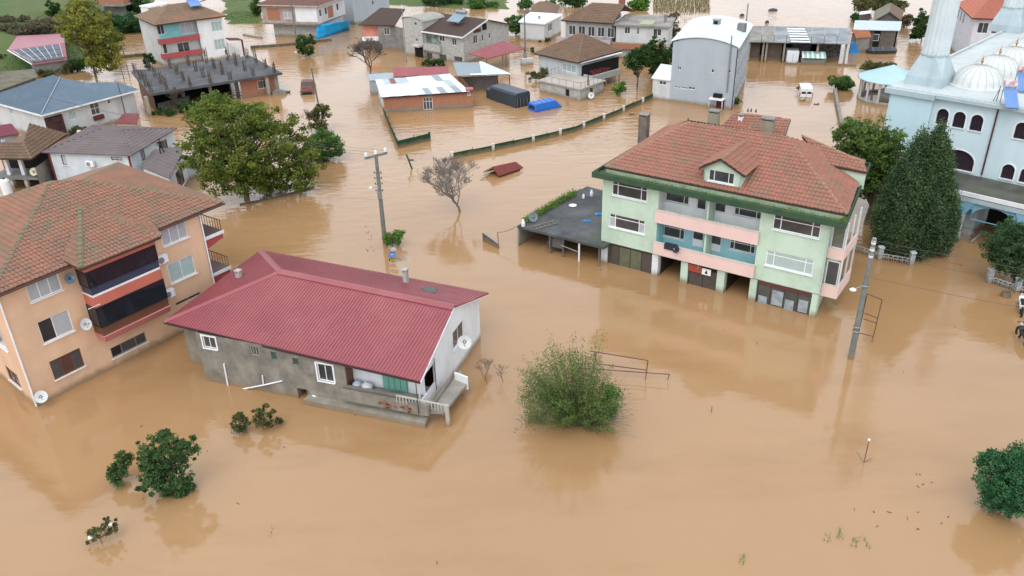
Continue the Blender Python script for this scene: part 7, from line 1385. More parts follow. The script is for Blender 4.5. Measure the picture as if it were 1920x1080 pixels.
# small floating and half sunk debris
rr = random.Random(31); DEB = mat('debris', (.14, .10, .065), (.08, .06, .045), mud=False); mb = MB()
for (u0, v0, u1, v1, n_) in ((1600, 950, 1790, 1000, 9), (1715, 885, 1750, 915, 6), (250, 770, 620, 1040, 5), (686, 425, 705, 480, 12), (1480, 150, 1560, 205, 8), (820, 205, 960, 225, 10), (730, 205, 800, 235, 26), (300, 560, 1500, 1060, 8), (700, 230, 1900, 700, 8), (1120, 180, 1160, 225, 8)):
    for _ in range(n_):
        p = P(rr.uniform(u0, u1), rr.uniform(v0, v1)); a = rr.uniform(0, 3.14); L_ = rr.uniform(.05, .22); d_ = V((math.cos(a), math.sin(a), rr.uniform(0, .5))); s_ = V((-d_.y, d_.x, 0)) * rr.uniform(.02, .05)
        mb.obox(p - d_ * L_ / 2 - V((0, 0, .02)), d_ * L_, s_, (0, 0, .04))
mb.build('debris', DEB, None, label='small twigs and scraps drifting all over the brown water', cat='debris', kind='stuff')
W = P(1515, 190); 
for (u, v, lab) in ((1504, 189, 'dark clump of brushwood floating just behind the white van'), (1530, 196, 'dark clump of brushwood floating right of the white van'), (1184, 215, 'small dark branch floating beside the green fence')):
    mb = MB(); rr = random.Random(u)
    for _ in range(40): a = rr.uniform(0, 6.28); d_ = V((math.cos(a), math.sin(a) * .5, rr.uniform(-.1, .5))) * rr.uniform(.1, .5); mb.tube((0, 0, 0), d_, .03, .012, 3)
    ob = mb.build('brushwood', DEB, None, label=lab, cat='branches'); ob.location = P(u, v)
for (u, v, r_, lab) in ((317, 913, .13, 'white ball caught under the broad dark bush'), (170, 1008, .12, 'white bag in the dead bush at the lower left corner')):
    mb = MB(); mb.lathe((0, 0, 0), [(.01, -r_), (r_ * .8, -r_ * .6), (r_, 0), (r_ * .8, r_ * .6), (.01, r_)], 12); ob = mb.build('litter', UPVC, None, label=lab, cat='litter', smooth=True); ob.location = P(u, v, r_ * .6)
mb = MB().prism([(0, 0, 0), (.35, .05, 0), (.5, -.05, .05), (.2, .12, .1)], (0, 0, .05)); ob = mb.build('litter', UPVC, None, label='white strip of plastic across the dead bush at the lower left', cat='litter'); ob.location = P(200, 988, .2)
mb = MB().prism([(-.3, 0, 0), (.1, -.15, 0), (.35, .05, 0), (0, .2, .1)], (0, 0, .12)); ob = mb.build('bag', mat('green_plastic', (.1, .45, .28), (.5, .7, .6), scale=6, contrast=2, mud=False), None, label='green and white plastic bag at the foot of the wide airy bush', cat='litter'); ob.location = P(1136, 786)
mb = MB().box(0, .7, 0, .18, 0, .1); ob = mb.build('floating_board', UPVC, None, label='white board floating left of the dark street bush', cat='board'); ob.location = P(552, 98)
for (b_, bl, lab, m_, sd, n_) in (((100, 262), [(95, 255, 18, 10), (150, 245, 14, 9)], 'straggly garden plants in front of the slate blue roofed house', LO, 61, 3000), ((155, 232), [(150, 232, 10, 6)], 'small leafy plant against the white wall of the blue roofed house', LF, 62, 900), ((350, 330), [(378, 322, 14, 10)], 'green shrub at the corner of the broken annex', LM, 63, 1500),
        ((760, 82), [(752, 72, 5, 4)], 'tiny weed clump against the grey house wing', LM, 64, 300), ((930, 100), [(1000, 98, 5, 5)], 'tiny garden shrub by the pole at the top', LM, 65, 300), ((1675, 240), [(1690, 262, 6, 10)], 'pale spindly shrub against the corner tower of the mosque', LO, 66, 500), ((60, 146), [(40, 138, 22, 7)], 'weedy growth between the greenhouse and the old grey roof', LO, 67, 2000),
        ((1040, 78), [(1020, 76, 12, 4)], 'low weeds in the yard of the white flat roofed house', LO, 68, 900), ((1020, 12), [(1045, 4, 14, 6)], 'hedge at the top edge above the terrace houses', LM, 69, 1500), ((700, 8), [(700, -2, 14, 8)], 'green shrub at the top edge above the grey blue house', LM, 70, 1500), ((360, 12), [(450, 4, 14, 6)], 'low green hedge at the top edge right of the turquoise house', LM, 71, 1500), ((1392, 196), [(1382, 190, 4, 7)], 'tiny bush at the foot of the tall grey building', LM, 72, 400), ((1588, 236), [(1590, 238, 5, 8)], 'small plant at the end of the rubble covered wall', LM, 73, 400)):
    T('shrub', lab, 'shrub', b_, bl, n_, .13, m_, seed=sd, trunk=.04, clump=.4, tbase=.1)
o = hut('house', 'brown tiled low house at the top edge behind the white flat roofed house', 'house', [(985, 22), (1045, 25), (1050, 10), (1000, 8)], 3.0, .3); walls(o, 2.9, WALLW); c = o.c; hiproof(o, (c[0] + c[3]) / 2 + V((2, 0, 1.2)), (c[1] + c[2]) / 2 + V((-2, 0, 1.2)), 'slab', TILEB)
for (b_, bl, lab, m_, sd, n_) in (((20, 40), [(10, 38, 26, 6), (45, 42, 16, 4)], 'low brown scrub across the upper left grass slope', 'leaf_bramble', 81, 3500), ((105, 40), [(100, 20, 10, 16), (108, 40, 10, 14)], 'dark shrub strip left of the yellow green tree', 'leaf_dark', 82, 3500), ((60, 66), [(30, 62, 26, 5), (80, 58, 26, 5)], 'dry scrub directly behind the pink roofed greenhouse', 'leaf_bramble', 83, 4000), ((12, 125), [(8, 112, 14, 12)], 'pale dry bush left of the pink roofed greenhouse', 'leaf_brown', 84, 1800), ((110, 140), [(85, 134, 22, 8), (120, 128, 14, 9)], 'bushes along the foot of the pink roofed greenhouse', 'leaf_olive', 85, 3400), ((290, 18), [(275, 10, 12, 8)], 'green scrub behind the white outbuilding', 'leaf_mid', 86, 1800), ((200, 95), [(205, 60, 14, 10), (212, 72, 14, 8)], 'green undergrowth right of the yellow green tree', 'leaf_mid', 87, 2600)):
    T('shrub', lab, 'shrub', b_, bl, n_, .17, MATS[m_], seed=sd, trunk=.04, clump=.5, tbase=.1)
# ================================================================ poles
INS = mat('insulator', (.75, .76, .76), rough=.3, mud=False)
def pole(label, foot, topv, r=.16, m=None, name='utility_pole', lean=None, cat='pole'):
    W = P(*foot); h = ztop(W, topv); o = empty(name, W, 0, label, cat); L_ = V(lean or (0, 0, 0)); MB().tube((0, 0, -1), V((0, 0, h)) + L_, r, r * .62, 10).build('post', m or POLEM, o); return o, h
o, h = pole('tall grey concrete utility pole with a slanted crossarm in the street near the middle', (722, 455.7), 291, .2)
d_ = V((math.cos(R(38)), math.sin(R(38)), 0)); arm = MB().obox(-d_ * .95 + V((0, 0, h - .12)) - V((-.06, .06, 0)), d_ * 1.9, V((-.12, .12, 0)), (0, 0, .16)).build('crossarm', POLEM, o)
for s_ in (-.85, 0, .85): MB().lathe(d_ * s_ + V((0, 0, h + .05)), [(.03, 0), (.12, .05), (.13, .12), (.08, .16), (.12, .2), (.11, .3), (.05, .34), (.01, .34)], 10).build('insulator', INS, arm)
for k, z in enumerate((h - 1.45, h - 1.9, h - 2.35, h - 2.9)):
    b_ = MB().obox((-.3, -.08, z), (.6, 0, 0), (0, .1, 0), (0, 0, .06)).build('bracket', METALG, o)
    for sx in (-.26, .0, .26): MB().lathe((sx, -.1, z + .06), [(.03, 0), (.05, .06), (.04, .1), (.01, .12)], 7).build('insulator', mat('dark_insulator', (.08, .09, .1), mud=False), b_)
MB().box(-.16, .16, -.28, -.1, h - 3.5, h - 2.9).build('junction_box', METALG, o)
MB().tube((0, -.1, h - 2.6), (-.55, -.3, h - 2.5), .03).build('lamp_arm', METALG, o); MB().lathe((-.6, -.32, h - 2.62), [(.01, 0), (.12, .02), (.15, .12), (.06, .2), (.01, .2)], 10).build('lamp_head', INS, o)
o, h = pole('tall grey concrete utility pole with stacked white insulators at the right', (1595, 672), 448, .19)
for k in range(3): MB().lathe((0, 0, h - .35 - .42 * k), [(.03, 0), (.13, .04), (.14, .15), (.09, .2), (.13, .24), (.1, .32), (.02, .34)], 10).build('insulator', INS, o)
MB().box(-.09, .09, -.1, .1, h - 1.5, h + .05).build('mast_head', METALG, o)
MB().path([(0, -.1, h - 3.0), (-.4, -.25, h - 2.9), (-.75, -.35, h - 3.0)], .03).build('lamp_arm', METALG, o); MB().lathe((-.85, -.38, h - 3.1), [(.01, 0), (.16, .03), (.2, .1), (.1, .18), (.01, .2)], 10).build('lamp_head', INS, o)
for z in (h - 3.0, 2.2, 1.9): MB().lathe((0, 0, z), [(.2, 0), (.22, .02), (.22, .08), (.2, .1)], 12).build('band', METALG, o)
o, h = pole('concrete utility pole beside the hipped tile roof house at the top', (985, 118), 17, .15)
a_ = MB().box(-.9, .9, -.06, .06, h - .3, h - .18).build('crossarm', POLEM, o)
for s_ in (-.8, 0, .8): MB().lathe((s_, 0, h - .18), [(.03, 0), (.11, .05), (.1, .22), (.01, .26)], 8).build('insulator', INS, a_)
MB().box(-.25, .25, -.45, -.15, .6, 1.5).build('transformer_box', METALG, o)
o, h = pole('leaning old wooden pole beside the red pickup', (597, 192), 128, .12, mat('old_wood_pole', (.15, .13, .115), mud=False), lean=(-.3, 0, 0)); MB().box(-.7, .1, -.05, .05, h - .1, h).build('crossarm', POLEM, o)
o, h = pole('pale concrete pole in front of the overhanging corner house', (556, 78), 2, .17)
o, h = pole('thin dark wooden pole in front of the white house with the slate blue roof', (238, 226), 155, .1, MATS['old_wood_pole'])
o, h = pole('thin wooden pole standing in the flooded yard at the upper left', (233, 104), 62, .09, MATS['old_wood_pole'])
o, h = pole('first of the two thin stakes left of the unfinished building', (233, 148), 116, .07, MATS['old_wood_pole'], lean=(-.15, 0, 0))
o, h = pole('second, shorter of the two thin stakes left of the unfinished building', (244, 145), 120, .06, MATS['old_wood_pole'], lean=(-.15, 0, 0))
o, h = pole('thin pale pole rising against the grey block house', (762, 116), 10, .08, METALG); MB().lathe((0, -.1, h - .5), [(.01, 0), (.09, .05), (.09, .5), (.01, .6)], 8).build('lamp_head', INS, o)
o, h = pole('rusty steel post at the corner of the flat concrete shed', (1102, 183), 141, .13, RUST)
o, h = pole('thin white tipped stake with two sticks in the lower right water', (1620, 867), 826, .03, RUST, name='stake')
MB().lathe((0, 0, h), [(.01, -.03), (.06, 0), (.06, .08), (.01, .1)], 8).build('white_tip', UPVC, o); MB().tube((0, 0, 0), (-.35, .3, .45), .018, .012, 4).build('stick', RUST, o); MB().tube((0, 0, .02), (.55, .25, .1), .02, .012, 4).build('stick', RUST, o)
for (u, v, t_, lab) in ((768 + 45, 303, 293, 'short dark stake left of the long green fence'), (845, 300, 288, 'dark stake at the end post of the long green fence'), (1334, 772, 762, 'small bent rusty pipe poking out of open water'), (720, 112, 0, '')):
    if lab: pole(lab, (u, v), t_, .035, RUST, name='stake')
# thin overhead lines
def wire(label, a, b_, n=16, sag=.8, r=.012):
    mb = MB(); pts = [a.lerp(b_, i / n) - V((0, 0, sag * 4 * (i / n) * (1 - i / n))) for i in range(n + 1)]; mb.path([p - a for p in pts], r, 3); ob = mb.build('power_line', mat('cable', (.10, .10, .10), mud=False), None, label=label, cat='power line', group='overhead power lines'); ob.location = a
A1 = P(1595, 672); hh = ztop(A1, 448)
for k, (dz, lab) in enumerate(((-.1, 'topmost power line running right from the concrete pole at the right'), (-.5, 'second power line from the top running right from the concrete pole at the right'), (-.9, 'third power line from the top running right from the concrete pole at the right'), (-2.4, 'lowest power line running right from the concrete pole at the right'))): wire(lab, A1 + V((0, 0, hh + dz)), A1 + V((34, -12, hh + dz - .3)), sag=1.0)
# ================================================================ signs, frames, board
W = P(737, 492); t = empty('road_sign', W, 0, 'round blue arrow sign above a yellow and black hazard plate beside the bush', 'road sign')
MB().tube((0, 0, -1), (0, 0, .95), .035).build('post', METALG, t); SBL = mat('sign_blue', (.02, .12, .45), rough=.35, mud=False)
d_ = MB().tube((0, -.05, .68), (0, -.08, .7), .27, n=20).build('blue_disc', SBL, t); MB().prism([(-.14, -.088, .74), (.0, -.088, .74), (.0, -.088, .80), (.14, -.088, .69), (.0, -.088, .58), (.0, -.088, .64), (-.14, -.088, .64)][::-1], (0, -.004, 0)).build('white_arrow', UPVC, d_)
MB().lathe((0, 0, 0), [(.27, 0)], 4) ; pl_ = MB().box(-.25, .25, -.08, -.05, .12, .38).build('hazard_plate', VOID, t)
for k in range(3): MB().prism([(-.22 + k * .16, -.084, .13), (-.12 + k * .16, -.084, .13), (-.05 + k * .16, -.084, .25), (-.12 + k * .16, -.084, .37), (-.22 + k * .16, -.084, .37), (-.15 + k * .16, -.084, .25)], (0, -.004, 0)).build('yellow_chevron', mat('sign_yellow', (.7, .5, .02), mud=False), pl_)
MB().lathe((.1, .25, .75), [(.01, 0), (.2, .05), (.26, .2), (.15, .35), (.01, .38)], 9).build('silt_bag', mat('grey_bag', (.42, .38, .34), mud=False), t)
a, b_ = P(905, 452), P(935, 467); B1 = B('sign_board', 'weathered dark board on edge in the water left of the garage', 'board', a, b_); L_ = B1.L; B1.part('board', MB().prism([(0, 0, -.5), (L_, 0, -.5), (L_, 0, .42), (0, 0, .75)], (0, .05, 0)), mat('weathered_board', (.12, .105, .095), (.08, .07, .065), streak=.5)); B1.part('edge_rail', MB().obox((0, -.02, .74), (L_, 0, -.33), (0, .09, 0), (0, 0, .04)), METALG)
pa = P(935, 459); o = empty('fence_wire', pa, 0, 'rusty bent wire strung from a post to the corner of the garage', 'wire'); pt_ = P(969, 424, 1.7) - pa; MB().tube((0, 0, -.5), (-.05, .1, 1.05), .03).build('post', RUST, o); MB().path([V((-.05, .1, 1.05)).lerp(pt_, k / 6) - V((0, 0, .05 * k * (6 - k) / 3)) for k in range(7)], .02).build('wire', RUST, o)
def frame_thing(name, label, cat, base, segs, r=.03, m=RUST):
    """segs in picture coordinates on the vertical plane through base, parallel to the picture"""
    W = P(*base); d2 = V((W.x, W.y, 0)).normalized(); o = empty(name, W, 0, label, cat)
    def q(u, v, dd=0): d = ray(u, v); w_ = W + d2 * dd; return CO + d * ((w_ - CO).dot(d2) / d.dot(d2)) - W
    for s in segs: MB().tube(q(*s[0]), q(*s[1]), r, n=5).build('bar', m, o)
    return o
frame_thing('metal_frame', 'rusty metal rack frame leaning beside the right hand utility pole', 'frame', (1624, 640), [((1626, 551), (1607, 640)), ((1654, 562), (1634, 646)), ((1626, 551), (1654, 562)), ((1621, 587), (1647, 597)), ((1619, 598), (1645, 606)), ((1609, 624), (1638, 631)), ((1624, 556), (1604, 640, .25))], .028)
frame_thing('pipe_frame', 'rusty goal like pipe frame behind the wide airy bush', 'frame', (1208, 712), [((1105, 658), (1215, 676)), ((1215, 676), (1210, 713)), ((1118, 682), (1213, 694)), ((1085, 690), (1255, 702)), ((1255, 702), (1252, 712)), ((1118, 660), (1113, 700))], .03)
frame_thing('green_post', 'dark green post with white lamp boxes standing in the street', 'post', (773, 316), [((762, 290), (773, 318)), ((766, 300), (776, 300))], .09, mat('green_post_paint', (.03, .09, .06), mud=False))
W = P(771, 310); 
# ================================================================ green mesh fences
FG = mat('green_mesh', (.010, .045, .024), (.016, .060, .032), scale=2, streak=.0)
def mesh_fence(label, pts, h, posts_white=False, seg=3.0):
    A = P(*pts[0]); t = empty('fence', A, 0, label, 'fence'); W = [P(*p) - A for p in pts]; tot = 0
    for i in range(len(W) - 1):
        d = W[i + 1] - W[i]; n_ = max(1, round(d.length / seg)); s_ = V((-d.y, d.x, 0)).normalized() * .03
        for k in range(n_):
            a, b_ = W[i] + d * k / n_, W[i] + d * (k + 1) / n_; j = V((0, 0, rnd.uniform(-.05, .05))); MB().prism([a + V((0, 0, -.5)), b_ + V((0, 0, -.5)), b_ + V((0, 0, h)) + j, a + V((0, 0, h)) + j], s_).build('mesh_panel', FG, t)
            MB().obox(a + s_ * 1.2 + V((0, 0, h - .02)) + j, b_ - a, s_ * -1.6, (0, 0, .05)).build('top_rail', mat('green_rail', (.02, .08, .045), mud=False), t)
            tot += 1
            if posts_white and tot % posts_white == 1: MB().box(a.x - .15, a.x + .15, a.y - .15, a.y + .15, -.8, h + .2).build('concrete_post', mat('white_post', (.6, .58, .55), streak=.3), t)
            else: MB().tube(a + V((0, 0, -.5)), a + V((0, 0, h + .25)), .03, n=5).build('post', FG, t)
    a = W[-1]; MB().box(a.x - .1, a.x + .1, a.y - .1, a.y + .1, -.8, h + .15).build('end_post', FG, t)
mesh_fence('long dark green mesh fence with white concrete posts crossing the upper middle', [(848, 299), (925, 283), (1000, 267), (1075, 249), (1150, 219), (1222, 187)], .62, 2, 2.1)
mesh_fence('short green mesh fence turning the corner below the brick shed', [(720, 216), (733, 248), (747, 279), (806, 264)], .85, 0, 2.2)
# half drowned kiosk roof
q = [P(935.6, 329.4, .25), P(981, 313.8, .25), P(966.8, 299.5, 1.0), P(922.5, 312.5, 1.0)]; b1 = B('kiosk', 'half sunken kiosk showing only its dark red sheet roof', 'kiosk', q[0], q[1]); l = b1.planar([b1.loc(p) for p in q])
b1.ribroof('roof_sheet', l, mat('dark_red_sheet', (.20, .045, .04), (.16, .04, .035), mud=False, rough=.45), step=.22); b1.slab('rear_slope', [l[3], l[2], l[2] + V((-.1, 1.2, -.75)), l[3] + V((-.1, 1.2, -.75))], mat('plank_light', (.36, .3, .22), streak=.4, mud=False)); b1.box('front_beam', .15, b1.L - .2, .2, .3, -.5, .2, BROWNF)
b1.part('loose_plank', MB().obox((-1.6, .8, .0), (1.5, .25, .35), (0, .12, 0), (0, 0, .05)), MATS['plank_light'])
# low walls drowned in the yards
def lowwall(label, pts, h, m, w_=.25):
    A = P(*pts[0]); t = empty('wall', A, 0, label, 'wall'); W = [P(*p) - A for p in pts]
    for i in range(len(W) - 1): d = W[i + 1] - W[i]; MB().obox(W[i] + V((0, 0, -.6)), d, V((-d.y, d.x, 0)).normalized() * w_, (0, 0, .6 + h)).build('wall_section', m, t)
BW = mat('brown_garden_wall', (.16, .13, .10), (.09, .075, .06), scale=2, contrast=1.6, mud=False)
lowwall('low brown garden wall running to the left of the turquoise house', [(200, 113), (255, 107), (308, 101)], .45, BW); lowwall('low brown garden wall running along the street right of the turquoise house', [(470, 91), (530, 87), (622, 77)], .4, BW); lowwall('broken white garden wall left of the overhanging corner house', [(455, 66), (490, 72)], .25, MARB)
lowwall('low rubble covered wall between the white van and the pavilion', [(1562, 172), (1567, 200), (1572, 225), (1576, 248)], .45, mat('rubble_wall', (.15, .125, .10), (.3, .28, .25), scale=4, contrast=2.5, mud=False), .35); lowwall('dark submerged wall edge behind the big tree group', [(450, 385), (520, 372), (590, 352)], .12, BW, .2)
lowwall('pale yard wall beside the utility pole at the top', [(978, 123), (1000, 121)], .9, MARB, .5)
# ================================================================ vehicles
TYRE = mat('tyre', (.02, .02, .02), mud=False); CARW = mat('car_white', (.78, .79, .80), rough=.25, spec=.6, mud=False, c2=(.72, .73, .74)); CG = mat('car_glass', (.01, .012, .015), rough=.05, spec=.8, mud=False)
def section_body(secs):
    """loft of (y, [(x, z)...]) rings"""
    mb = MB(); n = len(secs[0][1])
    for y, ring in secs: mb.v += [(x, y, z) for x, z in ring]
    for i in range(len(secs) - 1): mb.f += [(i * n + j, i * n + (j + 1) % n, (i + 1) * n + (j + 1) % n, (i + 1) * n + j) for j in range(n)]
    mb.f += [tuple(range(n))[::-1], tuple(range((len(secs) - 1) * n, len(secs) * n))]; return mb
def ring(w0, w1, z0, z1, zt, wt): return [(-w0, z0), (-w1, z1), (-wt, zt - .06), (-wt + .12, zt), (wt - .12, zt), (wt, zt - .06), (w1, z1), (w0, z0)]
W = P(1511, 183); t = empty('van', W, R(-12), 'small white van seen from behind standing in water above its wheels', 'van')
section_body([(0, ring(.80, .82, -.5, .35, 1.28, .70)), (.15, ring(.82, .84, -.5, .4, 1.38, .72)), (2.4, ring(.82, .84, -.5, .4, 1.42, .73)), (2.75, ring(.82, .84, -.5, .4, 1.34, .70)), (3.3, ring(.81, .82, -.5, .35, .62, .68)), (4.0, ring(.76, .76, -.5, .2, .42, .6))]).build('body', CARW, t, smooth=False)
for x in (-.62, .08): MB().prism([(x, -.012, .55), (x + .54, -.012, .55), (x + .5, .05, 1.1), (x + .04, .05, 1.1)], (0, -.02, 0)).build('rear_window', CG, t)
for x in (-.84, .72): MB().box(x, x + .1, -.03, .1, .1, .75).build('tail_lamp', RB, t)
MB().box(-.02, .02, -.02, -.001, -.2, 1.2).build('door_seam', METALG, t); MB().box(-.8, .8, -.12, -.02, -.25, .02).build('bumper', TYRE, t)
for s_ in (-1, 1): MB().prism([(s_ * .85, 1.4, .55), (s_ * .85, 2.9, .55), (s_ * .76, 2.6, 1.15), (s_ * .76, 1.4, 1.15)], (s_ * .012, 0, 0)).build('side_window', CG, t); MB().box(s_ * .95 - .08, s_ * .95 + .08, 2.7, 2.8, .5, .72).build('wing_mirror', TYRE, t)
t.scale = (.94, .9, .86)
W = P(576, 177); t = empty('pickup', W, R(8), 'rusty dark red pickup cab standing in the flooded street', 'truck'); RC = mat('rusty_red_paint', (.20, .05, .03), (.10, .05, .035), scale=2, contrast=1.5, rough=.5)
section_body([(0, ring(.85, .87, -.4, .3, .5, .82)), (.8, ring(.85, .87, -.4, .35, .62, .82)), (1.2, ring(.85, .87, -.4, .4, 1.35, .72)), (2.4, ring(.85, .87, -.4, .4, 1.4, .72)), (2.6, ring(.85, .87, -.4, .4, 1.25, .7))]).build('body', RC, t)
MB().prism([(-.74, .86, .64), (.74, .86, .64), (.64, 1.17, 1.28), (-.64, 1.17, 1.28)], (0, -.03, .01)).build('windscreen', CG, t); MB().box(-.7, .7, -.05, -.01, -.1, .3).build('grille', TYRE, t)
for s_ in (-.68, .68): MB().tube((s_, -.02, .2), (s_, -.07, .2), .1, n=10).build('headlight', METALG, t)
MB().box(-.85, .85, 2.65, 4.6, -.3, .35).build('load_bed', RC, t); MB().box(-.9, .9, -.2, -.06, -.15, .0).build('bumper', RUST, t)
W = P(541, 174); mb = MB(); rr = random.Random(8)
for _ in range(26): a = rr.uniform(0, 6.28); mb.tube((0, 0, 0), (math.cos(a) * rr.uniform(.1, .45), math.sin(a) * .3, rr.uniform(0, .4)), .04, .015, 4)
ob = mb.build('branch_pile', mat('dark_debris', (.04, .03, .03), mud=False), None, label='dark snagged debris just left of the red pickup', cat='debris'); ob.location = W
W = P(525, 178); ob = MB().prism([(-.9, -.3, -.2), (.9, -.3, -.2), (.7, -.1, .35), (-.5, -.1, .7), (-.9, -.2, .5)], (0, .8, 0)).build('rubble_heap', mat('rubble', (.2, .2, .2), (.1, .1, .1), scale=4, contrast=2), None, label='grey rubble heap at the corner of the unfinished building', cat='rubble'); ob.location = W

GT = mat('slate_truck', (.03, .042, .055), (.045, .06, .075), rough=.4, mud=False, scale=1)
a, b_ = P(957, 198), P(985, 200); t = empty('truck', P(978, 199), R(37), 'dark slate box truck sunk to its doors beside the blue van', 'truck')
MB().prism([(-1.1, -.3, -.3), (1.1, -.3, -.3), (1.1, -.3, 1.5), (.95, -.3, 1.75), (-.95, -.3, 1.75), (-1.1, -.3, 1.5)], (0, 5.2, 0)).build('box_body', GT, t)
MB().box(-1.0, 1.0, -.34, -.302, -.3, 1.1).build('rear_door', mat('truck_dark_door', (.03, .035, .04), mud=False), t)
for k in range(4): MB().box(-.95 + k * .5, -.93 + k * .5 + .04, -.37, -.342, -.3, 1.1).build('door_rib', METALG, t)
MB().box(-.9, .9, 4.92, 6.2, -.3, 1.2).build('cab', GT, t, bevel=.15)
BV = mat('bright_blue_paint', (.01, .10, .42), (.01, .13, .5), rough=.3, spec=.6, mud=False, scale=2)
t = empty('van', P(997, 208), R(-58 + 90), 'bright blue van with only its roof and window tops above water', 'van')
t.rotation_euler = (0, 0, R(-58)); 
section_body([(0, ring(.85, .88, -.4, .2, .8, .72)), (.15, ring(.87, .9, -.4, .25, .95, .76)), (3.0, ring(.87, .9, -.4, .25, .98, .76)), (3.4, ring(.85, .88, -.4, .2, .6, .72)), (3.9, ring(.82, .84, -.4, 0, .12, .7))]).build('body', BV, t)
for y in (.4, 1.3, 2.2): MB().prism([(-.915, y, .3), (-.915, y + .75, .3), (-.8, y + .7, .78), (-.8, y + .05, .78)], (-.012, 0, 0)).build('side_window', CG, t)
for y in (.5, 1.2, 1.9, 2.6): MB().box(-.6, .6, y, y + .06, .985, 1.02).build('roof_rib', BV, t)
MB().prism([(-.6, -.03, .3), (.6, -.03, .3), (.5, .02, .75), (-.5, .02, .75)], (0, -.012, 0)).build('rear_window', CG, t)
# long dark covered boat, blue tarp, far scraps
W = P(1652, 99); t = empty('boat', W, R(-2), 'long dark covered boat moored below the plank walled shed', 'boat'); mb = section_body([(-2.1, [(-.2, 0), (-.3, .4), (0, .55), (.3, .4), (.2, 0)]), (-1.6, [(-.7, -.1), (-.85, .45), (0, .85), (.85, .45), (.7, -.1)]), (1.6, [(-.7, -.1), (-.85, .45), (0, .85), (.85, .45), (.7, -.1)]), (2.1, [(-.3, 0), (-.4, .4), (0, .6), (.4, .4), (.3, 0)])]); mb.v = [(y, x, z) for x, y, z in mb.v]; mb.build('hull_cover', mat('black_sheet', (.025, .03, .035), (.05, .06, .065), rough=.35, mud=False), t)
for x in (-1.4, 0, 1.4): MB().path([(x, -.87, .4), (x, 0, .87), (x, .87, .4)], .03).build('lashing', METALG, t)
mb = MB(); rr = random.Random(3)
for k in range(9): mb.v.append((rr.uniform(-.5, .9), rr.uniform(-.3, .4), rr.uniform(0, 1.3)))
mb.prism([(-.5, 0, 0), (1.0, 0, 0), (.6, .1, .7), (.1, .1, 1.6), (-.4, .1, 1.5)], (0, .35, 0)); mb.v = mb.v[9:]; mb.f = [tuple(i - 9 for i in f_) for f_ in mb.f]; ob = mb.build('tarpaulin', BLT, None, label='blue tarpaulin heaped at the right end of the garage row', cat='tarp'); ob.location = P(1599, 100)
for (u, v, lab, s_) in ((1449, 20, 'dark grey half sunk object far out in the open flood', .6), (1438, 43, 'small dark speck like post far out in the flood', .25), (1391, 30, 'short dark post in the flood beside the flue', .3)):
    mb = MB(); mb.lathe((0, 0, 0), [(s_ * .9, -.2), (s_, .1), (s_ * .7, .35), (.02, .45)], 8); mb.v = [(x * 1.5, y * .6, z) for x, y, z in mb.v]; ob = mb.build('drifting_object', mat('dark_blue_grey', (.07, .08, .1), mud=False), None, label=lab, cat='debris'); ob.location = P(u, v)
# motorbikes and tractor at the right edge
def bike(label, base, rz, m, s=1.0):
    t = empty('motorcycle', P(*base), rz, label, 'motorcycle'); t.scale = (s, s, s)
    for x in (-.65, .65):
        mb = MB(); n = 16; mb.v = []; 
        for i in range(n):
            a = 2 * math.pi * i / n; 
            for j in range(6): b2_ = 2 * math.pi * j / 6; r = .3 + .06 * math.cos(b2_); mb.v.append((x + r * math.cos(a), .06 * math.sin(b2_), .22 + r * math.sin(a)))
        mb.f = [(i * 6 + j, ((i + 1) % n) * 6 + j, ((i + 1) % n) * 6 + (j + 1) % 6, i * 6 + (j + 1) % 6) for i in range(n) for j in range(6)]; mb.build('wheel', TYRE, t)
    section_body([(-.16, [(-.5, .35), (-.6, .6), (-.1, .72), (.25, .62), (.5, .8), (.45, .5)]), (.16, [(-.5, .35), (-.6, .6), (-.1, .72), (.25, .62), (.5, .8), (.45, .5)])]).build('body', m, t, bevel=.04)
    MB().box(-.7, .05, -.14, .14, .72, .82).build('seat', TYRE, t, bevel=.03); mb = MB(); mb.tube((.6, 0, .25), (.42, 0, 1.0), .035); mb.build('fork', METALG, t); MB().tube((.4, -.35, 1.02), (.4, .35, 1.02), .025).build('handlebar', TYRE, t); MB().lathe((.52, 0, .78), [(.01, 0), (.09, .02), (.1, .1), (.01, .14)], 10).build('headlight', UPVC, t)
bike('white scooter at the right edge just below the ornamental fence', (1912, 582), R(65), CARW, 1.1); bike('dark motorcycle at the right edge below the white scooter', (1916, 640), R(80), mat('bike_black', (.03, .03, .035), rough=.3, mud=False), 1.1)
W = P(1885, 556); t = empty('barrel', W, 0, 'dark round drum beside the fence at the right edge', 'drum'); MB().lathe((0, 0, 0), [(.01, -.3), (.3, -.3), (.32, 0), (.3, .28), (.27, .33), (.01, .33)], 16).build('shell', mat('dark_drum', (.05, .045, .055), rough=.4), t); MB().lathe((0, 0, 0), [(.325, .1), (.335, .12), (.325, .14)], 16).build('hoop', METALG, t)
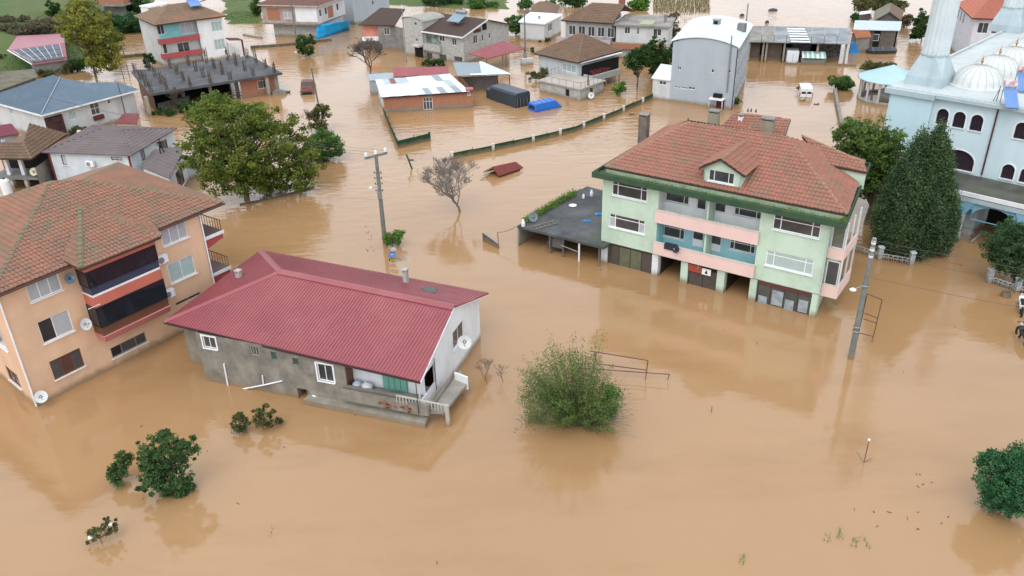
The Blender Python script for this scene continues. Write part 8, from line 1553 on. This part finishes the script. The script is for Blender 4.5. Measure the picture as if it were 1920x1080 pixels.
# maroon awning and yard clutter between the left houses
W = P(232, 226, 1.2); b1 = B('awning', 'torn maroon awning in the yard behind the brown roofed house', 'awning', P(214, 232, 1.0), P(256, 232, 1.0)); b1.part('cloth', MB().prism([(0, 0, 1.0), (b1.L, 0, .9), (b1.L - .3, 1.6, 1.6), (.5, 1.8, 1.7)], (0, 0, .06)), mat('maroon_cloth', (.13, .03, .035), (.20, .07, .07), scale=1.6, contrast=.8, mud=False)); b1.part('post', MB().tube((.1, .1, -1), (.1, .1, 1), .05), METALG); b1.part('post', MB().tube((b1.L - .1, .1, -1), (b1.L - .1, .1, .9), .05), METALG)
b1 = B('lean_to', 'maroon sheet lean to in front of the slate blue roofed house', 'lean-to', P(-10, 258, 1.4), P(36, 250, 1.4)); b1.ribroof('roof_sheet', [V((0, 0, 1.4)), V((b1.L, 0, 1.4)), V((b1.L - .3, 2.5, 2.0)), V((-.4, 2.5, 2.0))], mat('maroon_sheet', (.19, .05, .07), mud=False), step=.3); b1.box('wall', .1, b1.L - .1, .1, .2, -1, 1.3, CONC)
rr = random.Random(77); jun = [CARW, METALG, TYRE, mat('pale_blue_plastic', (.25, .4, .5), mud=False), CONC, mat('rust_red', (.3, .06, .05), mud=False)]
for i, (u, v, lab) in enumerate(((10, 345, 'white rounded water tank on the terrace at the left edge'), (8, 300, 'red and white gas bottle beside the porch at the left edge'), (150, 252, 'pale cabinet in the yard behind the porch'), (95, 240, 'old grey drum below the slate blue roof'), (8, 270, 'pale blue container at the left edge beside the maroon lean to'))):
    t = empty('yard_tank', P(u, v, 1.0), 0, lab, 'tank' if 'tank' in lab else 'container'); r = .45 if i == 0 else .25; MB().lathe((0, 0, 0), [(.01, -1.2), (r, -1.2), (r * 1.04, -.2), (r, .35), (r * .6, .5), (.01, .52)], 14).build('shell', [CARW, MATS['rust_red'], WALLW, METALG, MATS['pale_blue_plastic']][i], t); MB().lathe((0, 0, .5), [(.01, 0), (r * .3, 0), (r * .3, .08), (.01, .08)], 10).build('lid', TYRE, t)
mb = MB(); mb.lathe((0, 0, 0), [(.02, 0), (.3, .12), (.02, .3)], 12)
# chickens? no: laundry rack against the tall grey building
frame_thing('antenna', 'thin antenna standing on the slate blue roof', 'antenna', (28, 200), [((28, 198), (28, 183)), ((24, 187), (32, 186))], .02, METALG).location = P(28, 198, 3.3)
mb = MB(); mb.path([P(640, 35, 3) - P(715, 45, 0), P(700, 58, 1.0) - P(715, 45, 0)], .02)
# floating hose and rope by the tarpaulin
ga, gb = P(660, 46), P(700, 66); mb = MB(); mb.path([V((0, 0, .8)), (gb - ga) * .5 + V((0, 0, .45)), gb - ga + V((0, 0, .5))], .09, 5); ob = mb.build('green_netting', mat('green_net', (.05, .28, .10), mud=False), None, label='green netting stretched from the blue tarpaulin to the grey house', cat='netting'); ob.location = ga
# person on the annex roof
def person(label, foot, z, h, face, top, trousers, skin=(.32, .19, .13)):
    o = empty('person', P(*foot, z), face, label, 'person'); s = h / 1.75
    J = {'pel': (0, 0, .95), 'ch': (0, .02, 1.3), 'nk': (0, .0, 1.48), 'hd': (0, -.02, 1.62), 'hdt': (0, -.02, 1.74), 'hl': (-.09, 0, .92), 'kl': (-.13, -.06, .5), 'al': (-.15, .02, .07), 'tl': (-.16, -.14, .03), 'hr': (.09, 0, .92), 'kr': (.17, -.03, .5), 'ar': (.26, .04, .07), 'tr': (.3, -.12, .03),
         'sl': (-.19, .01, 1.42), 'el': (-.27, -.06, 1.17), 'wl': (-.16, -.24, 1.12), 'sr': (.19, .01, 1.42), 'er': (.3, -.12, 1.52), 'wr': (.16, -.22, 1.68)}
    E = [('pel', 'ch'), ('ch', 'nk'), ('nk', 'hd'), ('hd', 'hdt'), ('pel', 'hl'), ('hl', 'kl'), ('kl', 'al'), ('al', 'tl'), ('pel', 'hr'), ('hr', 'kr'), ('kr', 'ar'), ('ar', 'tr'), ('ch', 'sl'), ('sl', 'el'), ('el', 'wl'), ('ch', 'sr'), ('sr', 'er'), ('er', 'wr')]
    RR = dict(pel=(.15, .11), ch=(.16, .11), nk=(.055, .055), hd=(.085, .095), hdt=(.06, .07), hl=(.09, .09), kl=(.06, .06), al=(.042, .042), tl=(.035, .03), hr=(.09, .09), kr=(.06, .06), ar=(.042, .042), tr=(.035, .03), sl=(.065, .065), el=(.048, .048), wl=(.034, .034), sr=(.065, .065), er=(.048, .048), wr=(.034, .034))
    ks = list(J); me = bpy.data.meshes.new('body'); me.from_pydata([tuple(c * s for c in J[k]) for k in ks], [(ks.index(a), ks.index(b_)) for a, b_ in E], []); ob = bpy.data.objects.new('body', me); COL.objects.link(ob); ob.parent = o
    md = ob.modifiers.new('skin', 'SKIN'); 
    for i, k in enumerate(ks): me.skin_vertices[0].data[i].radius = (RR[k][0] * s, RR[k][1] * s)
    me.skin_vertices[0].data[0].use_root = True; ob.modifiers.new('sub', 'SUBSURF').levels = 1; ob.modifiers['sub'].render_levels = 1
    m = mat('clothed_' + str(int(top[0] * 1000)), top, mud=False); tt = m.node_tree; bb = tt.nodes['Principled BSDF']; tc = nn(tt, 'ShaderNodeTexCoord'); se = nn(tt, 'ShaderNodeSeparateXYZ'); tt.links.new(tc.outputs['Object'], se.inputs[0]); rp = nn(tt, 'ShaderNodeValToRGB'); rp.color_ramp.interpolation = 'CONSTANT'
    dv = nn(tt, 'ShaderNodeMath', operation='DIVIDE'); dv.inputs[1].default_value = 1.8 * s; tt.links.new(se.outputs[2], dv.inputs[0]); tt.links.new(dv.outputs[0], rp.inputs[0]); cr_ = rp.color_ramp; cr_.elements[0].color = (.02, .02, .02, 1); cr_.elements[0].position = 0
    for ps, c_ in ((.05, trousers), (.52, top), (.835, skin)): e_ = cr_.elements.new(ps); e_.color = (*c_, 1)
    cr_.elements[-1].position = .999; cr_.elements[-1].color = (*skin, 1); tt.links.new(rp.outputs[0], bb.inputs['Base Color']); me.materials.append(m)
    MB().lathe(V((0, .0, 1.60)) * s, [(.095 * s, 0), (.105 * s, .06 * s), (.085 * s, .13 * s), (.01, .165 * s)], 12).build('hair', mat('dark_hair', (.015, .012, .01), mud=False), o)
    for wk, ek in (('wl', 'el'), ('wr', 'er')):
        w_, e_ = V(J[wk]) * s, V(J[ek]) * s; d_ = (w_ - e_).normalized(); sd = d_.orthogonal().normalized(); mb = MB(); mb.tube(w_, w_ + d_ * .07 * s, .036 * s, .038 * s, 6)
        for k in range(4): mb.tube(w_ + d_ * .06 * s + sd * (k - 1.5) * .017 * s, w_ + d_ * (.12 + .012 * (k in (1, 2))) * s + sd * (k - 1.5) * .02 * s + V((0, -.01, -.01)), .009 * s, .007 * s, 4)
        mb.tube(w_ + d_ * .02 * s, w_ + d_ * .06 * s - sd * .055 * s, .011 * s, .008 * s, 4); mb.build('hand', mat('skin', skin, mud=False), o)
    return o
person('person in dark clothes standing on the brown annex roof with one arm raised', (305, 292.5), 2.62, 1.72, R(15), (.018, .02, .025), (.012, .013, .016))
person('person in light clothes standing in the flooded street beside the grey blue house', (722, 30), 0.0, 1.0 + .55, R(160), (.16, .12, .13), (.04, .045, .06))
A0 = P(722, 455.7); h0 = ztop(A0, 291); E0 = P(238, 226)
for k, (dz, s_, lab) in enumerate(((0, -.8, 'upper left power line from the street pole across the big tree'), (-.05, 0, 'middle power line from the street pole across the big tree'), (-.1, .8, 'lower power line from the street pole across the big tree'))):
    wire(lab, A0 + V((s_ * .8, s_ * .6, h0 + .2)), E0 + V((-6 + s_ * .8, -6, 5.0 + dz * 4)), sag=.7, r=.010)
lowwall('pale yard wall behind the fluted minaret', [(1752, 112), (1775, 88), (1790, 66)], .8, WALLW); lowwall('grey retaining wall beside the yard behind the minaret', [(1742, 92), (1757, 70), (1768, 52)], .5, CONC, .6)
for (u, v, lab) in ((1766, 98, 'white crate in the yard behind the minaret nearest the roof edge'), (1775, 78, 'white crate in the middle of the yard behind the minaret')):
    ob = MB().box(-.4, .4, -.3, .3, -.3, .5).build('crate', UPVC, None, label=lab, cat='crate', bevel=.04); ob.location = P(u, v)
